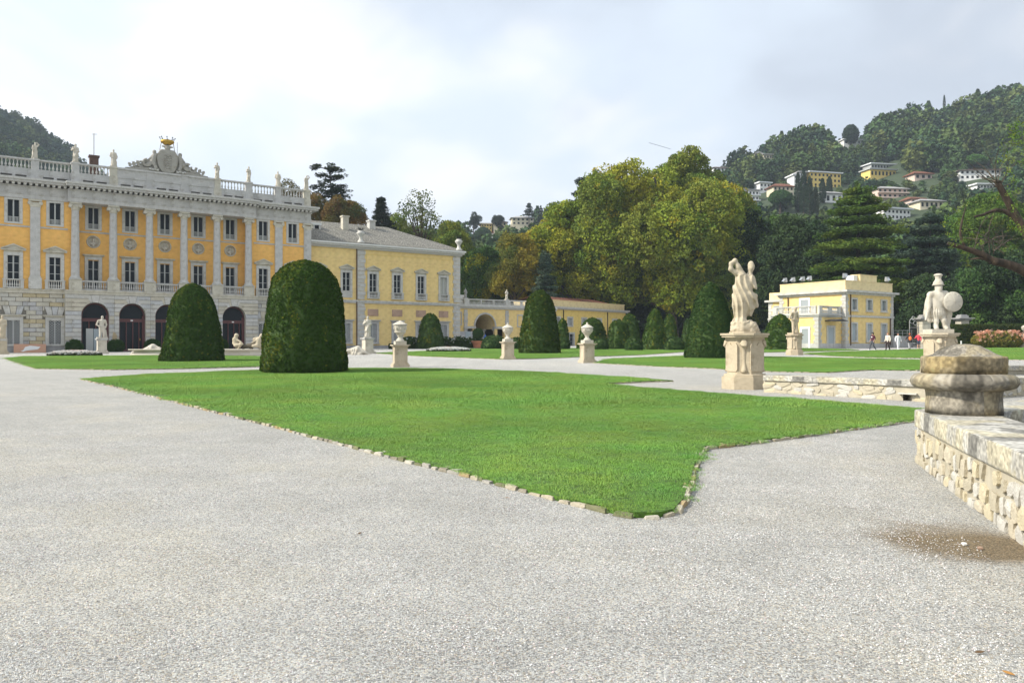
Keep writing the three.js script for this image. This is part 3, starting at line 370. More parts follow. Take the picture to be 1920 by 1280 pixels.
// ashlar block from an outline, standing proud of a wall
const block = (parent, outline, z, mats, r, depth = 0.06) => part('ashlar_block', extr(outline, depth, z), mats[Math.floor(r() * mats.length)], parent);
const pal = thing('palace', 'grand orange palace with grey columns, arched ground floor and roof balustrade', 'palace', facade(0, 0, 0.6), AL);
{
  const COL = [0, 1, 2, 3, 4, 5].map(k => 1.98 + 3.7 * k), BAY = [0, 1, 2, 3, 4].map(k => 3.88 + 3.7 * k), UL = -9.2, U1 = 1.3, U2 = 21.2, UR = 28.4, WB = -1.1, WF = 0.8, r = rng(11);
  // --- upper walls: side bays flush, the middle set back behind the columns
  const upperHole = u => rect(u - 0.55, u + 0.55, 13.75, 16.05), mainHole = u => rect(u - 0.55, u + 0.55, 6.95, 10.22);
  const sideWin = [-7.4, -3.67, 0.1], rightWin = [22.35, 26.05];
  part('wall', extr(rect(UL, U1 - 0.001, 6.6, 16.3), 0.5, -0.5, sideWin.flatMap(u => [upperHole(u), mainHole(u)])), M.orange, pal);
  part('wall', extr(rect(U2 + 0.001, UR, 6.6, 16.3), 0.5, -0.5, rightWin.flatMap(u => [upperHole(u), mainHole(u)])), M.orange, pal);
  part('wall', [extr(rect(U1, U2, 6.6, 16.3), 0.5, WB - 0.5, BAY.flatMap(u => [upperHole(u), mainHole(u), Array.from({ length: 24 }, (_, i) => [u + 0.6 * Math.cos(i / 24 * 6.2832), 12.3 + 0.6 * Math.sin(i / 24 * 6.2832)])])), box(U1, U1 + 0.4, 6.8, 16.3, WB, -0.002), box(U2 - 0.4, U2, 6.8, 16.3, WB, -0.002)], M.orange, pal);
  part('rear_block', box(UL, UR, 0, 18.3, -18, -2.2), M.cream, pal);
  // --- windows
  for (const u of [...sideWin, ...rightWin]) {
    makeWindow(pal, { u, w: 0, gw: 1.1, g0: 13.75, g1: 16.05, s0: 13.56, s1: 16.26, sw: 0.82, out: 0.06, rail: 0.55, rows: 1, bar: M.frameGrey });
    makeWindow(pal, { u, w: 0, gw: 1.1, g0: 7.78, g1: 10.22, s0: 7.78, s1: 10.55, sw: 0.86, pediment: { w: 2.1, h: 0.55, gap: 0.22 }, bal: { w: 1.86, y0: 6.8, y1: 7.77 } });
  }
  for (const u of BAY) {
    makeWindow(pal, { u, w: WB, gw: 1.08, g0: 13.75, g1: 16.05, s0: 13.56, s1: 16.26, sw: 0.82, out: 0.06, rail: 0.55, rows: 1 });
    makeWindow(pal, { u, w: WB, gw: 1.08, g0: 7.1, g1: 10.3, s0: 7.0, s1: 10.62, sw: 0.86, hood: 2.15 });
    // medallion with a bust in a round niche
    const ring = part('medallion', (() => { const g = new THREE.TorusGeometry(0.64, 0.07, 6, 28); g.translate(u, 12.3, WB + 0.03); return finish(g); })(), M.warmTrim, pal);
    part('niche', (() => { const g = new THREE.CylinderGeometry(0.62, 0.62, 0.05, 24); g.rotateX(Math.PI / 2); g.translate(u, 12.3, WB - 0.25); return finish(g); })(), M.warmTrim, ring);
    part('bust', [ball(u, 12.5, WB - 0.08, 0.14, 0.18, 0.15), cyl(u, 12.25, 12.4, WB - 0.1, 0.1, 0.08, 8), ball(u, 12.1, WB - 0.12, 0.34, 0.2, 0.16), cyl(u, 11.78, 11.98, WB - 0.1, 0.14, 0.09, 8)], M.marble, ring);
  }
  // --- string courses on the orange walls
  const strip = (u0, u1, w) => part('string_course', box(u0, u1, 13.25, 13.41, w - 0.1, w + 0.07), M.greyStone, pal);
  strip(UL, U1, 0); strip(U2, UR, 0); strip(U1 + 0.4, U2 - 0.4, WB);
  // --- pilasters
  for (const u of [-5.6, -1.73, 24.25, 27.95]) {
    const p = part('pilaster', box(u - 0.46, u + 0.46, 8.14, 15.45, -0.1, 0.2), M.greyStone, pal);
    part('base', [box(u - 0.52, u + 0.52, 7.95, 8.139, -0.1, 0.26), box(u - 0.6, u + 0.6, 6.79, 7.949, -0.1, 0.3)], M.trim, p);
    part('capital', [box(u - 0.5, u + 0.5, 15.451, 15.95, -0.1, 0.24), box(u - 0.62, u + 0.62, 16.05, 16.27, -0.1, 0.32), ...[-0.5, 0.5].map(s => { const g = new THREE.CylinderGeometry(0.2, 0.2, 0.34, 12); g.rotateX(Math.PI / 2); g.translate(u + s, 15.86, 0.12); return finish(g); })], M.warmTrim, p);
  }
  // --- columns
  for (const u of COL) {
    const z = 0.3, c = part('column', lathe([[0.42, 8.3], [0.42, 10.4], [0.405, 12], [0.385, 13.6], [0.36, 15.25], [0.36, 15.4]], 22).translate(u, 0, z), M.greyStone, pal);
    part('base', [lathe([[0.3, 8.02], [0.55, 8.02], [0.57, 8.08], [0.53, 8.15], [0.47, 8.18], [0.5, 8.24], [0.44, 8.3], [0.3, 8.3]], 22).translate(u, 0, z), box(u - 0.6, u + 0.6, 7.92, 8.019, z - 0.6, z + 0.6)], M.trim, c);
    part('pedestal', [box(u - 0.6, u + 0.6, 6.79, 7.919, z - 0.56, z + 0.48)], M.warmTrim, c);
    part('capital', [lathe([[0.3, 15.4], [0.4, 15.42], [0.42, 15.5], [0.38, 15.55], [0.46, 15.8], [0.5, 15.95], [0.3, 15.96]], 18).translate(u, 0, z), box(u - 0.56, u + 0.56, 16.1, 16.26, z - 0.5, z + 0.5), ...[-1, 1].flatMap(s => [-1, 1].map(q => { const g = new THREE.CylinderGeometry(0.2, 0.2, 0.16, 12); g.rotateX(Math.PI / 2); g.rotateY(s * q * 0.5); g.translate(u + s * 0.45, 15.88, z + q * 0.36); return finish(g); })), box(u - 0.4, u + 0.4, 15.97, 16.099, z - 0.4, z + 0.4)], M.warmTrim, c);
  }
  // --- balustrades between the column pedestals
  for (let k = 0; k < 5; k++) { const a = COL[k] + 0.6, b = COL[k + 1] - 0.6, q = part('balustrade', [box(a, b, 7.72, 7.86, 0.2, 0.5), box(a, b, 6.79, 6.95, 0.22, 0.48)], M.greyStone, pal); stuffed(part('balusters', balusters(a, b, 6.95, 7.72, 0.35, 0.23, 0.85), M.greyStone, q)); }
  // --- entablature: architrave, frieze, dentils, cornice
  const ent = (u0, u1, w, ends) => {
    const e = part('entablature', [box(u0, u1, 16.28, 16.72, -1.6, w), box(u0 - ends[0] * 0.04, u1 + ends[1] * 0.04, 16.72, 16.8, -1.6, w + 0.06), box(u0, u1, 16.8, 17.5, -1.6, w - 0.02)], M.greyStone, pal);
    part('cornice', [box(u0 - ends[0] * 0.1, u1 + ends[1] * 0.1, 17.5, 17.62, -1.6, w + 0.12), box(u0 - ends[0] * 0.7, u1 + ends[1] * 0.7, 17.88, 18.12, -1.6, w + 0.78), extr([[-1.6, 18.12], [w + 0.78, 18.12], [w + 0.92, 18.36], [-1.6, 18.36]], u1 - u0 + (ends[0] + ends[1]) * 0.75, 0).rotateY(-Math.PI / 2).scale(1, 1, -1).rotateY(Math.PI).translate(0, 0, 0)].slice(0, 2), M.greyStone, e);
    part('cornice_lip', box(u0 - ends[0] * 0.84, u1 + ends[1] * 0.84, 18.12, 18.35, -1.6, w + 0.92), M.trim, e);
    const n = Math.round((u1 - u0) / 0.52), d = []; for (let i = 0; i < n; i++) { const x = u0 + (i + 0.5) * (u1 - u0) / n; d.push(box(x - 0.13, x + 0.13, 17.64, 17.879, w, w + 0.6)); } stuffed(part('brackets', d, M.trim, e));
  };
  ent(UL, U1 - 0.05, 0.12, [0, 0]); ent(U1 - 0.05, U2 + 0.05, 0.78, [0.3, 0.3]); ent(U2 + 0.05, UR, 0.121, [0, 1]);
  // --- attic with slots, balustrades and piers
  const piers = [-9, -5.6, -1.73, ...COL, 24.25, 27.95], atticW = u => (u > 1.5 && u < 21 ? 0.62 : 0.05);
  for (let k = 0; k < piers.length; k++) {
    const u = piers[k], w = atticW(u), solidPier = k >= 4 && k <= 7;
    const p = part('roof_pier', [box(u - 0.44, u + 0.44, 18.352, 19.4, w - 0.6, w + 0.04), box(u - 0.36, u + 0.36, 19.4, 20.4, w - 0.66, w + 0.02), box(u - 0.44, u + 0.44, 20.4, 20.56, w - 0.72, w + 0.1)], k % 3 === 1 ? M.warmTrim : M.greyStone, pal);
    if (k === piers.length - 1) break;
    const a = u + 0.44, b = piers[k + 1] - 0.44, m = (a + b) / 2, w2 = Math.min(w, atticW(piers[k + 1])), solid = k >= 4 && k <= 6, s0 = m - 1.15, s1 = m + 1.15;
    const at = part('attic_wall', [box(a, b, 18.74, 19.4, w2 - 0.5, w2), box(a, s0, 18.352, 18.74, w2 - 0.5, w2), box(m - 0.15, m + 0.15, 18.352, 18.74, w2 - 0.5, w2), box(s1, b, 18.352, 18.74, w2 - 0.5, w2)].slice(solid ? 0 : 0), M.greyStone, pal);
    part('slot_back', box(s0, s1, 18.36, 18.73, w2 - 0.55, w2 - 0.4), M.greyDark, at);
    if (solid) part('attic_panel', [box(a - 0.08, b + 0.08, 19.401, 20.36, w2 - 0.5, w2 - 0.02), box(a - 0.08, b + 0.08, 19.401, 19.5, w2 - 0.02, w2 + 0.06), box(a, b, 20.36, 20.56, w2 - 0.6, w2 + 0.12)], M.greyStone, at);
    else { part('rail', [box(a - 0.08, b + 0.08, 20.38, 20.55, w2 - 0.5, w2), box(a - 0.08, b + 0.08, 19.401, 19.48, w2 - 0.48, w2 - 0.02)], M.greyStone, at); stuffed(part('balusters', balusters(a - 0.05, b + 0.05, 19.48, 20.38, w2 - 0.25, 0.36, 1.05), M.trim, at)); }
  }
  // --- low roof behind the attic
  { const g = new THREE.BufferGeometry(), e = 18.6, t = 20.1; g.setAttribute('position', new THREE.Float32BufferAttribute([UL, e, -2, UR, e, -2, UR - 8, t, -10, UL, e, -2, UR - 8, t, -10, UL, t, -10, UR, e, -2, UR, e, -18, UR - 8, t, -10, UL, t, -10, UR - 8, t, -10, UR, e, -18, UL, t, -10, UR, e, -18, UL, e, -18], 3)); g.computeVertexNormals(); part('roof', finish(g, 0.25), M.slate, pal); }
  // --- ground floor of the sides: plinth, ashlar courses, latticed windows
  part('string_course', [box(UL, U1 - 0.3, 6.33, 6.62, -0.5, 0.12), box(UL, U1 - 0.3, 6.62, 6.78, -0.5, 0.2)], M.warmTrim, pal);
  part('string_course', [box(U2 + 0.3, UR, 6.33, 6.62, -0.5, 0.12), box(U2 + 0.3, UR, 6.62, 6.78, -0.5, 0.2)], M.warmTrim, pal);
  part('string_course', [box(U1 - 0.3, U2 + 0.3, 6.33, 6.62, -1.6, WF + 0.08), box(U1 - 0.3, U2 + 0.3, 6.62, 6.785, -1.6, WF + 0.16)], M.warmTrim, pal);
  part('plinth', [box(UL, U1 - 0.3, -0.6, 0.85, -0.5, 0.08), box(U2 + 0.3, UR, -0.6, 0.85, -0.5, 0.08)], M.greyDark, pal);
  const gw = [...sideWin], gR = rightWin, holes = a => a.map(u => rect(u - 0.56, u + 0.56, 0.95, 3.45));
  part('backing_wall', extr(rect(UL, U1 - 0.3, 0.85, 6.33), 0.42, -0.5, holes(gw)), M.joint, pal); part('backing_wall', extr(rect(U2 + 0.3, UR, 0.85, 6.33), 0.42, -0.5, holes(gR)), M.joint, pal);
  for (const u of [...gw, ...gR]) makeWindow(pal, { u, w: 0, gw: 1.12, g0: 0.95, g1: 3.45, s0: 0.86, s1: 3.8, sw: 0.88, hood: 2.3, lattice: 0.27, trim: M.trim, sill: true });
  const rowH = (6.33 - 0.85) / 12, rows = Array.from({ length: 12 }, (_, i) => [0.85 + i * rowH, 0.85 + (i + 1) * rowH]), J = 0.026;
  const course = (x0, x1, y0, y1, off) => { const L = 1.22, out = []; for (let x = Math.floor((x0 - off) / L) * L + off; x < x1; x += L) { const a = Math.max(x0, x), b = Math.min(x1, x + L); if (b - a > 0.12) out.push([a, b]); } for (const [a, b] of out) block(pal, rect(a + (a > x0 ? J : 0), b - (b < x1 ? J : 0), y0 + J, y1 - J), -0.078, M.ashlar, r, 0.078); };
  for (const [x0, x1, wins, visible] of [[-5.4, U1 - 0.3, gw.slice(1), 1], [U2 + 0.3, UR, gR, 0]]) rows.forEach(([y0, y1], i) => {
    let cuts = [x0]; for (const u of wins) { const half = y0 < 4.05 && y1 > 0.8 ? (y1 > 3.83 && y0 < 4.06 ? 1.16 : 0.885) : (i === 7 || i === 8 ? 0.98 : 0); if (half) cuts.push(u - half, u + half); } cuts.push(x1);
    for (let c = 0; c < cuts.length; c += 2) if (cuts[c + 1] - cuts[c] > 0.15) course(cuts[c], cuts[c + 1], y0, y1, (i % 2) * 0.61 + 0.2);
  });
  for (const u of [...gw.slice(1), ...gR]) { const y0 = rows[7][0], y1 = rows[8][1], A = [[-0.98, -0.72, -0.98, -0.98], [-0.72, -0.2, -0.98, -0.34], [-0.2, 0.2, -0.34, 0.34], [0.2, 0.72, 0.34, 0.98], [0.72, 0.98, 0.98, 0.98]].slice(1, 4); for (const [b0, b1, t0, t1] of A) block(pal, [[u + b0 + J, y0 + J], [u + b1 - J, y0 + J], [u + t1 - J, y1 - J], [u + t0 + J, y1 - J]], -0.078, M.ashlarPale, r, 0.08); }
  // --- arcade: five arches with stepped voussoirs
  const AR = 1.36, SP = 4.12, x0 = U1 - 0.3, x1 = U2 + 0.3, arc = (c, R, n = 20) => [[c - R, -0.6], ...Array.from({ length: n + 1 }, (_, i) => [c - R * Math.cos(i / n * Math.PI), SP + R * Math.sin(i / n * Math.PI)]), [c + R, -0.6]];
  const archHoles = BAY.map(c => { const h = arc(c, AR + 0.01); h[0][1] = h[h.length - 1][1] = -0.59; return h; });
  part('arcade_wall', extr(rect(x0, x1, -0.6, 6.33), 0.7, 0.02, archHoles), M.ashlar[1], pal);
  part('joint_bed', extr(rect(x0 + 0.002, x1 - 0.002, -0.598, 6.328), 0.02, 0.72, BAY.map(c => arc(c, AR + 0.012).map((q, i, a) => [q[0], i === 0 || i === a.length - 1 ? -0.59 : q[1]]))), M.joint, pal);
  const WZ = 0.741, ang = [0, 0.3, 0.62, 0.92, 1.2], lv = rows.map(q => q[0]).concat(6.33), si = lv.findIndex(y => y > SP - 0.05);
  const edges = [x0, ...BAY.slice(0, 4).map((c, i) => (c + BAY[i + 1]) / 2), x1];
  rows.unshift([0.4, 0.85], [-0.1, 0.4]); lv.unshift(-0.1, 0.4);
  BAY.forEach((c, k) => {
    for (const s of [-1, 1]) {
      const e = (s < 0 ? c - edges[k] : edges[k + 1] - c), X = q => c + s * q;
      const put = o => block(pal, o.map(q => [X(q[0]), q[1]]), WZ, M.ashlarPale, r, 0.06);
      // pier courses below the springing
      const below = rows.filter(q => q[1] <= SP + 0.05).sort((a, b) => a[0] - b[0]);
      below.forEach(([y0, y1], i) => { const end = e - ((i % 2) ? 0 : 0) - J / 2; const cut = (i % 2) ? (e + AR) / 2 + 0.1 : 0; if (cut && e - AR > 0.9) { put(rect(AR, cut - J / 2, y0 + J, y1 - J)); put(rect(cut + J / 2, end, y0 + J, y1 - J)); } else put(rect(AR, end, y0 + J, y1 - J)); });
      // stepped voussoirs: joint i is level at height yl[i], then turns down the radius to the arch
      const yl = [below[below.length - 1][1]]; while (yl[yl.length - 1] + rowH < 6.33 + 0.01) yl.push(yl[yl.length - 1] + rowH); const n = yl.length - 1;
      const an = i => [0.0, 0.36, 0.70, 1.0, 1.22, 1.36][Math.min(i, 5)], hit = (a, R) => [R * Math.cos(a), SP + R * Math.sin(a)], corner = (a, y) => { const t = (y - SP) / Math.max(Math.sin(a), 0.02); return [Math.max(t * Math.cos(a), AR * Math.cos(a)), y]; };
      for (let i = 0; i < n; i++) {
        const a0 = an(i), a1 = an(i + 1), arcp = []; for (let q = 0; q <= 4; q++) arcp.push(hit(mix(a0 + (i ? 0.012 : 0), a1 - 0.012, q / 4), AR + 0.004));
        const lo = i === 0 ? null : corner(a0, yl[i] + J), hi = corner(a1, yl[i + 1] - J); if (i === 0) arcp[0] = [AR + 0.004, yl[0] + J];
        const o = [...arcp, hi, [e - J / 2, yl[i + 1] - J], [e - J / 2, (i === 0 ? yl[0] : yl[i]) + J]]; if (lo) o.push([lo[0] + 0.02, lo[1]]);
        put(o);
      }
      // half-width piece beside the keystone
      const aT = an(n), top = 6.33 - J; if (yl[n] < 6.25) { const o = []; for (let q = 0; q <= 3; q++) o.push(hit(mix(aT + 0.012, 1.42, q / 3), AR + 0.004)); o.push(corner(1.42, top), [e - J / 2, top], [e - J / 2, yl[n] + J], corner(aT, yl[n] + J)); put(o); }
    }
    const aK = 1.372, key = []; for (let q = 0; q <= 4; q++) { const a = mix(aK, Math.PI - aK, q / 4); key.push([c + (AR + 0.004) * Math.cos(a), SP + (AR + 0.004) * Math.sin(a)]); }
    const tx = (6.33 - J - SP) / Math.tan(aK); part('keystone', extr([...key, [c - tx, 6.33 - J], [c + tx, 6.33 - J]], 0.08, WZ), M.ashlarPale[1], pal);
    // glazed doors set back in each arch
    const z = 0.06, fr = [box(c - AR + 0.001, c - AR + 0.16, -0.1, SP, z - 0.1, z + 0.06), box(c + AR - 0.3, c + AR - 0.001, -0.1, SP, z - 0.1, z + 0.12), box(c - AR, c + AR, 3.42, 3.78, z - 0.1, z + 0.08), ...[-0.55, 0.12, 0.75].map(q => box(c + q - 0.05, c + q + 0.05, 0.3, 3.42, z - 0.06, z + 0.04)), box(c - AR, c + AR, -0.1, 0.34, z - 0.08, z + 0.05), finish(new THREE.TorusGeometry(AR - 0.09, 0.09, 6, 24, Math.PI).translate(c, SP, z))];
    const door = part('door', fr, M.doorRed, pal);
    part('pane', box(c - AR, c + AR, -0.1, SP + AR, z - 0.16, z - 0.12), M.glass, door);
    if (k === 0) { part('board', box(c - 0.85, c - 0.15, -0.05, 2.65, z + 0.08, z + 0.12), M.frameGrey, door).userData.label = 'pale grey board leaning in the doorway'; part('board', box(c - 0.1, c + 0.72, -0.05, 2.62, z + 0.07, z + 0.1), M.shutterGrey, door).userData.label = 'grey board leaning in the doorway'; }
    else part('sign_plate', box(c - 0.12, c + 0.12, 3.52, 3.66, z + 0.085, z + 0.1), M.white, door);
    if (k === 1) part('door_handle', [0, 1].flatMap(i => [box(c + 0.82 + i * 0.26, c + 0.88 + i * 0.26, 1.35, 1.6, z + 0.05, z + 0.09)]), M.gold, door);
  });
  part('arcade_soffit', box(x0, x1, 5.6, 6.2, -1.6, -0.1), M.ashlar[1], pal);
}
const ySide = groundY(-60, 84);

// ================================================================== STATUES ON THE ROOF, CREST, WING, ARCADE, ANNEX
const foldy = (f, k, a, top) => (x, y, z) => f(x, y, z) + (y < top ? Math.sin(Math.atan2(z, x) * k + y * 4 + 2 * Math.sin(y * 3)) * a * clamp((top - y) * 3) : 0);
const draped = v => { // standing draped figures about 1.85 m tall on a small plinth
  const c = [[0, 0.12, 0, 0.24, 0.02, 0.85, 0, 0.2, 0.8], [0.02, 0.85, 0, 0.19, 0, 1.33, 0, 0.2, 0.75], [-0.19, 1.42, 0, 0.085, 0.19, 1.42, 0, 0.085], [0, 1.45, 0, 0.06, 0.01, 1.56, 0.02, 0.055], [0.01, 1.66, 0.03, 0.095, 0.01, 1.72, 0.01, 0.1]];
  if (v === 0) c.push([-0.22, 1.4, 0, 0.075, -0.3, 1.1, 0.05, 0.06], [-0.3, 1.1, 0.05, 0.06, -0.12, 0.98, 0.17, 0.05], [0.22, 1.4, 0, 0.075, 0.33, 1.12, 0, 0.06], [0.33, 1.12, 0, 0.055, 0.3, 0.86, 0.1, 0.05], [0.26, 0.1, -0.04, 0.1, 0.24, 0.6, -0.05, 0.08]);
  if (v === 1) c.push([-0.22, 1.4, 0, 0.075, -0.34, 1.14, 0.02, 0.06], [-0.34, 1.14, 0.02, 0.06, -0.16, 1.3, 0.18, 0.05], [0.22, 1.4, 0, 0.075, 0.26, 1.1, 0.06, 0.06], [0.26, 1.1, 0.06, 0.06, 0.05, 1.08, 0.2, 0.05], [-0.1, 0.6, 0.12, 0.14, 0.15, 1.1, 0.1, 0.1]);
  if (v === 2) c.push([0.22, 1.42, 0, 0.075, 0.36, 1.62, 0.05, 0.06], [0.36, 1.62, 0.05, 0.055, 0.16, 1.82, 0.05, 0.05], [-0.22, 1.4, 0, 0.075, -0.3, 1.1, 0, 0.06], [-0.3, 1.1, 0, 0.055, -0.26, 0.82, 0.08, 0.05], [-0.24, 0.1, 0, 0.12, -0.2, 0.8, 0, 0.1]);
  const f = foldy(capsules(c, 0.07), 7, 0.022, 1.25);
  return mergeGeometries([sdfMesh(f, [-0.55, 0.03, -0.42], [0.55, 1.95, 0.42], 0.042), box(-0.3, 0.3, 0, 0.1, -0.27, 0.27)]);
};
const figures = [0, 1, 2].map(draped);
const roofStatue = [[-1.73, 0.05, 0, 1.0, 'weathered statue with raised elbow on the leftmost visible roof pier'], [1.98, 0.62, 1, 1.15, 'broad draped statue on the pier above the first column'], [5.68, 0.62, 0, 1.1, 'upright statue on the pier left of the carved crest'], [16.78, 0.62, 1, 1.1, 'white statue on the pier right of the carved crest'], [20.48, 0.62, 1, 1.1, 'draped statue on the pier above the last column'], [24.25, 0.05, 0, 1.08, 'small statue second from the right end of the palace roof'], [27.95, 0.05, 2, 1.05, 'statue at the right corner of the palace roof']];
roofStatue.forEach(([u, w, k, s, label], i) => { const m = single('roof_statue', figures[i === 0 ? 2 : k], M.marble, label, 'statue', 'statues on the palace roof'); m.position.set(...facade(u, w - 0.32, 0.6 + 20.562)); m.rotation.y = AL + [0.5, 0.2, -0.2, 0.3, 0.5, -0.5, 0.2][i]; m.scale.setScalar(s); });
{ // carved coat of arms
  const [x, y, z] = facade(11.25, 0.35, 0.6 + 20.562), t = thing('coat_of_arms', 'grey carved coat of arms with golden crown above the palace cornice', 'coat of arms', [x, y, z], AL), S = M.crestStone;
  const sh = new THREE.Shape(); sh.moveTo(-0.78, 2.45); sh.quadraticCurveTo(0, 2.7, 0.78, 2.45); sh.quadraticCurveTo(1.15, 1.9, 0.98, 1.2); sh.quadraticCurveTo(0.9, 0.5, 0.55, 0.16); sh.quadraticCurveTo(0, -0.02, -0.55, 0.16); sh.quadraticCurveTo(-0.9, 0.5, -0.98, 1.2); sh.quadraticCurveTo(-1.15, 1.9, -0.78, 2.45);
  const shield = part('shield', finish(new THREE.ExtrudeGeometry(sh, { depth: 0.3, bevelEnabled: true, bevelSize: 0.1, bevelThickness: 0.12, bevelSegments: 2 }).translate(0, 0, -0.1)), S, t);
  for (let i = 0; i < 6; i++) part('carved_band', (() => { const p = []; for (let q = 0; q <= 8; q++) p.push(v3(-0.42 + q * 0.105, 0.55 + i * 0.29 + 0.07 * Math.sin(q * 1.6 + i), 0.36)); return tube(p, [0.045, 0.06, 0.045], 5); })(), S, shield);
  part('backing_relief', extr([[-4.3, 0.05], [-3.4, 0.5], [-2.4, 1.05], [-1.7, 1.75], [-0.9, 2.2], [0.9, 2.2], [1.7, 1.75], [2.4, 1.05], [3.4, 0.5], [4.3, 0.05]], 0.3, -0.3), S, t);
  part('mask', sdfMesh(capsules([[0, 2.85, 0.1, 0.3, 0, 3.0, 0.1, 0.28], [-0.3, 3.02, 0.1, 0.12, -0.55, 3.05, 0.1, 0.08], [0.3, 3.02, 0.1, 0.12, 0.55, 3.05, 0.1, 0.08], [-0.6, 2.5, 0.1, 0.2, 0.6, 2.5, 0.1, 0.2]], 0.1), [-0.9, 2.2, -0.4], [0.9, 3.4, 0.6], 0.06), S, shield);
  const crown = part('crown', [finish(new THREE.TorusGeometry(0.62, 0.13, 6, 20).rotateX(Math.PI / 2).scale(1, 1.4, 0.8).translate(0, 3.62, 0.05)), cyl(0, 3.28, 3.5, 0.05, 0.42, 0.55, 14)], M.gold, t);
  for (let i = 0; i < 8; i++) { const a = i / 8 * 6.2832 + 0.2, cx = Math.cos(a) * 0.7, cz = Math.sin(a) * 0.56 + 0.05; part('crown_point', [bar(v3(cx * 0.9, 3.7, cz), v3(cx * 1.15, 4.0, cz * 1.1), 0.03), ball(cx * 1.17, 4.06, cz * 1.1, 0.075, 0.075, 0.075, 6, 5)], M.iron, crown); }
  for (const s of [-1, 1]) {
    part('support_rod', bar(v3(s * 0.85, 2.35, 0), v3(s * 0.64, 3.55, 0), 0.04), S, t);
    // putto leaning on the shield, then a long swag of scrolls falling to the side
    const q = capsules([[s * 1.55, 1.15, 0, 0.33, s * 1.4, 1.75, 0, 0.3], [s * 1.38, 2.15, 0.05, 0.2, s * 1.38, 2.3, 0.05, 0.22], [s * 1.4, 1.9, 0.1, 0.13, s * 0.95, 2.1, 0.25, 0.11], [s * 1.6, 1.8, 0, 0.13, s * 1.85, 1.5, 0.1, 0.1], [s * 1.5, 1.0, 0.1, 0.22, s * 1.25, 0.5, 0.3, 0.16], [s * 1.25, 0.5, 0.3, 0.15, s * 1.5, 0.12, 0.35, 0.1], [s * 1.8, 0.9, 0, 0.24, s * 2.3, 0.65, 0.05, 0.18]], 0.1);
    part('putto', sdfMesh(q, [s > 0 ? 0.7 : -2.7, 0.0, -0.5], [s > 0 ? 2.7 : -0.7, 2.65, 0.7], 0.065), S, t);
    [[2.15, 0.95, 0.52], [2.75, 0.7, 0.42], [3.25, 0.52, 0.32], [3.72, 0.4, 0.24]].forEach(([cx, cy, R], i) => part('scroll', finish(new THREE.TorusGeometry(R * 0.72, R * 0.3, 7, 18, 4.6).rotateZ(s > 0 ? 0.8 + i : 1.6 - i).translate(s * cx, cy, 0.08)), S, t));
    part('sloping_base', extr([[s * 0.9, 0], [s * 4.5, 0], [s * 4.4, 0.14], [s * 2.4, 0.34], [s * 0.9, 0.42]].sort(() => 0), 0.6, -0.35), S, t);
    [0, 1, 2].forEach(i => part('leaf_spray', [0, 1, 2, 3].map(k => ball(s * (3.0 + i * 0.42 + k * 0.07), 0.75 - i * 0.16 + (k % 2) * 0.18, 0.1, 0.09, 0.16, 0.08, 6, 5)), S, t));
    part('garland', [0, 1, 2, 3].map(k => ball(s * (1.1 + k * 0.24), 0.18 + 0.06 * (k % 2), 0.34, 0.17, 0.12, 0.12, 7, 5)), M.trim, t);
  }
}
// roof chimney and masts on the palace
{ const c = thing('roof_chimney', 'brown brick chimney behind the palace balustrade', 'chimney', facade(4.35, -5, 0.6 + 18.5), AL); part('stack', box(-0.45, 0.45, 0, 4.0, -0.4, 0.4), M.brick, c); part('cap', box(-0.55, 0.55, 4.0, 4.2, -0.5, 0.5), M.brick, c);
  single('mast', [bar(v3(0, 0, 0), v3(0, 2.6, 0), 0.045), bar(v3(-0.2, 2.5, 0), v3(0.35, 2.5, 0), 0.03)], M.greyDark, 'short grey antenna mast above the brown roof chimney', 'antenna').position.set(...facade(4.35, -5, 0.6 + 22.7));
  single('mast', bar(v3(0, 0, 0), v3(0, 6.4, 0), 0.035), M.greyDark, 'tall thin pole behind the carved crest', 'pole').position.set(...facade(13.6, -6, 0.6 + 19.4)); }
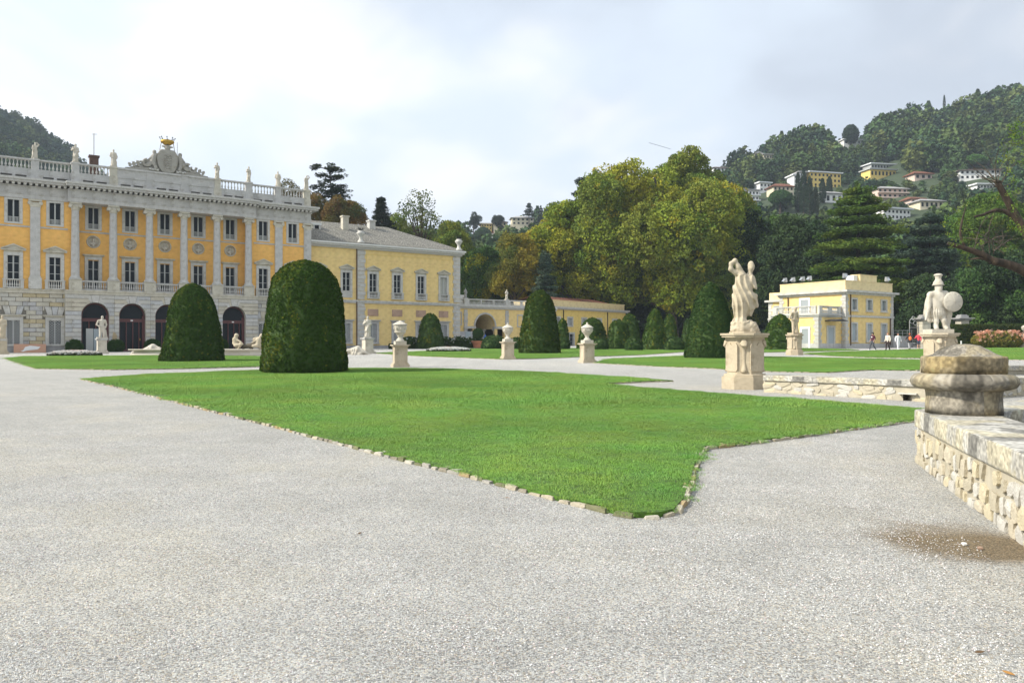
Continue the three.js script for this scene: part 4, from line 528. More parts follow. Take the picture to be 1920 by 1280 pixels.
// --- the two-storey yellow wing
{
  const U0 = 28.5, t = thing('palace_wing', 'two-storey pale yellow wing with grey slab roof and pedimented windows', 'building', facade(U0, -0.8, 0.6), AL), L = 51.0 - U0, A = 35.0 - U0;
  const main = [37.38, 40.98, 44.65, 48.28].map(u => u - U0), left = [33.56 - U0], lh = 1.25;
  const hole = u => rect(u - 0.55, u + 0.55, u < A ? 8.0 : 7.15, 10.4), low = u => rect(u - 0.55, u + 0.55, 1.2, 3.65);
  const all = [...left, ...main, 1.3];
  part('wall', extr(rect(0, L, -0.4, 14), 0.5, -0.5, all.flatMap(u => [hole(u), low(u)])), M.yellow, t);
  part('rear_block', box(0, L, -0.4, 14, -16, -1.2), M.yellow, t); part('end_wall', box(L - 0.4, L - 0.002, -0.4, 14, -1.2, -0.5), M.yellow, t);
  for (const u of all) {
    const pale = u === main[3];
    makeWindow(t, { u, w: 0, gw: 1.06, g0: 8.0, g1: 10.4, s0: 8.0, s1: 10.75, sw: 0.82, pediment: { w: 1.95, h: 0.5, gap: 0.14 }, pane: pale ? M.curtain : M.glass, bal: u < A ? null : { w: 1.75, y0: 7.05, y1: 7.98 }, sill: u < A, apron: u < A ? 7.1 : 0 });
    makeWindow(t, { u, w: 0, gw: 1.06, g0: 1.2, g1: 3.65, s0: 1.05, s1: 3.95, sw: 0.86, hood: 2.1, lattice: 0.17, trim: M.greyStone, hoodMat: M.greyStone, sill: true });
    if (u > A) part('plaque', box(u - 0.78, u + 0.78, 4.72, 5.66, 0, 0.05), M.pinkPanel, t);
  }
  for (const [x0, x1] of [[A + 0.1, A + 1.25], [L - 1.2, L]]) { const n = 13; for (const [y0, y1] of [[-0.2, 6.4], [6.9, 14]]) for (let i = 0; i < n; i++) { const a = mix(y0, y1, i / n), b = mix(y0, y1, (i + 1) / n), inx = i % 2 ? 0 : 0.14; part('quoin_block', box(x0 + (x0 > 10 ? inx : 0), x1 - (x0 > 10 ? 0 : inx), a + 0.02, b - 0.02, -0.1, 0.11), M.ashlarPale[i % 2], t); } }
  part('string_course', [box(-0.02, L + 0.1, 6.4, 6.6, -0.5, 0.16), box(-0.02, L + 0.12, 6.6, 6.8, -0.5, 0.24)], M.trim, t);
  part('plinth', box(0, L - 0.01, -0.4, 0.75, -0.3, 0.1), M.greyDark, t);
  const co = part('cornice', [box(0, L + 0.25, 13.6, 13.85, -0.5, 0.3), box(0, L + 0.5, 13.85, 14.12, -0.5, 0.6)], M.trim, t);
  part('gutter', box(0, L + 0.62, 14.121, 14.3, -0.6, 0.75), M.white, co);
  for (const [x0, x1, y] of [[A + 1.4, L - 1.35, 12.95], [A + 1.4, L - 1.35, 6.0]]) part('panel_moulding', [box(x0, x1, y, y + 0.07, -0.1, 0.035), box(x0, x0 + 0.06, y - (y > 9 ? 5.6 : 4.9), y, -0.1, 0.03)], M.yellowDeep, t);
  part('downpipe', [cyl(A - 0.02, 0, 13.6, 0.14, 0.075, 0.075, 8)], M.brownPipe, t);
  // hipped roof of stone slabs
  const e = 14.31, rg = 18.15, x0 = -0.5, x1 = L + 0.7, z0 = 0.8, z1 = -16.5, zc = (z0 + z1) / 2, g = new THREE.BufferGeometry();
  g.setAttribute('position', new THREE.Float32BufferAttribute([x0, e, z0, x1, e, z0, x1 - 8.6, rg, zc, x0, e, z0, x1 - 8.6, rg, zc, x0, rg, zc, x1, e, z0, x1, e, z1, x1 - 8.6, rg, zc, x0, rg, zc, x1 - 8.6, rg, zc, x1, e, z1, x0, rg, zc, x1, e, z1, x0, e, z1, x0, e, z0, x0, rg, zc, x0, e, z1], 3)); g.computeVertexNormals();
  const roof = part('roof', finish(g, 0.42), M.slate, t);
  const dz = -4.0, dy = 16.4; part('dormer', [box(-0.4, 3.0, dy - 0.9, dy - 0.42, dz - 3, dz), box(-0.6, 3.15, dy + 0.55, dy + 0.85, dz - 3, dz + 0.1), box(-0.4, -0.2, dy - 0.42, dy + 0.55, dz - 0.2, dz), box(0.55, 0.75, dy - 0.42, dy + 0.55, dz - 0.2, dz), box(2.05, 2.2, dy - 0.42, dy + 0.55, dz - 0.2, dz), box(2.85, 3.0, dy - 0.42, dy + 0.55, dz - 3, dz)], M.white, roof);
  part('dormer_pane', box(-0.3, 2.9, dy - 0.42, dy + 0.55, dz - 0.35, dz - 0.25), M.glass, roof);
  for (const [u, z, h, w, m] of [[6.9, -5.0, 2.5, 0.42, M.warmTrim], [11.6, -6.6, 2.5, 0.45, M.trim]]) part('chimney', [box(u - w, u + w, 15, 17.4 + h * 0.45, z - w, z + w), box(u - w - 0.1, u + w + 0.1, 17.4 + h * 0.45, 17.6 + h * 0.45, z - w - 0.1, z + w + 0.1)], m, roof);
  part('skylight', box(11.9, 13.3, 16.2, 16.32, -4.9, -4.2), M.glassPale, roof);
  [[A + 0.5, 0.2, 'stone urn with dark spiky plant on the wing eaves beside the downpipe'], [L - 0.3, 0.2, 'stone urn with dark spiky plant on the right corner of the wing eaves']].forEach(([u, z, label]) => {
    const f = thing('eaves_urn', label, 'urn', facade(U0 + u, z - 0.8, 0.6 + 14.31), AL, 'urns on the wing eaves'); part('vase', lathe([[0.001, 0], [0.5, 0], [0.5, 0.25], [0.3, 0.45], [0.2, 0.75], [0.24, 0.95], [0.5, 1.3], [0.55, 1.5], [0.36, 1.62], [0.42, 1.75], [0.001, 1.75]], 12), M.trim, f);
    part('spiky_plant', Array.from({ length: 16 }, (_, i) => { const a = i * 2.4, l = 0.35 + 0.25 * (i % 3) / 2, g = new THREE.ConeGeometry(0.05, 0.85, 4); g.translate(0, 0.42, 0); g.rotateZ(-l * 1.6); g.rotateY(a); g.translate(0, 1.72, 0); return finish(g); }), std(col(0.02, 0.025, 0.022)), f);
  });
}
// --- the low arcade wing with terrace balustrade
{
  const U0 = 51.0, W0 = -2.6, t = thing('garden_arcade', 'low yellow arcade with round arch and terrace balustrade', 'building', facade(U0, W0, 0.9), AL), L = 19, ac = 55.75 - U0 + 0.75, R = 1.75, SPy = 3.35;
  const archH = [[ac - R, -0.4], [ac - R, SPy], ...Array.from({ length: 17 }, (_, i) => [ac - R * Math.cos(i / 16 * Math.PI), SPy + R * Math.sin(i / 16 * Math.PI)]).slice(1), [ac + R, -0.4]], sideH = [rect(ac - R - 1.7, ac - R - 0.45, -0.39, 2.9), rect(ac + R + 0.45, ac + R + 1.7, -0.39, 2.9)];
  archH[0][1] = archH[archH.length - 1][1] = -0.39;
  part('wall', extr(rect(0, L, -0.4, 5.9), 0.5, -0.5, [archH, ...sideH]), M.yellow, t);
  part('archivolt', finish(new THREE.TorusGeometry(R + 0.14, 0.15, 5, 24, Math.PI).scale(1, 1, 0.7).translate(ac, SPy, 0.02)), M.greyStone, t);
  for (const s of [-1, 1]) part('entablature', [box(Math.min(ac + s * R * 0.98, ac + s * (R + 2.0)), Math.max(ac + s * R * 0.98, ac + s * (R + 2.0)), 2.95, 3.28, -0.6, 0.16)], M.greyStone, t);
  part('vault', [finish(new THREE.CylinderGeometry(R, R, 6, 20, 1, true, -Math.PI / 2, Math.PI).rotateX(-Math.PI / 2).translate(ac, SPy, -3.5)), box(ac + R, ac + R + 0.2, 2.9, SPy, -6.5, -0.5), box(ac - R - 0.2, ac - R, 2.9, SPy, -6.5, -0.5)], M.cream, t);
  part('rear_wall', [box(0, L, -0.4, 5.9, -7.5, -6.6)], M.joint, t);
  for (const q of [[ac + R + 0.2, -0.4], [ac - R - 0.2, -0.4], [ac + R - 0.15, -3], [ac + R - 0.15, -5.6], [ac - R + 0.1, -5.6]]) part('column', [cyl(q[0], -0.4, 2.7, q[1], 0.24, 0.21, 12), box(q[0] - 0.3, q[0] + 0.3, 2.7, 2.94, q[1] - 0.3, q[1] + 0.3)], M.trim, t);
  for (const u of [2.05, 9.45, 17]) for (let i = 0; i < 12; i++) part('quoin_block', box(u - (i % 2 ? 0.28 : 0.34), u + (i % 2 ? 0.28 : 0.34), -0.2 + i * 0.5, 0.27 + i * 0.5, -0.1, 0.1), M.greyStone, t);
  part('cornice', [box(0, L, 5.9, 6.15, -7, 0.16), box(0, L, 6.15, 6.42, -7, 0.36)], M.trim, t);
  part('roof_terrace', box(0, L, 6.422, 6.5, -7, 0.2), M.trim, t);
  for (const [a, b] of [[0, 1.7], [2.4, 9.1], [9.8, 16.7]]) { const n = Math.max(1, Math.round((b - a) / 2.3)); for (let i = 0; i < n; i++) { const x0 = mix(a, b, i / n), x1 = mix(a, b, (i + 1) / n), q = part('balustrade', [box(x0, x1, 7.22, 7.38, -0.2, 0.14), box(x0, x1, 6.5, 6.62, -0.18, 0.12), box(x0, x0 + 0.22, 6.62, 7.22, -0.2, 0.13)], M.trim, t); stuffed(part('balusters', balusters(x0 + 0.22, x1, 6.62, 7.22, -0.03, 0.22, 0.8), M.trim, q)); } }
  for (const u of [2.05, 9.45, 17]) part('pier', [box(u - 0.35, u + 0.35, 6.5, 7.45, -0.35, 0.2)], M.trim, t);
  part('terrace_room', [box(0, 4.6, 6.5, 8.0, -7, -4.4), box(-0.1, 4.8, 8.0, 8.2, -7.1, -4.2)], M.white, t);
  makeWindow(t, { u: 0.9, w: 0, gw: 0.7, g0: 3.6, g1: 5.2, s0: 3.4, s1: 5.4, sw: 0.5, blind: true, trim: M.greyStone });
  makeWindow(t, { u: 11.9, w: 0, gw: 0.8, g0: 3.4, g1: 5.0, s0: 3.25, s1: 5.2, sw: 0.55 });
  [[2.05, 0, 'grey statue on the terrace pier nearest the yellow wing'], [9.45, 1, 'white statue on the terrace pier right of the round arch']].forEach(([u, k, label]) => { const m = single('terrace_statue', figures[k], k ? M.marble : M.greyDark, label, 'statue', 'statues on the terrace'); m.position.set(...facade(U0 + u, W0 - 0.07, 0.9 + 7.452)); m.rotation.y = AL; m.scale.setScalar(k ? 0.86 : 0.82); });
  // grey hoarding, blue cover in front
  const h = thing('hoarding', 'pale grey boarded hoarding in front of the arcade', 'hoarding', facade(U0 + 0.55, W0 + 0.8, 1.1), AL); for (let i = 0; i < 4; i++) part('board', box(i * 0.95, i * 0.95 + 0.93, -0.2, 2.3, -0.03 - (i % 2) * 0.03, 0.03), i % 2 ? M.shutterGrey : stone(0.5, 0.51, 0.53), h);
  single('blue_cover', sdfMesh(capsules([[0, 0, 0, 0.4, 0, 1.2, 0, 0.3], [0, 1.2, 0, 0.3, 0.05, 1.9, 0, 0.06]], 0.1), [-0.6, -0.4, -0.6], [0.6, 2.1, 0.6], 0.08), std(col(0.03, 0.12, 0.42), { roughness: 0.6 }), 'bright blue tarpaulin cover beside the grey hoarding', 'tarpaulin').position.set(...facade(U0 + 4.9, W0 + 0.9, 1.1));
}
// --- long low yellow house at an angle, with red roof edge
{
  const a2 = Math.atan(1470 / 1240), p0 = atDepth(1034, 127), t = thing('yellow_annex', 'long low yellow building with red tiled roof behind the topiaries', 'building', [p0.x, 1.1, -p0.d], a2);
  // length so that the far end falls at its place
  const L = 22.5, up = [1.6, 5.1, 9.2, 13.8, 18.8], wh = u => rect(u - 0.62, u + 0.62, 3.55, 4.75);
  part('wall', extr(rect(0, L, -0.6, 6.1), 0.4, -0.4, [...up.map(wh), rect(4.2, 6.1, -0.1, 2.1)]), M.yellowDeep, t);
  part('rear_block', box(0, L, -0.6, 6.1, -8, -1), M.yellowDeep, t);
  part('cornice', [box(-0.1, L + 0.5, 6.1, 6.3, -8, 0.3), box(-0.1, L + 0.7, 6.3, 6.55, -8, 0.55)], M.greyStone, t);
  part('parapet', [box(0, L, 6.551, 7.55, -8, -0.25), box(0, L + 0.1, 7.55, 7.66, -8.1, -0.15)], M.cream, t);
  const g = new THREE.BufferGeometry(); g.setAttribute('position', new THREE.Float32BufferAttribute([0, 7.67, -0.8, L - 4, 7.67, -0.8, L - 4, 8.5, -4, 0, 7.67, -0.8, L - 4, 8.5, -4, 0, 8.5, -4, L - 4, 7.67, -0.8, L - 4, 7.67, -7.8, L - 4, 8.5, -4, 0, 8.5, -4, L - 4, 8.5, -4, L - 4, 7.67, -7.8, 0, 8.5, -4, L - 4, 7.67, -7.8, 0, 7.67, -7.8], 3)); g.computeVertexNormals(); part('roof', finish(g, 0.5), M.redTile, t);
  for (const u of up) makeWindow(t, { u, w: 0, gw: 1.15, g0: 3.55, g1: 4.75, s0: 3.3, s1: 5.0, sw: 0.86, trim: M.trim, rows: 2, bar: M.frameGrey, pane: M.glassPale });
  makeWindow(t, { u: 5.15, w: 0, gw: 1.85, g0: -0.1, g1: 2.1, s0: -0.1, s1: 2.4, sw: 1.25, trim: M.trim, rows: 4 });
  for (const u of [3.2, 16.4]) part('downpipe', cyl(u, -0.4, 6.1, 0.1, 0.08, 0.08, 6), M.iron, t);
}
// --- the small two-storey pavilion
{
  const c0 = { x: 40.08, d: 94.12 }, t = thing('pavilion', 'small two-storey yellow pavilion with balcony and white corner stones', 'building', [c0.x, 1.0, -c0.d], AL), RW = 10.4, LD = 9.3, LD2 = 12.0;
  // local: right face on z = 0 from x 0 to RW ; left face on x = 0 from z 0 to -LD
  const wU = [1.75, 5.0, 8.25], upH = u => rect(u - 0.5, u + 0.5, 4.75, 5.95), loH = u => rect(u - 0.5, u + 0.5, 1.0, 3.0);
  part('wall', [extr(rect(0, RW, 0, 7.0), 0.4, -0.4, wU.flatMap(u => [upH(u), loH(u)]))], M.yellow, t);
  part('body', [box(0.02, RW - 0.001, 0, 7.0, -LD, -0.8), box(0.001, 0.4, 0, 7.0, -0.8, -0.4), box(1.3, RW, 0, 6.3, -LD2, -LD - 0.001)], M.yellow, t);
  for (const u of wU) { makeWindow(t, { u, w: 0, gw: 0.95, g0: 4.75, g1: 5.95, s0: 4.6, s1: 6.15, sw: 0.72, pane: M.glassPale, rows: 3, bar: M.shutterGrey, sill: true, deep: 0.3 }); makeWindow(t, { u, w: 0, gw: 0.95, g0: 1.0, g1: 3.0, s0: 0.85, s1: 3.2, sw: 0.72, blind: true, sill: true }); }
  const lw = (z, y0, y1, w, mat) => { const g = part('window', [box(-0.08, 0.1, y0 - 0.2, y1 + 0.25, z - w - 0.22, z - w), box(-0.08, 0.1, y0 - 0.2, y1 + 0.25, z + w, z + w + 0.22), box(-0.08, 0.1, y1, y1 + 0.25, z - w, z + w)], M.white, t); part('shutter', box(-0.03, 0.05, y0 - 0.2, y1, z - w, z + w), mat, g); return g; };
  lw(-5.6, 4.4, 6.1, 0.55, M.glassPale); part('window', [box(1.2, 1.4, 4.9, 5.6, -11.2, -10.0)], M.glassPale, t);
  part('string_course', [box(-0.12, RW + 0.12, 3.8, 4.05, -LD, 0.12), box(1.18, RW + 0.1, 3.75, 3.98, -LD2 - 0.1, -LD)], M.trim, t);
  part('cornice', [box(-0.2, RW + 0.2, 6.55, 6.8, -LD - 0.2, 0.2), box(-0.55, RW + 0.55, 6.8, 7.05, -LD - 0.55, 0.55), box(0.9, RW + 0.3, 6.1, 6.35, -LD2 - 0.4, -LD - 0.552)], M.trim, t);
  part('parapet', [box(0.05, RW - 0.05, 7.05, 8.15, -LD, -0.05), box(0, RW, 8.151, 8.25, -LD - 0.02, 0.0), box(1.4, RW - 0.2, 6.351, 7.35, -LD2, -LD - 0.001)], M.cream, t);
  part('parapet_block', [box(3.2, 6.8, 8.251, 9.0, -1.2, -0.06), box(3.1, 6.9, 9.0, 9.08, -1.3, 0)], M.cream, t);
  part('roof_box', box(2.3, 3.15, 8.251, 8.95, -1.4, -0.4), M.white, t);
  part('plinth', [box(-0.06, RW + 0.06, -0.6, 0.62, -LD - 0.06, 0.06), box(1.2, RW, -0.6, 0.6, -LD2 - 0.05, -LD - 0.061)], M.greyStone, t);
  const quoin = (x, z, dx, dz, y0, y1) => { const n = Math.round((y1 - y0) / 0.42); for (let i = 0; i < n; i++) { const a = mix(y0, y1, i / n), b = mix(y0, y1, (i + 1) / n), e = i % 2 ? 0.5 : 0.68; part('quoin_block', box(Math.min(x, x + dx * e), Math.max(x, x + dx * e), a + 0.015, b - 0.015, Math.min(z, z + dz * e), Math.max(z, z + dz * e)), M.ashlarPale[i % 2], t); } };
  quoin(-0.045, 0.045, 1, -1, 0.63, 3.8); quoin(-0.045, 0.045, 1, -1, 4.06, 6.55); quoin(RW + 0.045, 0.045, -1, -1, 0.63, 3.8); quoin(RW + 0.045, 0.045, -1, -1, 4.06, 6.55); quoin(-0.045, -LD - 0.045, 1, 1, 4.06, 6.55); quoin(1.255, -LD2 - 0.045, 1, 1, 0.63, 6.1);
  // porch block with terrace on the left side
  const PX = -4.6, Z0 = -0.56, Z1 = -7.0;
  part('porch', [box(PX, 0, -0.3, 3.75, Z1, Z0)], M.yellow, t);
  part('porch_cornice', [box(PX - 0.12, -0.001, 3.75, 3.95, Z1 - 0.12, Z0 + 0.12), box(PX - 0.25, -0.13, 3.95, 4.12, Z1 - 0.25, Z0 + 0.25)], M.trim, t);
  part('porch_plinth', box(PX - 0.05, -0.07, -0.5, 0.62, Z1 - 0.05, Z0 + 0.05), M.greyStone, t);
  quoin(PX - 0.045, Z0 + 0.045, 1, -1, 0.63, 3.75); quoin(PX - 0.045, Z1 - 0.045, 1, 1, 0.63, 3.75);
  const rail = (ax, az, bx, bz) => { const L = Math.hypot(bx - ax, bz - az), ry = -Math.atan2(bz - az, bx - ax); const T = gs => gs.map(g => g.rotateY(ry).translate(ax, 0, az)); const q = part('balcony_rail', T([box(0, L, 4.95, 5.08, -0.12, 0.12), box(0, L, 4.12, 4.24, -0.11, 0.11), ...[0, 0.5, 1].map(k => box(clamp(L * k, 0.3, L - 0.3) - 0.3, clamp(L * k, 0.3, L - 0.3) + 0.3, 4.24, 4.95, -0.13, 0.13))]), M.trim, t); stuffed(part('balusters', T(balusters(0.6, L - 0.6, 4.24, 4.95, 0, 0.2, 0.75)), M.trim, q)); };
  rail(PX + 0.1, Z0 - 0.05, -0.1, Z0 - 0.05); rail(PX + 0.05, Z1 + 0.1, PX + 0.05, Z0 - 0.3);
  const dr = part('door', [box(-3.0, -2.72, 0, 2.75, Z0 - 0.05, Z0 + 0.08), box(-1.6, -1.32, 0, 2.75, Z0 - 0.05, Z0 + 0.08), box(-2.72, -1.6, 2.5, 2.75, Z0 - 0.05, Z0 + 0.08)], M.trim, t); part('door_leaf', box(-2.72, -1.6, 0, 2.5, Z0 - 0.05, Z0 + 0.03), M.shutterGrey, dr);
  part('canopy', extr([[-3.3, 3.25], [-1.0, 3.25], [-1.0, 3.32], [-2.1, 3.5], [-3.3, 3.36]], 1.5, Z0), M.iron, t);
  const d2 = part('door', [box(PX - 0.08, PX + 0.05, 0, 2.6, -3.0, -2.75), box(PX - 0.08, PX + 0.05, 0, 2.6, -1.85, -1.6), box(PX - 0.08, PX + 0.05, 2.35, 2.6, -2.75, -1.85)], M.white, t); part('door_leaf', box(PX - 0.03, PX + 0.04, 0, 2.35, -2.75, -1.85), M.glassPale, d2);
  part('column', [box(PX - 0.06, PX + 0.3, 0.63, 3.2, -4.1, -3.7), box(PX - 0.3, PX + 0.3, 3.2, 3.4, -4.4, -3.4)], M.trim, t);
  for (const [x, z, y0, y1] of [[0.95, 0.1, 0.4, 6.6], [RW - 0.75, 0.1, 0.4, 3.8], [-0.1, -8.0, 4.2, 6.6]]) part('downpipe', cyl(x, y0, y1, z, 0.07, 0.07, 6), M.brownPipe, t);
  // floodlights on the parapet
  [[0.2, -8.6, 'floodlight farthest left on the pavilion parapet'], [0.2, -7.4, 'second floodlight from the left on the pavilion parapet'], [0.2, -6.0, 'third floodlight from the left on the pavilion parapet'], [0.2, -5.0, 'fourth floodlight from the left on the pavilion parapet'], [0.3, -0.3, 'floodlight on the near corner of the pavilion parapet'], [9.5, -0.3, 'floodlight at the right end of the pavilion parapet']].forEach(([x, z, label], i) => {
    const w = new THREE.Vector3(x, 8.252, z).applyAxisAngle(v3(0, 1, 0), AL).add(t.position), f = thing('floodlight', label, 'floodlight', w.toArray(), i < 4 ? -1.2 : 0.3, 'floodlights on the pavilion');
    part('stand', [bar(v3(0, 0, 0), v3(0, 0.3, 0), 0.04), box(-0.22, 0.22, 0.2, 0.26, -0.04, 0.04)], M.iron, f); const hd = part('head', box(-0.22, 0.22, 0.26, 0.82, -0.2, 0.1).rotateX(0.15), M.steel, f); part('visor', extr([[0.1, 0.4], [0.48, 0.32], [0.1, 0.7]], 0.4, -0.2).rotateY(-Math.PI / 2).translate(0, 0.05, 0), M.steel, hd);
  });
}

// ================================================================== HILLS, HILLSIDE HOUSES, WOOD
const SKY = [[-600, 150], [-200, 150], [0, 200], [40, 214], [80, 236], [115, 262], [140, 292], [170, 312], [250, 365], [400, 430], [600, 450], [780, 452], [860, 436], [920, 432], [1000, 412], [1060, 404], [1150, 388], [1250, 356], [1330, 322], [1400, 280], [1450, 264], [1520, 250], [1580, 266], [1640, 232], [1700, 212], [1780, 200], [1860, 178], [1920, 166], [2000, 150], [2200, 120], [2700, 150]];
const lerpList = (l, x) => { if (x <= l[0][0]) return l[0][1]; for (let i = 1; i < l.length; i++) if (x < l[i][0]) return mix(l[i - 1][1], l[i][1], (x - l[i - 1][0]) / (l[i][0] - l[i - 1][0])); return l[l.length - 1][1]; };
const ridgeD = k => lerpList([[-0.55, 660], [-0.4, 620], [-0.15, 440], [0.15, 430], [0.3, 480], [1, 520]], k), FOOT = 168;
function hillY(x, d) { const k = x / d, dr = ridgeD(k), hr = EYE + (CY - (lerpList(SKY, CX + k * FOC) + 26)) / FOC * dr, s = (d - FOOT) / (dr - FOOT), b = groundY(x, d); if (s <= 0) return b - 0.3; return b - 0.3 + (hr - b) * Math.pow(Math.min(s, 1), 1.12) + (s > 1 ? (s - 1) * 6 : 0) + (fbm(x * 0.012 + 50, d * 0.012, 3, 3) - 0.5) * 10 * sst(0, 0.3, s) * sst(1.15, 0.7, s); }
{
  const ks = [], ds = []; for (let k = -1.4; k <= 1.4; k += 0.03) ks.push(k); for (let s = -0.02; s <= 1.7; s += 0.04) ds.push(s);
  scene.fog = new THREE.FogExp2(new THREE.Color().setRGB(0.66, 0.76, 0.88), 0.00022);
  const pos = [], idx = []; for (const s of ds) for (const k of ks) { const d = mix(FOOT, ridgeD(k), s), x = k * d; pos.push(x, hillY(x, d), -d); }
  const n = ks.length; for (let j = 0; j < ds.length - 1; j++) for (let i = 0; i < n - 1; i++) { const a = j * n + i; idx.push(a, a + 1, a + n, a + 1, a + n + 1, a + n); }
  const g = new THREE.BufferGeometry(); g.setAttribute('position', new THREE.Float32BufferAttribute(pos, 3)); g.setIndex(idx); g.computeVertexNormals(); structure('hill', finish(g, 0.05), M.hill);
}
function hillAt(px, py) { const k = (px - CX) / FOC, dr = ridgeD(k); for (let d = FOOT + 4; d < dr + 30; d += 1) if (hillY(k * d, d) >= EYE + (CY - py) / FOC * d) return { x: k * d, d, y: hillY(k * d, d) }; return { x: k * dr, d: dr, y: hillY(k * dr, dr) }; }
const keepOut = [];
function hillHouse([px0, px1, top, base, floors, cols, wall, roof, roofKind, label, o = {}]) {
  const p = o.d ? { ...atDepth((px0 + px1) / 2, o.d), y: 0 } : hillAt((px0 + px1) / 2, base), s = p.d / FOC, W = (px1 - px0) * s, y0 = EYE + (CY - base) / FOC * p.d, H = (base - top) * s, D = o.deep || Math.max(7, W * 0.5);
  const t = thing('hillside_house', label, 'house', [p.x, y0, -p.d], o.turn ?? 0.12, 'houses on the hillside');
  part('wall', box(-W / 2, W / 2, -7, H, -D, 0), wall, t);
  if (roofKind === 'hip') { const e = 0.9, rh = (o.rh || 0.28) * H + 0.6, g = new THREE.BufferGeometry(), a = [-W / 2 - e, H, e], b = [W / 2 + e, H, e], c = [W / 2 + e, H, -D - e], d = [-W / 2 - e, H, -D - e], i = Math.min(W * 0.35, D / 2 + e), m = [-W / 2 - e + i, H + rh, -D / 2], n = [W / 2 + e - i, H + rh, -D / 2]; g.setAttribute('position', new THREE.Float32BufferAttribute([...a, ...b, ...n, ...a, ...n, ...m, ...b, ...c, ...n, ...c, ...d, ...m, ...c, ...m, ...n, ...d, ...a, ...m], 3)); g.computeVertexNormals(); part('roof', [finish(g, 0.3), box(-W / 2 - e, W / 2 + e, H - 0.25, H - 0.01, -D - e, e)], roof, t); }
  else if (roofKind === 'gable') part('roof', extr([[-W / 2 - 0.8, H - 0.2], [W / 2 + 0.8, H - 0.2], [0, H + W * 0.22]], D + 1.4, -D - 0.7), roof, t);
  else part('roof', [box(-W / 2 - 0.8, W / 2 + 0.8, H, H + 0.55, -D - 0.8, 0.9)], roof, t);
  const fh = H / floors, ww = Math.min(1.5, W / cols * 0.45);
  for (let f = 0; f < floors; f++) { for (let c = 0; c < cols; c++) { const x = -W / 2 + (c + 0.5) * W / cols, y = f * fh + fh * 0.3; part('window', box(x - ww / 2, x + ww / 2, y, y + fh * 0.48, -0.1, 0.06), M.glass, t); } if (o.balcony) part('balcony', box(-W / 2 - 0.3, W / 2 + 0.3, f * fh + 0.02, f * fh + fh * 0.26, 0, 1.2), wall, t); }
  keepOut.push([p.x / p.d - W / 2 / p.d - 0.003, p.x / p.d + W / 2 / p.d + 0.003, p.d, base, D]);
  return t;
}
const wWhite = std(col(0.80, 0.79, 0.76)), wPink = std(col(0.62, 0.48, 0.40)), wYel = std(col(0.70, 0.52, 0.16)), wCream = std(col(0.66, 0.58, 0.42)), wGrey = std(col(0.40, 0.41, 0.40)), rGrey = std(col(0.34, 0.33, 0.32)), rWhite = std(col(0.7, 0.71, 0.72));
[[1414, 1431, 287, 299, 2, 2, wCream, rGrey, 'gable', 'pale stone gabled house high on the hill'], [1432, 1449, 290, 298, 1, 3, wCream, rGrey, 'flat', 'low stone barn beside the high gabled house'],
[1338, 1366, 314, 322, 1, 4, wWhite, M.brownRoof, 'hip', 'white house with dark roof beyond the tall plane tree'], [1582, 1617, 262, 271, 1, 4, wWhite, rWhite, 'flat', 'white villa below the dark round tree on the ridge'],
[1362, 1428, 356, 385, 3, 9, wWhite, rGrey, 'flat', 'long white terraced hotel on the hillside', { balcony: true, turn: 0.3 }], [1424, 1447, 343, 360, 2, 3, wWhite, rWhite, 'flat', 'white block with roof tower next to the terraced hotel', { turn: 0.3 }], [1450, 1490, 349, 368, 2, 5, wCream, M.redTile, 'hip', 'cream house with red tiled roof left of the cypresses'],
[1489, 1498, 328, 352, 3, 1, wWhite, rWhite, 'flat', 'narrow white tower left of the yellow building'], [1499, 1513, 323, 348, 3, 2, wGrey, rGrey, 'flat', 'grey block beside the narrow white tower'], [1515, 1582, 324, 352, 3, 8, wYel, rWhite, 'flat', 'yellow apartment building behind the cypresses', { turn: 0.25 }],
[1630, 1684, 318, 333, 1, 7, wYel, wGrey, 'flat', 'modern building with yellow lower floor on the hill', { turn: 0.2 }], [1632, 1682, 308, 317, 1, 8, wGrey, rWhite, 'flat', 'grey glazed upper storey with white roof above the yellow floor', { turn: 0.2 }],
[1715, 1750, 325, 337, 1, 3, wPink, M.redTile, 'hip', 'small pink house with red hipped roof', { rh: 0.4 }], [1803, 1875, 318, 336, 2, 8, wWhite, M.brownRoof, 'hip', 'long white house with dark eaves at upper right', { turn: -0.1, rh: 0.12 }], [1645, 1704, 353, 372, 2, 6, wPink, rGrey, 'hip', 'wide pinkish house with grey hipped roof', { balcony: true, rh: 0.2 }],
[1709, 1734, 372, 384, 1, 3, wPink, M.redTile, 'hip', 'small house with red roof beside the balconied house'], [1725, 1771, 376, 392, 1, 5, wCream, rGrey, 'hip', 'cream house with low grey roof and drainpipe', { rh: 0.2 }], [1652, 1714, 392, 412, 2, 7, wWhite, rWhite, 'flat', 'white modern villa with long window bands', { turn: 0.3 }],
[1536, 1582, 362, 382, 1, 4, wWhite, rGrey, 'hip', 'white house with grey roof left of the big cedar', { rh: 0.2 }], [1832, 1870, 346, 354, 1, 6, wWhite, rWhite, 'flat', 'low white terrace building behind the bare branch'],
[902, 922, 420, 431, 2, 4, wYel, wCream, 'flat', 'yellow villa on the middle hill'], [926, 950, 416, 424, 1, 3, wCream, M.brownRoof, 'hip', 'small brown-roofed house right of the yellow villa'], [960, 1001, 408, 422, 2, 5, wCream, rGrey, 'hip', 'cream villa with grey roof on the middle hill crest', { rh: 0.2 }], [956, 982, 428, 446, 2, 3, wWhite, wCream, 'flat', 'white house below the cream crest villa'], [904, 930, 436, 456, 2, 4, wWhite, M.redTile, 'hip', 'white balconied house with red roof below the yellow villa', { balcony: true }]].forEach(hillHouse);

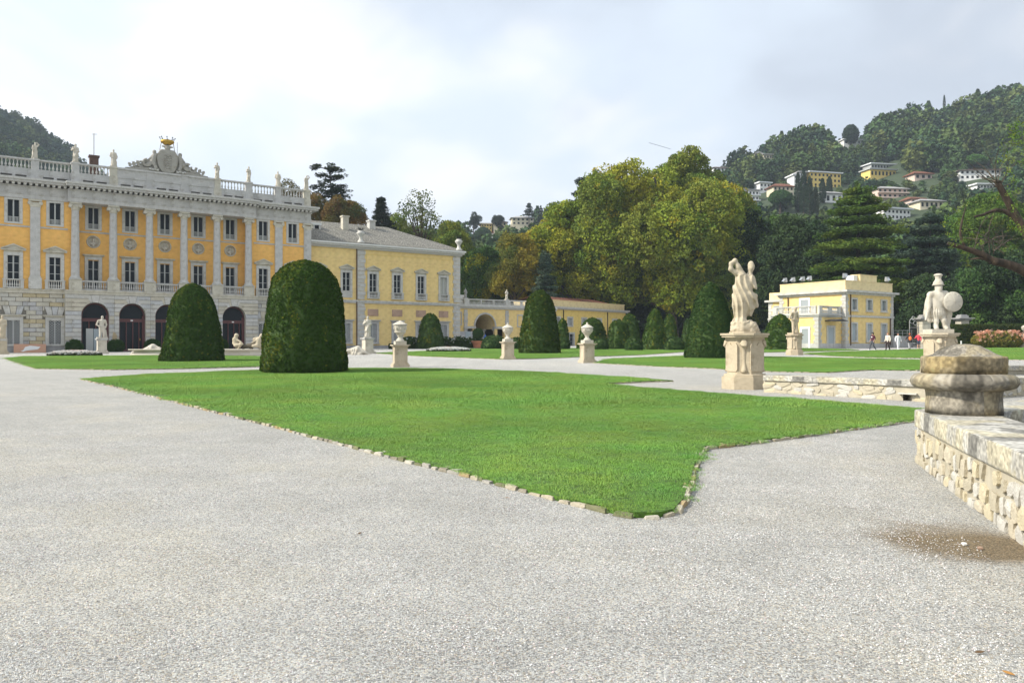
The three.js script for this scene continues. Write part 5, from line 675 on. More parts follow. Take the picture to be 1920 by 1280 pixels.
// ------------------------------------------------------------------ foliage pieces
function leafClump(n, size, spread, seed, o = {}) {           // n folded leaves in a ball
  const r = rng(seed), pos = [], nor = [];
  for (let i = 0; i < n; i++) {
    const c = v3(rr(-1, 1, r), rr(-1, 1, r) * (o.flat ?? 1), rr(-1, 1, r)); if (c.length() > 1) c.multiplyScalar(0.8 / c.length()); c.multiplyScalar(spread);
    const q = new THREE.Quaternion().setFromEuler(new THREE.Euler(rr(-1.2, 1.2, r) * (o.tilt ?? 1), r() * 6.283, rr(-1.2, 1.2, r) * (o.tilt ?? 1))), s = size * rr(0.65, 1.25, r), w = s * (o.w ?? 0.42), f = s * 0.18;
    const a = v3(0, 0, -s / 2).applyQuaternion(q).add(c), b = v3(w, f, 0).applyQuaternion(q).add(c), d = v3(0, 0, s / 2).applyQuaternion(q).add(c), e = v3(-w, f, 0).applyQuaternion(q).add(c);
    for (const tri of [[a, b, d], [a, d, e]]) { const nn = tri[1].clone().sub(tri[0]).cross(tri[2].clone().sub(tri[0])).normalize(); for (const v of tri) { pos.push(v.x, v.y, v.z); nor.push(nn.x, nn.y, nn.z); } }
  }
  const g = new THREE.BufferGeometry(); g.setAttribute('position', new THREE.Float32BufferAttribute(pos, 3)); g.setAttribute('normal', new THREE.Float32BufferAttribute(nor, 3)); g.setAttribute('uv', new THREE.Float32BufferAttribute(new Float32Array(pos.length / 3 * 2), 2)); return g;
}
const clump = { broad: leafClump(34, 0.34, 0.74, 1), fine: leafClump(34, 0.28, 0.7, 2), needle: leafClump(30, 0.5, 0.75, 3, { flat: 0.34, tilt: 0.35, w: 0.16 }), sparse: leafClump(9, 0.36, 0.75, 4), spray: leafClump(30, 0.42, 0.7, 5, { w: 0.12 }) };
const tint = (c, r, j = 0.22) => { const k = 1 + rr(-j, j, r), h = rr(-0.08, 0.08, r); return new THREE.Color().setRGB(c[0] * k * (1 + h), c[1] * k, c[2] * k * (1 - h)); };
const rndQ = r => new THREE.Quaternion().setFromEuler(new THREE.Euler(r() * 6.283, r() * 6.283, r() * 6.283));
const onBall = r => { const z = rr(-1, 1, r), a = r() * 6.283, s = Math.sqrt(1 - z * z); return v3(s * Math.cos(a), z, s * Math.sin(a)); };
// broad tree: lobes of foliage round an uneven crown, limbs reaching into them
function broadTree(o) {
  const { px, top, w, low, label, palette, seed, n = 3000, lobes = 34, geo = clump.broad, size = 1, bark = M.bark, name = 'broadleaf_tree', group = 'trees behind the garden', fill = 0.62, lobeR = 0.34, trunkR = 0.4, trunkPx } = o, r = rng(seed), b = o.hill ? hillAt(px, o.hill) : atDepth(trunkPx ?? px, o.d), d = b.d, c0 = o.hill ? b : atDepth(px, d), s = d / FOC;
  const H = (CY - top) * s + EYE - b.y, L = Math.max(0.5, (CY - low) * s + EYE - b.y), rx = w / 2 * s, ry = (H - L) / 2, cy = (H + L) / 2, dx = c0.x - b.x;
  const t = thing(name, label, 'tree', [b.x, b.y - 0.1, -d], 0, group), blobs = [];
  for (let i = 0; i < lobes; i++) { const v = onBall(r), q = i < lobes * 0.2 ? rr(0.1, 0.5, r) : rr(fill, 0.86, r), R = rr(lobeR * 0.72, lobeR * 1.2, r) * Math.min(rx, ry * 1.2); const up = v.y > 0 ? 1 : 0.92; blobs.push({ p: v3(dx + v.x * q * rx, cy + v.y * q * ry * up, v.z * q * rx * 0.85), R, c: palette[Math.floor(r() * palette.length)] }); }
  const list = []; let guard = 0;
  while (list.length < n && guard++ < n * 6) { const bl = blobs[Math.floor(r() * lobes)], v = onBall(r); if (v.y < -0.35 && r() < 0.6) continue; const p = bl.p.clone().addScaledVector(v, bl.R * rr(0.72, 1.06, r)); let inside = false; for (const q of blobs) if (q !== bl && p.distanceTo(q.p) < q.R * 0.62) { inside = true; break; } if (inside && r() < 0.8) continue; list.push({ p, q: rndQ(r), s: size * rr(0.7, 1.25, r), c: tint(r() < 0.8 ? bl.c : palette[Math.floor(r() * palette.length)], r) }); }
  const limbs = [tube([v3(0, -0.3, 0), v3(dx * 0.1, L * 0.6 + 0.5, 0), v3(dx * 0.4, cy * 0.8, 0.2), v3(dx, H * 0.86, 0)], [trunkR * 1.25, trunkR, trunkR * 0.7, trunkR * 0.16], 9)];
  const lim = Math.min(14, lobes); for (let i = 0; i < lim; i++) { const q = blobs[Math.floor(i * lobes / lim)].p, y = mix(L * 0.7, q.y, 0.45); limbs.push(tube([v3(dx * 0.3, y * 0.92, 0), v3(mix(dx * 0.4, q.x, 0.5), mix(y, q.y, 0.42), q.z * 0.5), q], [trunkR * 0.42, trunkR * 0.26, trunkR * 0.08], 5)); }
  part('trunk', limbs, bark, t); instanced('crown', geo, M.leaf, list, t); return t;
}
// tiered conifers: plates of foliage on level or drooping branches
function tierTree(o) {
  const { px, top, w, low, label, palette, seed, tiers = 12, per = 7, droop = 0.1, shape = q => Math.pow(1 - q, 0.8), size = 1, density = 16, name = 'cedar_tree', lean = 0, thick = 0.5, group = 'trees behind the garden', geo = clump.needle, trunkR = 0.45, wide = 0.3 } = o, r = rng(seed), b = o.hill ? hillAt(px, o.hill) : atDepth(px, o.d), d = b.d, s = d / FOC;
  const H = (CY - top) * s + EYE - b.y, L = Math.max(0.4, (CY - low) * s + EYE - b.y), R = w / 2 * s, t = thing(name, label, 'tree', [b.x, b.y - 0.1, -d], 0, group), list = [], limbs = [tube([v3(0, -0.3, 0), v3(lean * 0.3, H * 0.5, 0), v3(lean, H * 0.98, 0)], [trunkR, trunkR * 0.6, 0.06], 8)];
  for (let i = 0; i < tiers; i++) { const q = (i + rr(-0.3, 0.3, r)) / tiers, y = mix(L, H * 0.985, clamp(q)), rad = Math.max(0.5, R * shape(clamp(q)) * rr(0.8, 1.12, r));
    for (let k = 0; k < per; k++) { const a = (k + rr(-0.35, 0.35, r) + i * 0.43) / per * 6.283, len = rad * rr(0.7, 1.1, r), dy = -droop * len + rr(-0.4, 0.4, r), m = Math.max(3, Math.round(len * density / 10)); const x0 = lean * y / H;
      limbs.push(tube([v3(x0, y, 0), v3(x0 + Math.cos(a) * len * 0.5, y + dy * 0.2 + 0.2, Math.sin(a) * len * 0.5), v3(x0 + Math.cos(a) * len * 0.95, y + dy, Math.sin(a) * len * 0.95)], [trunkR * 0.3, trunkR * 0.18, 0.03], 4));
      const cc = palette[Math.floor(r() * palette.length)];
      for (let j = 0; j < m; j++) { const f = Math.pow(rr(0.1, 1, r), 0.7), wd = len * wide * (0.4 + f) * rr(-1, 1, r); list.push({ p: v3(x0 + Math.cos(a) * len * f - Math.sin(a) * wd, y + dy * f * f + rr(-0.25, 0.3, r) * thick, Math.sin(a) * len * f + Math.cos(a) * wd), ry: r() * 6.283, rx: rr(-0.25, 0.25, r), rz: rr(-0.25, 0.25, r), s: size * rr(0.7, 1.25, r), c: tint(cc, r) }); } } }
  for (let j = 0; j < 10; j++) list.push({ p: v3(lean + rr(-0.3, 0.3, r), H * 0.98 - j * 0.12, rr(-0.3, 0.3, r)), q: rndQ(r), s: size * 0.6, c: tint(palette[0], r) });
  part('trunk', limbs, M.bark, t); instanced('crown', geo, M.leafMatte, list, t); return t;
}
function columnTree(px, d, top, w, low, label, c, seed, name = 'cypress_tree', o = {}) {   // cypress and rounded, dense hill trees
  const p = o.hill ? hillAt(px, low) : atDepth(px, d), s = p.d / FOC, H = (low - top) * s, R = w / 2 * s, r = rng(seed), list = [], t = thing(name, label, 'tree', [p.x, (o.hill ? EYE + (CY - low) / FOC * p.d : p.y) - 0.2, -p.d], 0, o.group || 'distinct trees on the hillside'), n = o.n || 420;
  for (let i = 0; i < n; i++) { const q = Math.pow(r(), 0.9), rad = R * (o.prof ? o.prof(q) : Math.sin(Math.PI * clamp(0.1 + q * 0.9)) ** 0.6 * (1 - q * 0.35)), a = r() * 6.283, f = rr(0.78, 1.04, r); list.push({ p: v3(Math.cos(a) * rad * f, H * mix(o.from ?? 0.04, 1, q), Math.sin(a) * rad * f), q: rndQ(r), s: rr(0.8, 1.3, r) * (o.size || R * 0.42), c: tint(c, r, 0.28) }); }
  part('trunk', tube([v3(0, -4, 0), v3(0, H * 0.3, 0), v3(0.05, H * 0.75, 0)], [R * 0.16 + 0.1, R * 0.12 + 0.08, 0.05], 6), M.bark, t); instanced('crown', o.geo || clump.broad, M.leafMatte, list, t);
  if (o.hill) keepOut.push([p.x / p.d - R / p.d * 0.6, p.x / p.d + R / p.d * 0.6, p.d, low]); return t;
}
const DK = [0.028, 0.05, 0.026];
[[1497, 0, 322, 13, 398, 'tall dark cypress left of its neighbours on the hill'], [1508, 0, 318, 15, 400, 'tallest dark cypress in the hillside row'], [1519, 0, 330, 13, 402, 'slim cypress third in the hillside row'], [1530, 0, 350, 14, 402, 'short pale green cypress at the right of the row'], [1543, 0, 334, 13, 380, 'dark cypress before the yellow apartment building'], [1556, 0, 330, 13, 378, 'cypress right of the yellow apartment windows'], [1772, 0, 177, 5, 206, 'lone thin cypress on the hill skyline']].forEach((a, i) => columnTree(...a, i === 3 ? [0.06, 0.085, 0.03] : DK, 600 + i, 'cypress_tree', { hill: true, n: 380 }));
columnTree(1596, 0, 236, 24, 268, 'dark egg-shaped tree on the ridge above the white villa', [0.024, 0.045, 0.022], 620, 'round_tree', { hill: true, from: 0.1, prof: q => Math.sin(Math.PI * clamp(0.08 + q * 0.9)) ** 0.55, n: 700 });
const umbrella = q => (q < 0.3 ? 0.75 + q : Math.sqrt(clamp(1 - ((q - 0.3) / 0.7) ** 2)));
columnTree(1464, 0, 360, 34, 402, 'umbrella pine with flat green crown on the hillside', [0.05, 0.11, 0.03], 621, 'umbrella_pine', { hill: true, from: 0.62, prof: umbrella, n: 620, size: 1.6 });
columnTree(1828, 0, 294, 34, 318, 'bright green umbrella pine above the long white house', [0.06, 0.13, 0.03], 622, 'umbrella_pine', { hill: true, from: 0.5, prof: umbrella, n: 620, size: 1.7 });
columnTree(906, 0, 428, 26, 464, 'umbrella pine before the white balconied house', [0.045, 0.085, 0.035], 623, 'umbrella_pine', { hill: true, from: 0.5, prof: umbrella, n: 460, size: 1.5 });
[[888, 0, 398, 22, 438, 'dark bushy tree left of the yellow hill villa'], [934, 0, 404, 20, 440, 'dark tree between the middle hill houses'], [944, 0, 426, 24, 466, 'blue-green conifer below the middle hill villas'], [1014, 0, 384, 22, 430, 'dark conifer right of the crest villa'], [992, 0, 379, 20, 410, 'flat-tiered cedar above the crest villa']].forEach(([px, , top, w, low, label], i) => (i > 1 ? tierTree : broadTree)({ px, hill: low, top, w: w * 1.25, low: low - (low - top) * 0.2, label, palette: i === 2 ? [[0.03, 0.055, 0.045], [0.04, 0.065, 0.05]] : [[0.035, 0.052, 0.032], [0.045, 0.065, 0.036]], seed: 630 + i, n: 420, lobes: 16, size: 1.0, lobeR: 0.36, tiers: 8, per: 7, density: 14, droop: i === 4 ? 0.02 : 0.3, name: 'hill_tree', group: 'distinct trees on the hillside', trunkR: 0.3 }));

{ // the wood that covers the hills: one mass
  const mk = (seed, con) => { const r = rng(seed), gs = [], N = 330; const core = new THREE.IcosahedronGeometry(0.52, 1); core.scale(1, con ? 1.5 : 0.95, 1); core.translate(0, con ? 0.9 : 0.75, 0); gs.push(finish(core)); const lob = Array.from({ length: 9 }, () => { const v = onBall(r); return { v: v3(v.x * 0.55, 0.8 + v.y * 0.45, v.z * 0.55), R: rr(0.36, 0.55, r) }; });
    for (let i = 0; i < N; i++) { let p; if (con) { const q = r(), a = r() * 6.283, rad = (1 - q) ** 0.8 * 0.85 * rr(0.8, 1.1, r); p = v3(Math.cos(a) * rad, 0.1 + q * 2.3, Math.sin(a) * rad); } else { const l = lob[i % 9], v = onBall(r); p = l.v.clone().addScaledVector(v, l.R * rr(0.85, 1.1, r)); } const g = leafClump(2, 0.27, 0.1, seed * 999 + i); g.translate(p.x, p.y, p.z); gs.push(g); } return mergeGeometries(gs); };
  const kinds = [mk(1), mk(2), mk(3), mk(4, true)], lists = [[], [], [], []], r = rng(99), pal2 = [[0.042, 0.078, 0.032], [0.056, 0.095, 0.032], [0.075, 0.112, 0.036], [0.036, 0.066, 0.038], [0.088, 0.115, 0.036], [0.050, 0.086, 0.028]];
  for (let i = 0; i < 6000; i++) {
    const k = r() < 0.2 ? rr(-0.78, -0.42, r) : rr(-0.2, 0.82, r), dr = ridgeD(k), d = mix(FOOT + 6, dr + 25, Math.pow(r(), 0.75)), x = k * d, y = hillY(x, d), py = CY - (y - EYE) / d * FOC, kind = r() < 0.14 ? 3 : Math.floor(r() * 3), s = rr(3.6, 8.2, r) * (kind === 3 ? 0.75 : 1);
    let hit = false; for (const [k0, k1, hd, base, D = 3] of keepOut) if (k > k0 - s * 0.95 / d && k < k1 + s * 0.95 / d && d > hd - 80 && d < hd + D + s * 0.6) { const topPy = CY - (y + s * (kind === 3 ? 2.6 : 1.75) - EYE) / d * FOC; if (d > hd - 3 || topPy < base - 3) { hit = true; break; } }
    if (hit) continue;
    lists[kind].push({ p: P(x, y - 0.4, d), ry: r() * 6.283, s: v3(s, s * rr(0.8, 1.25, r), s), c: tint(pal2[Math.floor(r() * 6)], r, 0.3) });
  }
  for (let i = 0; i < 4200; i++) {                              // undergrowth and young trees between the houses
    const k = rr(-0.06, 0.72, r), dr = ridgeD(k), d = mix(FOOT + 30, dr, r()), x = k * d, y = hillY(x, d), kind = Math.floor(r() * 3), s = rr(1.3, 3.0, r); let near = false, hit = false;
    for (const [k0, k1, hd, base, D = 3] of keepOut) if (k > k0 - 9 / d && k < k1 + 9 / d && d > hd - 85 && d < hd + D + 14) { near = true; const lat = k > k0 - s / d && k < k1 + s / d; if (lat && d > hd - s && d < hd + D + s * 0.5) hit = true; else if (lat && d < hd && CY - (y + s * 1.7 - EYE) / d * FOC < base - 2) hit = true; if (hit) break; }
    if (near && !hit) lists[kind].push({ p: P(x, y - 0.3, d), ry: r() * 6.283, s: v3(s, s * rr(0.8, 1.2, r), s), c: tint(pal2[Math.floor(r() * 6)], r, 0.35) });
  }
  lists.forEach((l, i) => { const im = instanced('hillside_wood', kinds[i], M.leafMatte, l, scene); im.name = numbered('hillside_wood'); im.userData = { kind: 'stuff', label: i === 3 ? 'dark conifers scattered through the hillside wood' : 'dense green wood covering the hills', category: 'wood', group: 'wood on the hills' }; });
}
// ------------------------------------------------------------------ trees of the park behind the garden
const GOLD = [[0.29, 0.30, 0.026], [0.20, 0.255, 0.026], [0.37, 0.32, 0.026], [0.14, 0.22, 0.03], [0.23, 0.28, 0.03]], OLIVE = [[0.18, 0.23, 0.036], [0.15, 0.22, 0.036], [0.22, 0.25, 0.036], [0.12, 0.19, 0.036]], GREEN = [[0.07, 0.135, 0.03], [0.09, 0.17, 0.035], [0.055, 0.11, 0.03]], DARK = [[0.036, 0.066, 0.026], [0.05, 0.084, 0.03], [0.03, 0.056, 0.026]], BLUE = [[0.065, 0.10, 0.07], [0.05, 0.085, 0.056], [0.08, 0.115, 0.076]], BROWN = [[0.19, 0.13, 0.04], [0.13, 0.12, 0.036], [0.16, 0.10, 0.034], [0.09, 0.11, 0.036]], LIME = [[0.10, 0.17, 0.025], [0.075, 0.14, 0.025], [0.14, 0.18, 0.03]], AUTUMN = [[0.27, 0.23, 0.03], [0.17, 0.17, 0.03], [0.12, 0.16, 0.034], [0.30, 0.24, 0.03]];
broadTree({ px: 1228, trunkPx: 1266, d: 150, top: 280, w: 345, low: 600, label: 'huge plane tree with yellowing crown and pale trunk', palette: [...GOLD, ...OLIVE], seed: 21, n: 10500, lobes: 80, size: 1.25, bark: M.barkPale, trunkR: 0.95, lobeR: 0.26, name: 'plane_tree' });
broadTree({ px: 1075, d: 152, top: 385, w: 190, low: 580, label: 'golden green plane tree left of the huge one', palette: GOLD, seed: 22, n: 6000, lobes: 50, size: 1.2, bark: M.barkPale, trunkR: 0.5, lobeR: 0.3, name: 'plane_tree' });
broadTree({ px: 1285, d: 163, top: 272, w: 190, low: 480, label: 'darker green tree rising behind the huge plane tree', palette: [...OLIVE, GREEN[1], GOLD[3]], seed: 23, n: 4200, lobes: 44, size: 1.1, trunkR: 0.6, lobeR: 0.26, fill: 0.5 });
broadTree({ px: 1380, d: 146, top: 378, w: 150, low: 630, label: 'dark green tree right of the huge plane tree', palette: [...DARK, ...OLIVE], seed: 24, n: 3600, lobes: 34, size: 1.05 });
broadTree({ px: 1300, d: 156, top: 440, w: 160, low: 635, label: 'shaded tree under the right of the huge plane crown', palette: DARK, seed: 25, n: 2400, lobes: 26, size: 1.1 });
broadTree({ px: 1160, d: 160, top: 470, w: 150, low: 640, label: 'dark undergrowth tree behind the yellow annex end', palette: DARK, seed: 26, n: 2200, lobes: 24, size: 1.1 });
tierTree({ px: 1090, d: 172, top: 313, w: 130, low: 470, label: 'flat-topped dark cedar above the golden plane trees', palette: [[0.04, 0.06, 0.04], [0.032, 0.05, 0.034]], seed: 27, tiers: 9, per: 8, shape: q => 1.05 - 0.55 * q, droop: 0.22, size: 1.3, density: 26, lean: 3 });
broadTree({ px: 965, d: 142, top: 440, w: 110, low: 560, label: 'amber autumn tree behind the terrace balustrade', palette: AUTUMN, seed: 28, n: 2600, lobes: 28, size: 0.9, geo: clump.fine });
broadTree({ px: 915, d: 148, top: 462, w: 110, low: 575, label: 'green and yellow tree behind the terrace statue', palette: [...GREEN, ...GREEN, GOLD[0]], seed: 29, n: 2600, lobes: 28, size: 0.9 });
broadTree({ px: 850, d: 152, top: 416, w: 84, low: 540, label: 'rounded brownish green tree behind the wing corner', palette: OLIVE, seed: 30, n: 2600, lobes: 30, size: 0.9, geo: clump.fine });
tierTree({ px: 1022, d: 136, top: 468, w: 60, low: 575, label: 'blue-green conifer beside the golden plane tree', palette: BLUE, seed: 31, tiers: 14, per: 7, droop: 0.3, size: 1.0, density: 22, name: 'conifer_tree' });
broadTree({ px: 880, d: 158, top: 500, w: 130, low: 600, label: 'dense green tree right behind the wing end wall', palette: GREEN, seed: 32, n: 2400, lobes: 28, size: 1 });
broadTree({ px: 1000, d: 165, top: 500, w: 160, low: 620, label: 'dark green tree mass behind the arcade roof', palette: [...DARK, OLIVE[0]], seed: 33, n: 2600, lobes: 30, size: 1.2 });
broadTree({ px: 790, d: 140, top: 362, w: 100, low: 452, label: 'thin-leaved open tree with dark forked branches above the wing roof', palette: [[0.10, 0.14, 0.05], [0.07, 0.10, 0.04], [0.13, 0.15, 0.05]], seed: 34, n: 210, lobes: 26, size: 0.95, geo: clump.sparse, trunkR: 0.6, fill: 0.5, name: 'open_tree' });
tierTree({ px: 714, d: 158, top: 364, w: 92, low: 470, label: 'dark pointed spruce above the wing roof', palette: [[0.022, 0.032, 0.022], [0.028, 0.04, 0.024]], seed: 35, tiers: 20, per: 8, droop: 0.35, size: 0.9, density: 26, name: 'spruce_tree', shape: q => 1.02 - q });
tierTree({ px: 632, d: 138, top: 303, w: 94, low: 410, label: 'tall irregular pine above the palace corner', palette: [[0.03, 0.045, 0.026], [0.04, 0.055, 0.028]], seed: 36, tiers: 8, per: 4, droop: -0.04, size: 1.0, density: 18, name: 'pine_tree', shape: q => 0.9 - 0.25 * Math.abs(q - 0.5), lean: -1.4, thick: 0.5 });
broadTree({ px: 640, d: 132, top: 372, w: 78, low: 440, label: 'rusty brown autumn tree beside the tall pine', palette: BROWN, seed: 37, n: 1500, lobes: 24, size: 0.75, geo: clump.fine });
broadTree({ px: 562, d: 136, top: 348, w: 110, low: 440, label: 'bronze tree showing through the palace roof balustrade', palette: BROWN, seed: 38, n: 1100, lobes: 26, size: 0.7, geo: clump.fine });
broadTree({ px: 745, d: 172, top: 415, w: 110, low: 520, label: 'grey-green tree behind the spruce', palette: [...OLIVE, [0.05, 0.065, 0.035]], seed: 39, n: 1800, lobes: 24, size: 0.9 });
broadTree({ px: 820, d: 172, top: 432, w: 70, low: 520, label: 'green tree between the open tree and the wing urn', palette: GREEN, seed: 40, n: 1200, lobes: 18, size: 0.9 });
// right-hand park
tierTree({ px: 1610, d: 120, top: 336, w: 222, low: 560, label: 'large green cedar with layered branches behind the pavilion', palette: [[0.10, 0.165, 0.032], [0.075, 0.13, 0.03], [0.13, 0.185, 0.032]], seed: 41, tiers: 12, per: 10, droop: 0.07, shape: q => Math.pow(1 - q, 0.62), size: 1.05, density: 42, thick: 0.8, trunkR: 0.6, wide: 0.34 });
broadTree({ px: 1490, d: 138, top: 410, w: 170, low: 640, label: 'very dark tree between plane tree and cedar', palette: DARK, seed: 42, n: 3000, lobes: 32, size: 1.2 });
tierTree({ px: 1745, d: 128, top: 392, w: 170, low: 610, label: 'blue cedar with sweeping grey-green branches', palette: BLUE, seed: 43, tiers: 12, per: 8, droop: 0.25, shape: q => Math.pow(1 - q, 0.45), size: 1.1, density: 34, name: 'blue_cedar' });
broadTree({ px: 1620, d: 134, top: 500, w: 230, low: 645, label: 'dark shrubbery directly behind the pavilion', palette: DARK, seed: 44, n: 2800, lobes: 32, size: 1.2 });
broadTree({ px: 1760, d: 112, top: 520, w: 170, low: 645, label: 'dark evergreen thicket behind the gate', palette: [...DARK, GREEN[2]], seed: 45, n: 2400, lobes: 30, size: 1.0 });
broadTree({ px: 1870, d: 108, top: 470, w: 170, low: 640, label: 'dense green tree behind the clipped hedge', palette: [...GREEN, ...DARK], seed: 46, n: 3200, lobes: 34, size: 0.95 });
broadTree({ px: 1860, d: 135, top: 372, w: 150, low: 520, label: 'fresh light green tree on the slope at right', palette: LIME, seed: 47, n: 2800, lobes: 30, size: 1.0 });
broadTree({ px: 1965, d: 140, top: 385, w: 110, low: 560, label: 'bright green tree at the right picture edge', palette: [...LIME, ...GREEN], seed: 48, n: 2600, lobes: 28, size: 1.05 });
broadTree({ px: 1790, d: 150, top: 405, w: 130, low: 540, label: 'mixed green tree left of the light green one', palette: [...GREEN, LIME[1]], seed: 49, n: 2000, lobes: 26, size: 1.1 });
broadTree({ px: 1440, d: 158, top: 392, w: 130, low: 560, label: 'mid green tree on the slope beyond the plane tree', palette: [...GREEN, ...DARK], seed: 50, n: 2000, lobes: 26, size: 1.2 });
{ // the old tree reaching in from the right edge: lopped limbs, bare twigs and a few leafy shoots
  const d = 30, b = atDepth(2030, d), t = thing('old_tree', 'gnarled brown limbs with lopped ends reaching in from the right edge', 'tree', [b.x, b.y, -d]), o = v3(b.x, b.y, -d), A = (x, y, dd = 0) => at(x, y, d + dd).sub(o);
  part('trunk', [tube([v3(0, -0.3, 0), v3(0.1, 1.3, 0), A(2010, 560)], [0.39, 0.328, 0.281], 10), tube([A(2010, 560), A(1960, 530), A(1905, 500), A(1860, 488)], [0.281, 0.234, 0.172, 0.148], 9)], M.barkBrown, t);
  part('limb', tube([A(1862, 488), A(1835, 474), A(1806, 464), A(1778, 456)], [0.148, 0.125, 0.0936, 0.0702], 8), M.barkBrown, t);
  part('limb', tube([A(1862, 490), A(1842, 484), A(1820, 486)], [0.0936, 0.0624, 0.0234], 6), M.barkBrown, t);
  part('limb', tube([A(2000, 520), A(1950, 470), A(1915, 420), A(1890, 375), A(1872, 342)], [0.234, 0.187, 0.156, 0.133, 0.109], 8), M.barkBrown, t);
  part('limb', tube([A(1912, 418), A(1890, 398), A(1868, 394), A(1845, 402), A(1828, 406)], [0.117, 0.0936, 0.078, 0.0546, 0.039], 6), M.barkBrown, t);
  part('limb', tube([A(1812, 466), A(1802, 440), A(1806, 410), A(1812, 388)], [0.0546, 0.0468, 0.0351, 0.0156], 6), M.barkBrown, t);
  part('cut_end', (() => { const e = A(1871, 340); return ball(e.x, e.y, e.z, 0.15, 0.06, 0.14); })(), M.deadWood, t);
  const r = rng(71), tw = []; for (let i = 0; i < 30; i++) { const s = i < 16 ? A(1872 + rr(-4, 8, r), 342 + rr(-4, 10, r)) : A(rr(1800, 1900, r), rr(440, 480, r)), e = i < 16 ? A(rr(1805, 1915, r), rr(262, 352, r), rr(-1, 1, r)) : A(rr(1790, 1920, r), rr(380, 450, r), rr(-1, 1, r)); const m = s.clone().lerp(e, 0.5).add(v3(rr(-0.2, 0.2, r), rr(-0.1, 0.25, r), 0)); tw.push(tube([s, m, e], [0.022, 0.014, 0.005], 4)); } part('twigs', tw, M.deadWood, t);
  const list = []; for (const [x, y, rx, ry, n] of [[1905, 290, 34, 60, 60], [1895, 380, 30, 36, 26], [1795, 425, 30, 36, 40], [1910, 440, 26, 30, 24], [1830, 445, 24, 14, 14], [1925, 250, 28, 36, 36]]) for (let i = 0; i < n; i++) { const a = r() * 6.283, q = Math.sqrt(r()); list.push({ p: A(x + Math.cos(a) * q * rx, y + Math.sin(a) * q * ry, rr(-1.5, 1.5, r)), q: rndQ(r), s: rr(0.12, 0.22, r), c: tint(LIME[Math.floor(r() * 3)], r) }); } instanced('leafy_shoots', clump.sparse, M.leaf, list, t);
}
single('crane_jib', [bar(at(1217, 267, 520), at(1258, 279, 520), 0.16, 4)], M.steel, 'distant crane jib above the plane tree crown', 'crane');

// ================================================================== CLIPPED YEWS, MOUNDS, HEDGES, FLOWERS
const sprig = leafClump(16, 0.9, 0.62, 8, { w: 0.17 });
const PROF = {
  tall: [[0, 0.9], [0.02, 0.98], [0.12, 1], [0.3, 0.965], [0.55, 0.89], [0.72, 0.81], [0.84, 0.70], [0.92, 0.53], [0.97, 0.33], [1, 0.02]],
  bell: [[0, 0.95], [0.02, 1], [0.2, 0.95], [0.45, 0.84], [0.7, 0.70], [0.83, 0.57], [0.92, 0.41], [0.98, 0.2], [1, 0.02]],
  cone: [[0, 0.97], [0.03, 1], [0.25, 0.92], [0.5, 0.78], [0.72, 0.6], [0.86, 0.42], [0.95, 0.24], [1, 0.02]],
  dome: [[0, 0.86], [0.08, 0.96], [0.3, 1], [0.55, 0.92], [0.75, 0.75], [0.9, 0.5], [0.97, 0.28], [1, 0.02]],
};
function clipped(name, label, px, base, w, top, prof, palette, seed, o = {}) {
  const p = o.d ? atDepth(px, o.d) : onGround(px, base), s = p.d / FOC, R = w / 2 * s, H = (base - top) * s, r = rng(seed), P2 = PROF[prof];
  const t = thing(name, label, o.cat || 'topiary', [p.x, p.y + (o.lift ?? 0.03), -p.d], 0, o.group || 'clipped yews');
  const rad = q => lerpList(P2, q) * R, lump = (a, y) => 1 + (fbm(Math.cos(a) * 2.2 + seed, y * 1.2 / Math.max(R, 1) + 4, Math.sin(a) * 2.2 + 9, 3) - 0.5) * 0.2;
  const pts3 = [], A = 36, B = 26, idx = []; for (let j = 0; j <= B; j++) for (let i = 0; i < A; i++) { const q = j / B, a = i / A * 6.2832, rd = rad(q) * 0.965 * lump(a, q * H); pts3.push(Math.cos(a) * rd, q * H * 0.985, Math.sin(a) * rd); }
  for (let j = 0; j < B; j++) for (let i = 0; i < A; i++) { const a = j * A + i, b = j * A + (i + 1) % A; idx.push(a, a + A, b, b, a + A, b + A); }
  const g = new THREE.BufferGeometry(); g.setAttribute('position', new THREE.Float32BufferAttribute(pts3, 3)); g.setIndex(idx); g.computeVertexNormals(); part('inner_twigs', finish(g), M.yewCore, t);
  const sz = clamp(p.d * 0.0022, 0.075, 0.22), area = 6.28 * R * 0.85 * H + 3.14 * R * R * 0.5, n = Math.min(9000, Math.round(area / (sz * sz) * 1.25)), list = [], up = v3(0, 1, 0);
  for (let i = 0; i < n; i++) { let q = r(); if (r() > rad(q) / R + 0.25) q = r(); if (i > n * 0.9) q = rr(0.8, 1, r); const a = r() * 6.2832, rd = rad(q), sl = (rad(Math.min(1, q + 0.02)) - rad(Math.max(0, q - 0.02))) / (0.04 * H), nn = v3(Math.cos(a), -sl, Math.sin(a)).normalize(); const f = lump(a, q * H), pal3 = fbm(Math.cos(a) * 3 + seed, q * 4, Math.sin(a) * 3, 3) > 0.56 ? palette[1] : palette[0]; list.push({ p: v3(Math.cos(a) * rd * f, q * H, Math.sin(a) * rd * f).addScaledVector(nn, rr(-0.5, 0.3, r) * sz), q: new THREE.Quaternion().setFromUnitVectors(up, nn).multiply(new THREE.Quaternion().setFromAxisAngle(up, r() * 6.28)), s: v3(sz * rr(0.75, 1.2, r), sz * rr(0.55, 0.95, r), sz * rr(0.75, 1.2, r)), c: tint(r() < (pal3 === palette[1] ? 0.14 : 0.02) ? palette[2] : pal3, r, 0.34) }); }
  instanced('foliage', sprig, M.leafMatte, list, t); return t;
}
const YEW = [[0.047, 0.090, 0.017], [0.080, 0.126, 0.021], [0.16, 0.17, 0.025]], YEWG = [[0.042, 0.082, 0.024], [0.055, 0.10, 0.028], [0.085, 0.115, 0.02]];
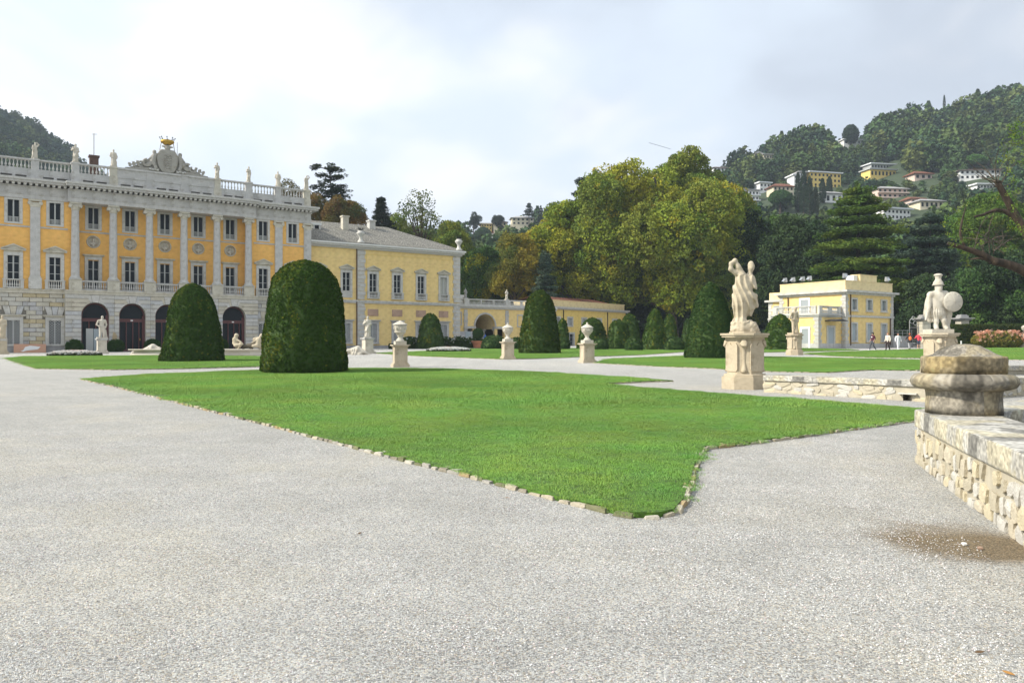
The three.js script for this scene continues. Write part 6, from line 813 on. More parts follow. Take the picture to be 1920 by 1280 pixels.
clipped('topiary', 'largest dark clipped yew standing on the big lawn', 571, 699, 159, 489, 'tall', YEW, 1);
clipped('topiary', 'bell-shaped clipped yew before the palace arches', 361, 678, 110, 533, 'bell', YEW, 2);
clipped('topiary', 'clipped yew between the two pale urns in mid garden', 1012, 663, 79, 545, 'bell', [[0.045, 0.078, 0.013], [0.065, 0.098, 0.015], [0.12, 0.13, 0.02]], 3);
clipped('topiary', 'green clipped yew just left of the tall draped statue', 1332, 672, 96, 531, 'cone', YEWG, 4);
clipped('topiary', 'dark clipped yew against the yellow wing windows', 807, 655, 50, 590, 'bell', YEW, 5, { d: 101 });
clipped('topiary', 'clipped yew hiding the left end of the annex', 1055, 655, 26, 598, 'bell', YEW, 6);
clipped('topiary', 'clipped yew directly behind the rightmost urn', 1111, 654, 58, 597, 'bell', YEW, 7);
clipped('topiary', 'squat clipped yew in front of the annex right end', 1161, 655, 42, 600, 'tall', YEW, 8);
clipped('topiary', 'clipped yew behind the squat one at the annex end', 1181, 653, 36, 590, 'tall', YEW, 9);
clipped('topiary', 'pointed clipped yew under the plane tree crown', 1228, 656, 47, 580, 'cone', YEW, 10);
clipped('topiary', 'clipped yew half hidden behind the pointed one', 1256, 653, 30, 590, 'bell', YEW, 11);
clipped('topiary', 'slim clipped yew peeping left of the green one', 1291, 652, 24, 598, 'bell', YEWG, 12);
clipped('topiary', 'clipped yew in front of the pavilion porch', 1463, 654.5, 68, 589, 'cone', YEW, 13, { d: 86 });
[[926, 654.5, 46, 629, 'wide low clipped mound left of the middle urn'], [968, 655, 30, 633, 'clipped mound between the middle urn and the mid garden yew'], [1056, 655.5, 24, 632, 'low mound at the right foot of the mid garden yew'], [1125, 656, 30, 636, 'low mound right of the rightmost urn'], [1188, 657.5, 33, 633.5, 'round clipped mound before the squat yew'], [1265, 657, 39, 633, 'round clipped mound left of the green yew']].forEach(([px, b, w, tp, label], i) => clipped('box_mound', label, px, b, w, tp, 'dome', YEWG, 30 + i, { cat: 'shrub', group: 'low clipped mounds' }));
{ // ball tree in a terracotta pot
  const p = onGround(896, 652.5), s = p.d / FOC, t = thing('potted_tree', 'clipped ball tree in a terracotta pot before the arcade', 'potted tree', [p.x, p.y, -p.d]);
  const pot = part('pot', lathe([[0.001, 0], [0.55, 0], [0.62, 0.1], [0.78, 0.7], [0.82, 0.8], [0.92, 0.8], [0.92, 0.95], [0.8, 0.95], [0.75, 0.85], [0.001, 0.85]], 20), M.terracotta, t); part('soil', cyl(0, 0.8, 0.88, 0, 0.74, 0.74, 16), M.soil, pot);
  part('stem', cyl(0, 0.85, 1.5, 0, 0.05, 0.05, 6), M.bark, t); part('inner_twigs', ball(0, 1.92, 0, 0.62), M.yewCore, t); const r = rng(5), list = []; for (let i = 0; i < 900; i++) { const v = onBall(r); list.push({ p: v.clone().multiplyScalar(0.68).add(v3(0, 1.92, 0)), q: rndQ(r), s: rr(0.1, 0.17, r), c: tint(YEWG[i % 2], r) }); } instanced('foliage', sprig, M.leafMatte, list, t);
}
// low bushes, flowers and hedges as boxes or beds of leaves
function bush(name, label, cat, pos, size, palette, n, o = {}) { // ellipsoid or box bush
  const t = thing(name, label, cat, [pos.x, pos.y, -pos.d], o.turn || 0, o.group), r = rng(o.seed || 3), list = [], [a, b, c] = size;
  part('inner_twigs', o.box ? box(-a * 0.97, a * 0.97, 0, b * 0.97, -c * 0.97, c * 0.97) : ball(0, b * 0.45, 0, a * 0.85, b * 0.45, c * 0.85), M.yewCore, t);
  for (let i = 0; i < n; i++) { let p; if (o.box) { const f = r(); p = f < 0.45 ? v3(rr(-a, a, r), b * rr(0.97, 1.03, r), rr(-c, c, r)) : f < 0.9 ? v3(rr(-a, a, r), rr(0, b, r), c * (r() < 0.75 ? 1 : -1)) : v3(a * (r() < 0.5 ? 1 : -1), rr(0, b, r), rr(-c, c, r)); } else { const v = onBall(r); p = v3(v.x * a, b * 0.48 + v.y * b * 0.5, v.z * c); if (p.y < 0) p.y = -p.y; } list.push({ p, q: rndQ(r), s: (o.size || 0.16) * rr(0.7, 1.3, r), c: tint(palette[Math.floor(r() * palette.length)], r) }); }
  instanced('foliage', o.geo || sprig, M.leafMatte, list, t);
  if (o.flowers) { const fl = []; for (let i = 0; i < o.flowers; i++) { const z = rr(-1, 1, r); fl.push({ p: o.box ? v3(rr(-a, a, r), b * rr(0.75, 1.12, r), c * rr(0.2, 1.08, r)) : v3(a * rr(-0.95, 0.95, r), b * rr(0.4, 1.05, r), c * rr(0.1, 1, r)), q: rndQ(r), s: (o.fsize || 0.12) * rr(0.7, 1.3, r), c: tint(o.fcol[Math.floor(r() * o.fcol.length)], r, 0.12) }); } instanced('flowers', clump.broad, M.leafMatte, fl, t); }
  return t;
}
const WHITE = [[0.75, 0.74, 0.70], [0.7, 0.7, 0.66]];
{ // rose hedge along the wing
  const a = facade(38, 6.3), b = facade(52, 3.6), n = 5; for (let i = 0; i < n; i++) { const x = mix(a[0], b[0], (i + 0.5) / n), d = -mix(a[2], b[2], (i + 0.5) / n), w = Math.hypot(b[0] - a[0], b[2] - a[2]) / n / 2; const L = ['beside the garden statue', 'behind the first urn', 'left of the dark clipped yew', 'under the dark clipped yew', 'beside the terracotta pot'][i]; bush('rose_bush', `leafy bush with white roses ${L}`, 'rose bush', { x, d, y: groundY(x, d) }, [w, 1.5, 0.7], [[0.06, 0.10, 0.025], [0.045, 0.075, 0.02]], 700, { turn: AL, flowers: 26, fcol: WHITE, seed: 90 + i, size: 0.24, fsize: 0.17, group: 'white roses along the wing' }); }
  const c = facade(45, 6.6); bush('box_hedge', 'long low dark box hedge in front of the white roses', 'hedge', { x: c[0] - 0.4, d: -c[2] - 0.6, y: groundY(c[0], -c[2]) - 0.05 }, [7.6, 0.55, 0.35], [[0.03, 0.05, 0.014]], 1500, { box: true, turn: AL - 0.16, seed: 97, size: 0.2 });
}
function flowerBed(label, px, py, wpx, dpx, colors, n, seed) { const p = onGround(px, py), s = p.d / FOC, r = rng(seed), t = thing('flower_bed', label, 'flower bed', [p.x, p.y + 0.05, -p.d]), W = wpx / 2 * s, D = dpx; part('leaves', sdfMesh((x, y, z) => Math.hypot(x / W, z / D, y / 0.25) - 1, [-W - 0.3, 0.005, -D - 0.3], [W + 0.3, 0.35, D + 0.3], Math.max(0.1, W / 26)), M.yewCore, t); const lists = colors.map(() => []), lf = []; for (let i = 0; i < n; i++) { const a = r() * 6.283, q = Math.sqrt(r()), x = Math.cos(a) * q * W, z = Math.sin(a) * q * D, k = colors.length > 1 && Math.abs(a - 4.5) < 0.8 && q < 0.9 ? 1 : 0; lists[k].push({ p: v3(x, 0.28 * Math.sqrt(Math.max(0, 1 - q * q)) + rr(0.05, 0.16, r), z), q: rndQ(r), s: rr(0.09, 0.15, r), c: tint(colors[k][Math.floor(r() * colors[k].length)], r, 0.15) }); if (i % 2) lf.push({ p: v3(x * 1.02, 0.2 * Math.sqrt(1 - q * q) + 0.04, z * 1.02), q: rndQ(r), s: 0.22, c: tint([0.03, 0.045, 0.015], r) }); } instanced('foliage', sprig, M.leafMatte, lf, t); lists.forEach((l, k) => l.length && instanced('flowers', clump.broad, M.leafMatte, l, t)); }
flowerBed('bed of white and pink flowers on the lawn before the palace', 140, 667.5, 92, 1.5, [[[0.75, 0.73, 0.7], [0.74, 0.70, 0.66]], [[0.5, 0.14, 0.1], [0.7, 0.45, 0.4]]], 900, 5);
flowerBed('bed of white flowers with a red patch near the terracotta pot', 842, 659.5, 80, 1.6, [WHITE, [[0.6, 0.12, 0.04], [0.55, 0.16, 0.04]]], 900, 6);
[[-0.2, 'round green bush left of the first palace arch', 139], [1, 'round green bush between first and second palace arch', 213], [2, 'round green bush between second and third palace arch', 282], [4, 'round green bush left of the last palace arch', 415]].forEach(([k, label], i) => { const q = facade(k === -0.2 ? 1.75 : 2.03 + 3.7 * k, 1.9, 0); bush('green_bush', label, 'bush', { x: q[0], d: -q[2], y: groundY(q[0], -q[2]) - 0.05 }, [0.75, 1.35, 0.7], [[0.03, 0.07, 0.015], [0.045, 0.09, 0.02]], 420, { seed: 120 + i, size: 0.26, geo: clump.spray, group: 'green bushes by the arches' }); });
{ // right-hand hedge, flowering shrub
  const h = atDepth(1868, 96); bush('clipped_hedge', 'tall clipped dark hedge behind the pink flowers', 'hedge', { ...h, y: h.y - 0.1 }, [5.6, 2.75, 0.6], [[0.035, 0.055, 0.014], [0.05, 0.065, 0.016]], 3200, { box: true, seed: 131, size: 0.26 });
  const s = atDepth(1872, 92.5); bush('flowering_shrub', 'row of pink flowering shrubs before the clipped hedge', 'shrub', { ...s, y: s.y }, [3.0, 1.95, 0.9], [[0.20, 0.20, 0.04], [0.16, 0.17, 0.04], [0.24, 0.19, 0.04]], 1300, { seed: 132, size: 0.24, flowers: 230, fcol: [[0.74, 0.38, 0.26], [0.72, 0.47, 0.36], [0.68, 0.32, 0.22]], fsize: 0.22 });
}
// ================================================================== SCULPTURE, URNS AND PEDESTALS
const oct = (r, s = 1) => { const c = r * 0.42; return [[-r, -c], [-c, -r * s], [c, -r * s], [r, -c], [r, c], [c, r * s], [-c, r * s], [-r, c]]; };   // chamfered square plan
const plan = (r, y0, y1, bev = 0) => { const s = new THREE.Shape(oct(r).map(q => new THREE.Vector2(q[0], q[1]))), g = new THREE.ExtrudeGeometry(s, { depth: y1 - y0, bevelEnabled: bev > 0, bevelSize: bev, bevelThickness: bev * 0.6, bevelSegments: 1, bevelOffset: -bev }); g.rotateX(-Math.PI / 2); g.translate(0, y0, 0); return finish(g); };
const arched = (w, y0, y1, z, t) => { const p = [[-w, y0 + 0.06], [-w + 0.06, y0], [w - 0.06, y0], [w, y0 + 0.06], [w, y1 - 0.1], [w * 0.75, y1], [w * 0.3, y1], [0, y1 - 0.09], [-w * 0.3, y1], [-w * 0.75, y1], [-w, y1 - 0.1]]; return extr(p, t, z); };
function pedestal(label, pos, turn, mat, group = 'carved statue pedestals') {
  const t = thing('pedestal', label, 'pedestal', pos, turn, group);
  part('base', [plan(0.66, -0.1, 0.36, 0.0), plan(0.6, 0.36, 0.43, 0.03)], mat, t);
  const sh = part('shaft', [plan(0.5, 0.43, 1.48)], mat, t);
  for (let i = 0; i < 4; i++) { part('panel', arched(0.25, 0.52, 1.38, 0.5, 0.025).rotateY(i * Math.PI / 2), M.marbleTan, sh); const s = tube([v3(0.0, 1.44, 0.5), v3(0, 1.34, 0.6), v3(0, 1.2, 0.52), v3(0, 0.8, 0.5), v3(0, 0.5, 0.54)], [0.1, 0.12, 0.08, 0.065, 0.1], 6); s.scale(1, 1, 0.93); part('corner_scroll', s.rotateY(Math.PI / 4 + i * Math.PI / 2), mat, sh); }
  part('cap', [plan(0.56, 1.48, 1.54), plan(0.66, 1.54, 1.6), plan(0.7, 1.6, 1.66)], mat, t); return t;
}
{ // tall draped figure with raised arm
  const p = onGround(1397, 728), ped = pedestal('weathered tan carved pedestal right of the green clipped yew', [p.x, p.y, -p.d], 0.45, M.marbleTan);
  const f = capsules([[-0.08, 0.12, 0, 0.3, 0.12, 0.14, 0.05, 0.26], [0.25, 0.1, 0.08, 0.15, 0.36, 0.08, 0.05, 0.08], [-0.28, 0.3, 0, 0.14, -0.1, 0.34, 0.1, 0.16], [-0.3, 0.12, 0, 0.13, -0.32, 0.1, 0.02, 0.12],
    [-0.12, 0.45, 0, 0.17, -0.16, 0.85, 0, 0.23], [-0.16, 0.85, 0, 0.23, -0.16, 1.3, 0, 0.2], [-0.16, 1.3, 0, 0.2, -0.12, 1.7, 0.02, 0.16], [-0.1, 1.0, 0, 0.25, 0.04, 1.55, 0, 0.2], [-0.05, 0.75, 0, 0.2, 0.08, 1.05, 0.02, 0.22], [-0.02, 1.1, 0, 0.17, 0.1, 1.5, 0, 0.16], [0.1, 1.5, 0, 0.16, 0.14, 1.66, 0, 0.14], [0.14, 1.72, 0, 0.07, 0.18, 1.9, 0, 0.065], [0.19, 1.97, 0.02, 0.095, 0.2, 2.03, 0, 0.1], [0.19, 2.11, -0.01, 0.075, 0.2, 2.12, -0.02, 0.07],
    [-0.06, 1.72, 0.02, 0.1, -0.22, 2.0, 0.04, 0.08], [-0.22, 2.0, 0.04, 0.075, -0.31, 2.19, 0.04, 0.06], [-0.31, 2.19, 0.04, 0.055, -0.43, 2.1, 0.04, 0.055], [-0.43, 2.1, 0.04, 0.055, -0.44, 1.93, 0.04, 0.06], [-0.44, 1.93, 0.04, 0.06, -0.3, 1.82, 0.03, 0.08],
    [0.24, 1.62, 0.04, 0.09, 0.27, 1.4, 0.1, 0.08], [0.02, 1.15, 0.14, 0.11, 0.27, 1.12, 0.1, 0.1], [0.27, 1.1, 0.06, 0.1, 0.3, 0.85, 0, 0.09], [0.3, 0.85, 0, 0.09, 0.12, 0.6, 0, 0.1], [-0.02, 0.95, 0.12, 0.09, 0.2, 0.75, 0.1, 0.08]], 0.06);
  const ff = (x, y, z) => f(x, y, z) + (y > 0.35 && y < 1.75 ? (Math.abs(Math.sin((x * 1.3 + z) * 13 + y * 4 + Math.sin(y * 5) * 1.2)) - 0.5) * 0.045 : (fbm(x * 7 + 3, y * 7, z * 7 + 5, 3) - 0.5) * (y < 0.4 ? 0.09 : 0.015)) + (fbm(x * 12 + 3, y * 5, z * 12, 2) - 0.5) * 0.014;
  const st = thing('garden_statue', 'tall draped stone figure lifting one arm over its head', 'statue', [p.x, p.y + 1.662, -p.d], 0.05); part('figure', sdfMesh(ff, [-0.62, 0, -0.5], [0.6, 2.3, 0.5], 0.017), M.marbleWarm, st); part('plinth', plan(0.42, -0.001, 0.05), M.marbleWarm, st);
}
{ // warrior with round shield
  const p = atDepth(1762, 30.3); pedestal('pale carved pedestal under the warrior with the shield', [p.x, p.y, -p.d], 0.3, M.marbleWarm);
  const st = thing('warrior_statue', 'white helmeted warrior statue holding a round shield', 'statue', [p.x - 0.04, p.y + 1.662, -p.d], 0.0); part('plinth', box(-0.42, 0.42, 0, 0.15, -0.35, 0.35), M.marble, st);
  const f = capsules([[-0.12, 0.18, 0.1, 0.085, -0.1, 0.3, 0, 0.085], [-0.1, 0.3, 0, 0.085, -0.08, 0.46, 0, 0.1], [-0.08, 0.46, 0.0, 0.095, -0.1, 0.74, 0, 0.12], [0.27, 0.18, 0.12, 0.075, 0.24, 0.28, 0, 0.08], [0.24, 0.28, 0.02, 0.08, 0.18, 0.5, 0.06, 0.1], [0.18, 0.5, 0.06, 0.095, 0.08, 0.78, 0, 0.12],
    [-0.01, 0.82, 0, 0.27, 0, 1.0, 0, 0.22, 0.75], [0, 1.0, 0, 0.25, 0, 1.38, 0, 0.3, 0.72], [-0.28, 1.48, 0, 0.14, 0.26, 1.5, 0, 0.15], [0.1, 1.3, 0.05, 0.2, 0.3, 1.1, 0.1, 0.18], [0, 1.6, 0, 0.08, 0, 1.68, 0.02, 0.08], [0, 1.74, 0.03, 0.135, 0, 1.84, 0.02, 0.14], [0, 1.66, 0.1, 0.09, 0, 1.73, 0.11, 0.09],
    [-0.32, 1.46, 0, 0.105, -0.34, 1.2, 0, 0.09], [-0.34, 1.2, 0, 0.085, -0.38, 0.9, 0.05, 0.07], [-0.38, 0.9, 0.05, 0.06, -0.52, 0.52, 0.08, 0.045], [0.3, 1.45, 0, 0.11, 0.42, 1.22, 0.12, 0.09],
    [0.1, 1.4, -0.18, 0.16, 0.42, 0.75, -0.2, 0.2], [0.42, 0.75, -0.2, 0.2, 0.4, 0.3, -0.18, 0.12], [-0.2, 1.35, -0.18, 0.16, -0.3, 0.75, -0.2, 0.16], [-0.3, 0.75, -0.2, 0.14, -0.2, 0.5, -0.18, 0.1], [0.38, 0.16, -0.1, 0.13, 0.36, 0.5, -0.14, 0.1]], 0.04);
  const ff = (x, y, z) => f(x, y, z) + (y > 0.6 && y < 0.95 ? Math.sin(Math.atan2(z, x) * 16) * 0.014 : 0) + (y > 0.25 && z < -0.05 && y < 1.4 ? Math.sin(x * 30 + y * 3) * 0.012 : 0);
  part('figure', sdfMesh(ff, [-0.7, 0.12, -0.5], [0.75, 2.1, 0.42], 0.021), M.marble, st);
  part('helmet', [lathe([[0.17, 1.84], [0.225, 1.85], [0.19, 1.89], [0.17, 1.97], [0.12, 2.05], [0.1, 2.1], [0.001, 2.11]], 18), cyl(0, 2.08, 2.2, 0, 0.1, 0.12, 10), ball(0, 2.24, 0.0, 0.155, 0.07, 0.17, 12, 7)], M.marble, st);
  const sh = part('shield', lathe([[0.001, 0.1], [0.12, 0.09], [0.24, 0.06], [0.34, 0.02], [0.385, 0.0], [0.39, -0.03], [0.36, -0.03], [0.001, 0.0]], 30).rotateX(Math.PI / 2).rotateY(0.1).translate(0.43, 1.2, 0.28), M.marble, st);
  part('shield_rays', Array.from({ length: 12 }, (_, i) => bar(v3(0, 0, 0.105), v3(Math.cos(i * 0.5236) * 0.34, Math.sin(i * 0.5236) * 0.34, 0.03), 0.011, 4).rotateY(0.1).translate(0.43, 1.2, 0.28)), M.marble, sh);
}
{ // smaller garden statues on their pedestals
  const v = [[1490, 665.5, 1, 0.9, M.marbleTan, 'tan statue on a pedestal before the pavilion yew', 'tan pedestal before the pavilion yew', 1.0], [190, 663, 0, 1.1, M.marble, 'white statue with hands on hips before the first palace arch', 'pale pedestal before the first palace arch', 0.98], [3, 664, 1, 1.1, M.marbleWarm, 'draped statue cut by the left picture edge', 'pedestal cut by the left picture edge', 1.02], [689, 663, 1, 1.0, M.marble, 'white draped statue at the right end of the fountain', 'pale pedestal at the right end of the fountain', 0.95]];
  const bare = (() => { const c = [[-0.12, 0.15, 0.02, 0.085, -0.1, 0.5, 0, 0.09], [-0.1, 0.5, 0, 0.09, -0.08, 0.95, 0, 0.14], [0.13, 0.15, 0.1, 0.08, 0.14, 0.5, 0.06, 0.09], [0.14, 0.5, 0.06, 0.09, 0.09, 0.95, 0, 0.14], [0, 0.95, 0, 0.18, 0.02, 1.4, 0, 0.19, 0.72], [-0.2, 1.45, 0, 0.09, 0.22, 1.47, 0, 0.09], [0.01, 1.5, 0, 0.06, 0.03, 1.6, 0.02, 0.06], [0.04, 1.7, 0.03, 0.1, 0.04, 1.76, 0.02, 0.1], [-0.26, 1.42, 0, 0.075, -0.36, 1.12, -0.03, 0.065], [-0.36, 1.12, -0.03, 0.06, -0.18, 0.98, 0.12, 0.05], [0.26, 1.44, 0, 0.075, 0.34, 1.14, 0, 0.065], [0.34, 1.14, 0, 0.06, 0.26, 0.86, 0.08, 0.05], [0.28, 0.1, -0.06, 0.14, 0.26, 0.7, -0.06, 0.08]]; const f = capsules(c, 0.05); return mergeGeometries([sdfMesh(f, [-0.55, 0.05, -0.4], [0.55, 1.95, 0.4], 0.035), box(-0.36, 0.42, 0, 0.12, -0.3, 0.3)]); })();
  v.forEach(([px, py, k, sc, mat, l1, l2, ps], i) => { const p = onGround(px, py); const q = i === 0 ? pedestal(l2, [p.x, p.y, -p.d], 0.45, mat) : (() => { const t = thing('pedestal', l2, 'pedestal', [p.x, p.y, -p.d], AL, 'plain statue pedestals'); part('base', [box(-0.58, 0.58, -0.1, 0.2, -0.58, 0.58), box(-0.48, 0.48, 0.2, 0.32, -0.48, 0.48)], mat, t); part('shaft', box(-0.4, 0.4, 0.32, 1.3, -0.4, 0.4), mat, t); part('cap', [box(-0.46, 0.46, 1.3, 1.38, -0.46, 0.46), box(-0.53, 0.53, 1.38, 1.47, -0.53, 0.53)], M.greyStone, t); return t; })(); const m = single('garden_statue', i === 0 || i === 1 ? bare : figures[1], mat, l1, 'statue'); m.position.set(p.x, p.y + (i === 0 ? 1.662 : 1.472), -p.d); m.rotation.y = [0.4, AL, 0.5, 0.3][i]; m.scale.setScalar([1.18, 1.2, 1.25, 1.12][i]); });
}
{ // urns on tall pedestals
  const urnAt = (px, py, k, label, lp, sc) => { const p = onGround(px, py), t = thing('urn_pedestal', lp, 'pedestal', [p.x, p.y, -p.d], 0.32, 'urn pedestals'); t.scale.setScalar(sc);
    part('base', [box(-0.46, 0.46, -0.1, 0.16, -0.46, 0.46), box(-0.41, 0.41, 0.16, 0.24, -0.41, 0.41)], M.marbleWarm, t); const s = part('shaft', box(-0.36, 0.36, 0.24, 1.13, -0.36, 0.36), M.marbleWarm, t); for (let i = 0; i < 4; i++) part('panel_frame', [box(-0.27, 0.27, 1.0, 1.03, 0.36, 0.375), box(-0.27, 0.27, 0.34, 0.37, 0.36, 0.375), box(-0.27, -0.24, 0.37, 1.0, 0.36, 0.375), box(0.24, 0.27, 0.37, 1.0, 0.36, 0.375)].map(g => g.rotateY(i * Math.PI / 2)), M.marbleWarm, s); part('cap', [box(-0.41, 0.41, 1.13, 1.2, -0.41, 0.41), box(-0.49, 0.49, 1.2, 1.26, -0.49, 0.49)], M.marbleWarm, t);
    const u = thing('stone_urn', label, 'urn', [p.x, p.y + 1.262 * sc, -p.d], 0.32, 'stone urns'); u.scale.setScalar(sc);
    part('foot', [box(-0.31, 0.31, 0, 0.2, -0.31, 0.31), lathe([[0.24, 0.2], [0.22, 0.26], [0.13, 0.36], [0.11, 0.43], [0.16, 0.46], [0.16, 0.5], [0.1, 0.51]], 18)], M.marble, u);
    const b = part('bowl', k ? lathe([[0.1, 0.5], [0.18, 0.53], [0.25, 0.62], [0.27, 0.66], [0.34, 0.72], [0.37, 0.84], [0.36, 0.95], [0.38, 0.98], [0.001, 0.98]], 22) : lathe([[0.1, 0.5], [0.2, 0.54], [0.27, 0.66], [0.33, 0.67], [0.33, 0.71], [0.3, 0.73], [0.325, 0.85], [0.36, 1.05], [0.37, 1.1], [0.001, 1.1]], 22), M.marble, u);
    part('relief', Array.from({ length: 8 }, (_, i) => { const a = i / 8 * 6.283, R = k ? 0.365 : 0.325; return ball(Math.cos(a) * R, k ? 0.86 : 0.9, Math.sin(a) * R, 0.06, k ? 0.05 : 0.09, 0.06, 6, 5); }), M.marble, b);
    const y = k ? 0.98 : 1.1; part('lid', k ? lathe([[0.41, y], [0.42, y + 0.03], [0.3, y + 0.12], [0.12, y + 0.22], [0.05, y + 0.26], [0.07, y + 0.31], [0.04, y + 0.36], [0.001, y + 0.37]], 20) : lathe([[0.41, y], [0.415, y + 0.03], [0.2, y + 0.16], [0.06, y + 0.22], [0.04, y + 0.25], [0.001, y + 0.25]], 20), M.marble, u); };
  urnAt(750, 688, 0, 'lidded stone urn nearest the large yew', 'tall pale pedestal right of the largest yew', 0.93); urnAt(952, 673.5, 1, 'lidded white urn left of the mid garden yew', 'pale pedestal left of the mid garden yew', 0.96); urnAt(1101, 680, 1, 'lidded white urn right of the mid garden yew', 'pale pedestal right of the mid garden yew', 0.92);
  urnAt(1924, 652.5, 1, 'white urn cut by the right picture edge', 'white pedestal cut by the right picture edge', 1.1);
}
{ // fountain basin with figures, long pool before the palace
  const c = onGround(470, 666), d = c.d + 2.4, x = (470 - CX) / FOC * d, rx = 9.6, rz = 3.0, t = thing('fountain_basin', 'low oval stone fountain basin before the palace', 'fountain', [x, groundY(x, d), -d], AL * 0.5);
  part('rim', lathe([[0.9, -0.1], [1.03, -0.1], [1.03, 0.12], [1.0, 0.16], [1.0, 0.38], [1.045, 0.42], [1.045, 0.52], [0.94, 0.52], [0.94, 0.1]], 56).scale(rx, 1, rz), M.marble, t);
  part('water', (() => { const g = new THREE.CylinderGeometry(0.95, 0.95, 0.1, 48); g.scale(rx, 1, rz); g.translate(0, 0.3, 0); return finish(g); })(), std(col(0.03, 0.045, 0.04), { roughness: 0.08 }), t);
  const fig = (px, dd, y, list, name, label, k = 0.05, cell = 0.05, mat = M.marbleWarm, cat = 'sculpture') => { const p = at(px, 650, dd), m = single(name, sdfMesh(capsules(list, k), [-1.6, -0.3, -0.8], [1.6, 1.8, 0.8], cell), mat, label, cat); m.position.set(p.x, y, p.z); return m; };
  const y0 = groundY(x, d) + 0.5;
  fig(443, d - 2.6, y0, [[-0.05, 0.42, 0, 0.22, -0.12, 0.85, 0, 0.24], [-0.02, 1.12, 0.02, 0.17, 0, 1.2, 0.02, 0.19], [-0.05, 0.9, 0.1, 0.1, 0.45, 0.62, 0.2, 0.08], [0.45, 0.62, 0.2, 0.07, 0.6, 0.45, 0.2, 0.08], [0, 0.35, 0.1, 0.18, 0.42, 0.42, 0.15, 0.14], [0.42, 0.42, 0.15, 0.13, 0.22, 0.02, 0.15, 0.1], [-0.05, 0.3, -0.1, 0.17, 0.1, 0.0, -0.1, 0.1], [-0.25, 0.75, -0.05, 0.09, -0.32, 0.5, 0, 0.07]], 'fountain_putto', 'crouching stone child on the fountain rim');
  fig(468, d - 2.5, y0, [[-0.5, 0.25, 0, 0.16, 0.2, 0.35, 0, 0.24], [0.2, 0.35, 0, 0.2, 0.62, 0.6, 0, 0.14], [0.62, 0.6, 0, 0.14, 0.4, 0.9, 0, 0.08], [-0.45, 0.3, 0, 0.14, -0.6, 0.0, 0, 0.1], [0.1, 0.2, 0, 0.18, 0.15, 0, 0, 0.14]], 'fountain_dolphin', 'dark sea creature between the fountain children', 0.06, 0.05, std(col(0.10, 0.085, 0.06)));
  fig(483, d - 2.6, y0, [[0, 0.42, 0, 0.24, 0.12, 0.85, 0, 0.24], [0.3, 1.15, 0.02, 0.16, 0.32, 1.2, 0, 0.17], [0.05, 0.85, 0.1, 0.1, -0.4, 0.6, 0.2, 0.08], [0, 0.35, 0.1, 0.2, -0.35, 0.3, 0.15, 0.14], [0.1, 0.3, -0.1, 0.22, 0.3, 0, -0.1, 0.14], [-0.3, 0.85, -0.1, 0.18, 0.1, 0.95, -0.1, 0.14]], 'fountain_putto', 'second stone child beside the dark sea creature');
  const w = onGround(278, 664); const m1 = single('reclining_sculpture', sdfMesh(foldy(capsules([[-0.5, 0.25, 0, 0.22, 0.4, 0.6, 0, 0.36], [0.4, 0.55, 0, 0.35, 1.0, 0.4, 0, 0.25], [-0.5, 0.2, 0, 0.18, -1.3, 0.12, 0, 0.12], [0.2, 0.2, 0.1, 0.3, 0.7, 0.15, 0, 0.25], [-1.3, 0.14, 0, 0.16, -1.45, 0.14, 0, 0.15]], 0.08), 9, 0.03, 2), [-1.8, -0.1, -0.7], [1.5, 1.2, 0.7], 0.055), M.marble, 'white reclining sculpture left of the fountain basin', 'sculpture'); m1.position.set(w.x, w.y, -w.d);
  const w2 = onGround(664, 665); const m2 = single('reclining_sculpture', sdfMesh(foldy(capsules([[-0.6, 0.3, 0, 0.16, 0.3, 0.5, 0, 0.28], [0.3, 0.45, 0, 0.28, 1.0, 0.15, 0, 0.16], [1.0, 0.15, 0, 0.16, 1.3, 0.02, 0, 0.14], [0, 0.1, 0, 0.3, 0.5, 0.05, 0, 0.3]], 0.08), 9, 0.03, 2), [-1.1, -0.2, -0.7], [1.7, 1.0, 0.7], 0.055), M.marble, 'white reclining sculpture at the foot of the right fountain statue', 'sculpture'); m2.position.set(w2.x, w2.y, -w2.d);
}
// pinkish board with a white smear and planks leaning by the palace
{ const q = facade(-2.2, 0.55, 0), t = thing('leaning_board', 'pinkish board with a white paint smear against the palace plinth', 'board', [q[0], groundY(q[0], -q[2]), q[2]], AL); part('board', box(-1.45, 1.45, 0, 0.92, -0.03, 0.03).rotateX(-0.12), std(col(0.52, 0.30, 0.20)), t); const sm = new THREE.Shape(); [[-0.85, 0.2], [-0.6, 0.28], [-0.45, 0.6], [0, 0.74], [0.4, 0.7], [0.95, 0.62], [0.7, 0.36], [0.2, 0.3], [-0.3, 0.24], [-0.6, 0.12]].forEach(([a, b], i) => i ? sm.lineTo(a, b) : sm.moveTo(a, b)); part('paint_smear', finish(new THREE.ExtrudeGeometry(sm, { depth: 0.006, bevelEnabled: false }).translate(0, 0, 0.031).rotateX(-0.12)), M.white, t);
  for (let i = 0; i < 3; i++) { const p = facade(5.42 + i * 0.13, 1.0 + i * 0.1, 0); const m = single('timber_plank', box(-0.07, 0.07, 0, 2.3 - i * 0.2, -0.02, 0.02).rotateZ(-0.12).rotateX(-0.1), std(col(0.42, 0.33, 0.2)), ['tallest pale plank leaning beside the first palace arch', 'middle plank of the three by the first palace arch', 'shortest plank leaning beside the first palace arch'][i], 'plank', 'leaning planks'); m.position.set(p[0], groundY(p[0], -p[2]), p[2]); m.rotation.y = AL; } }
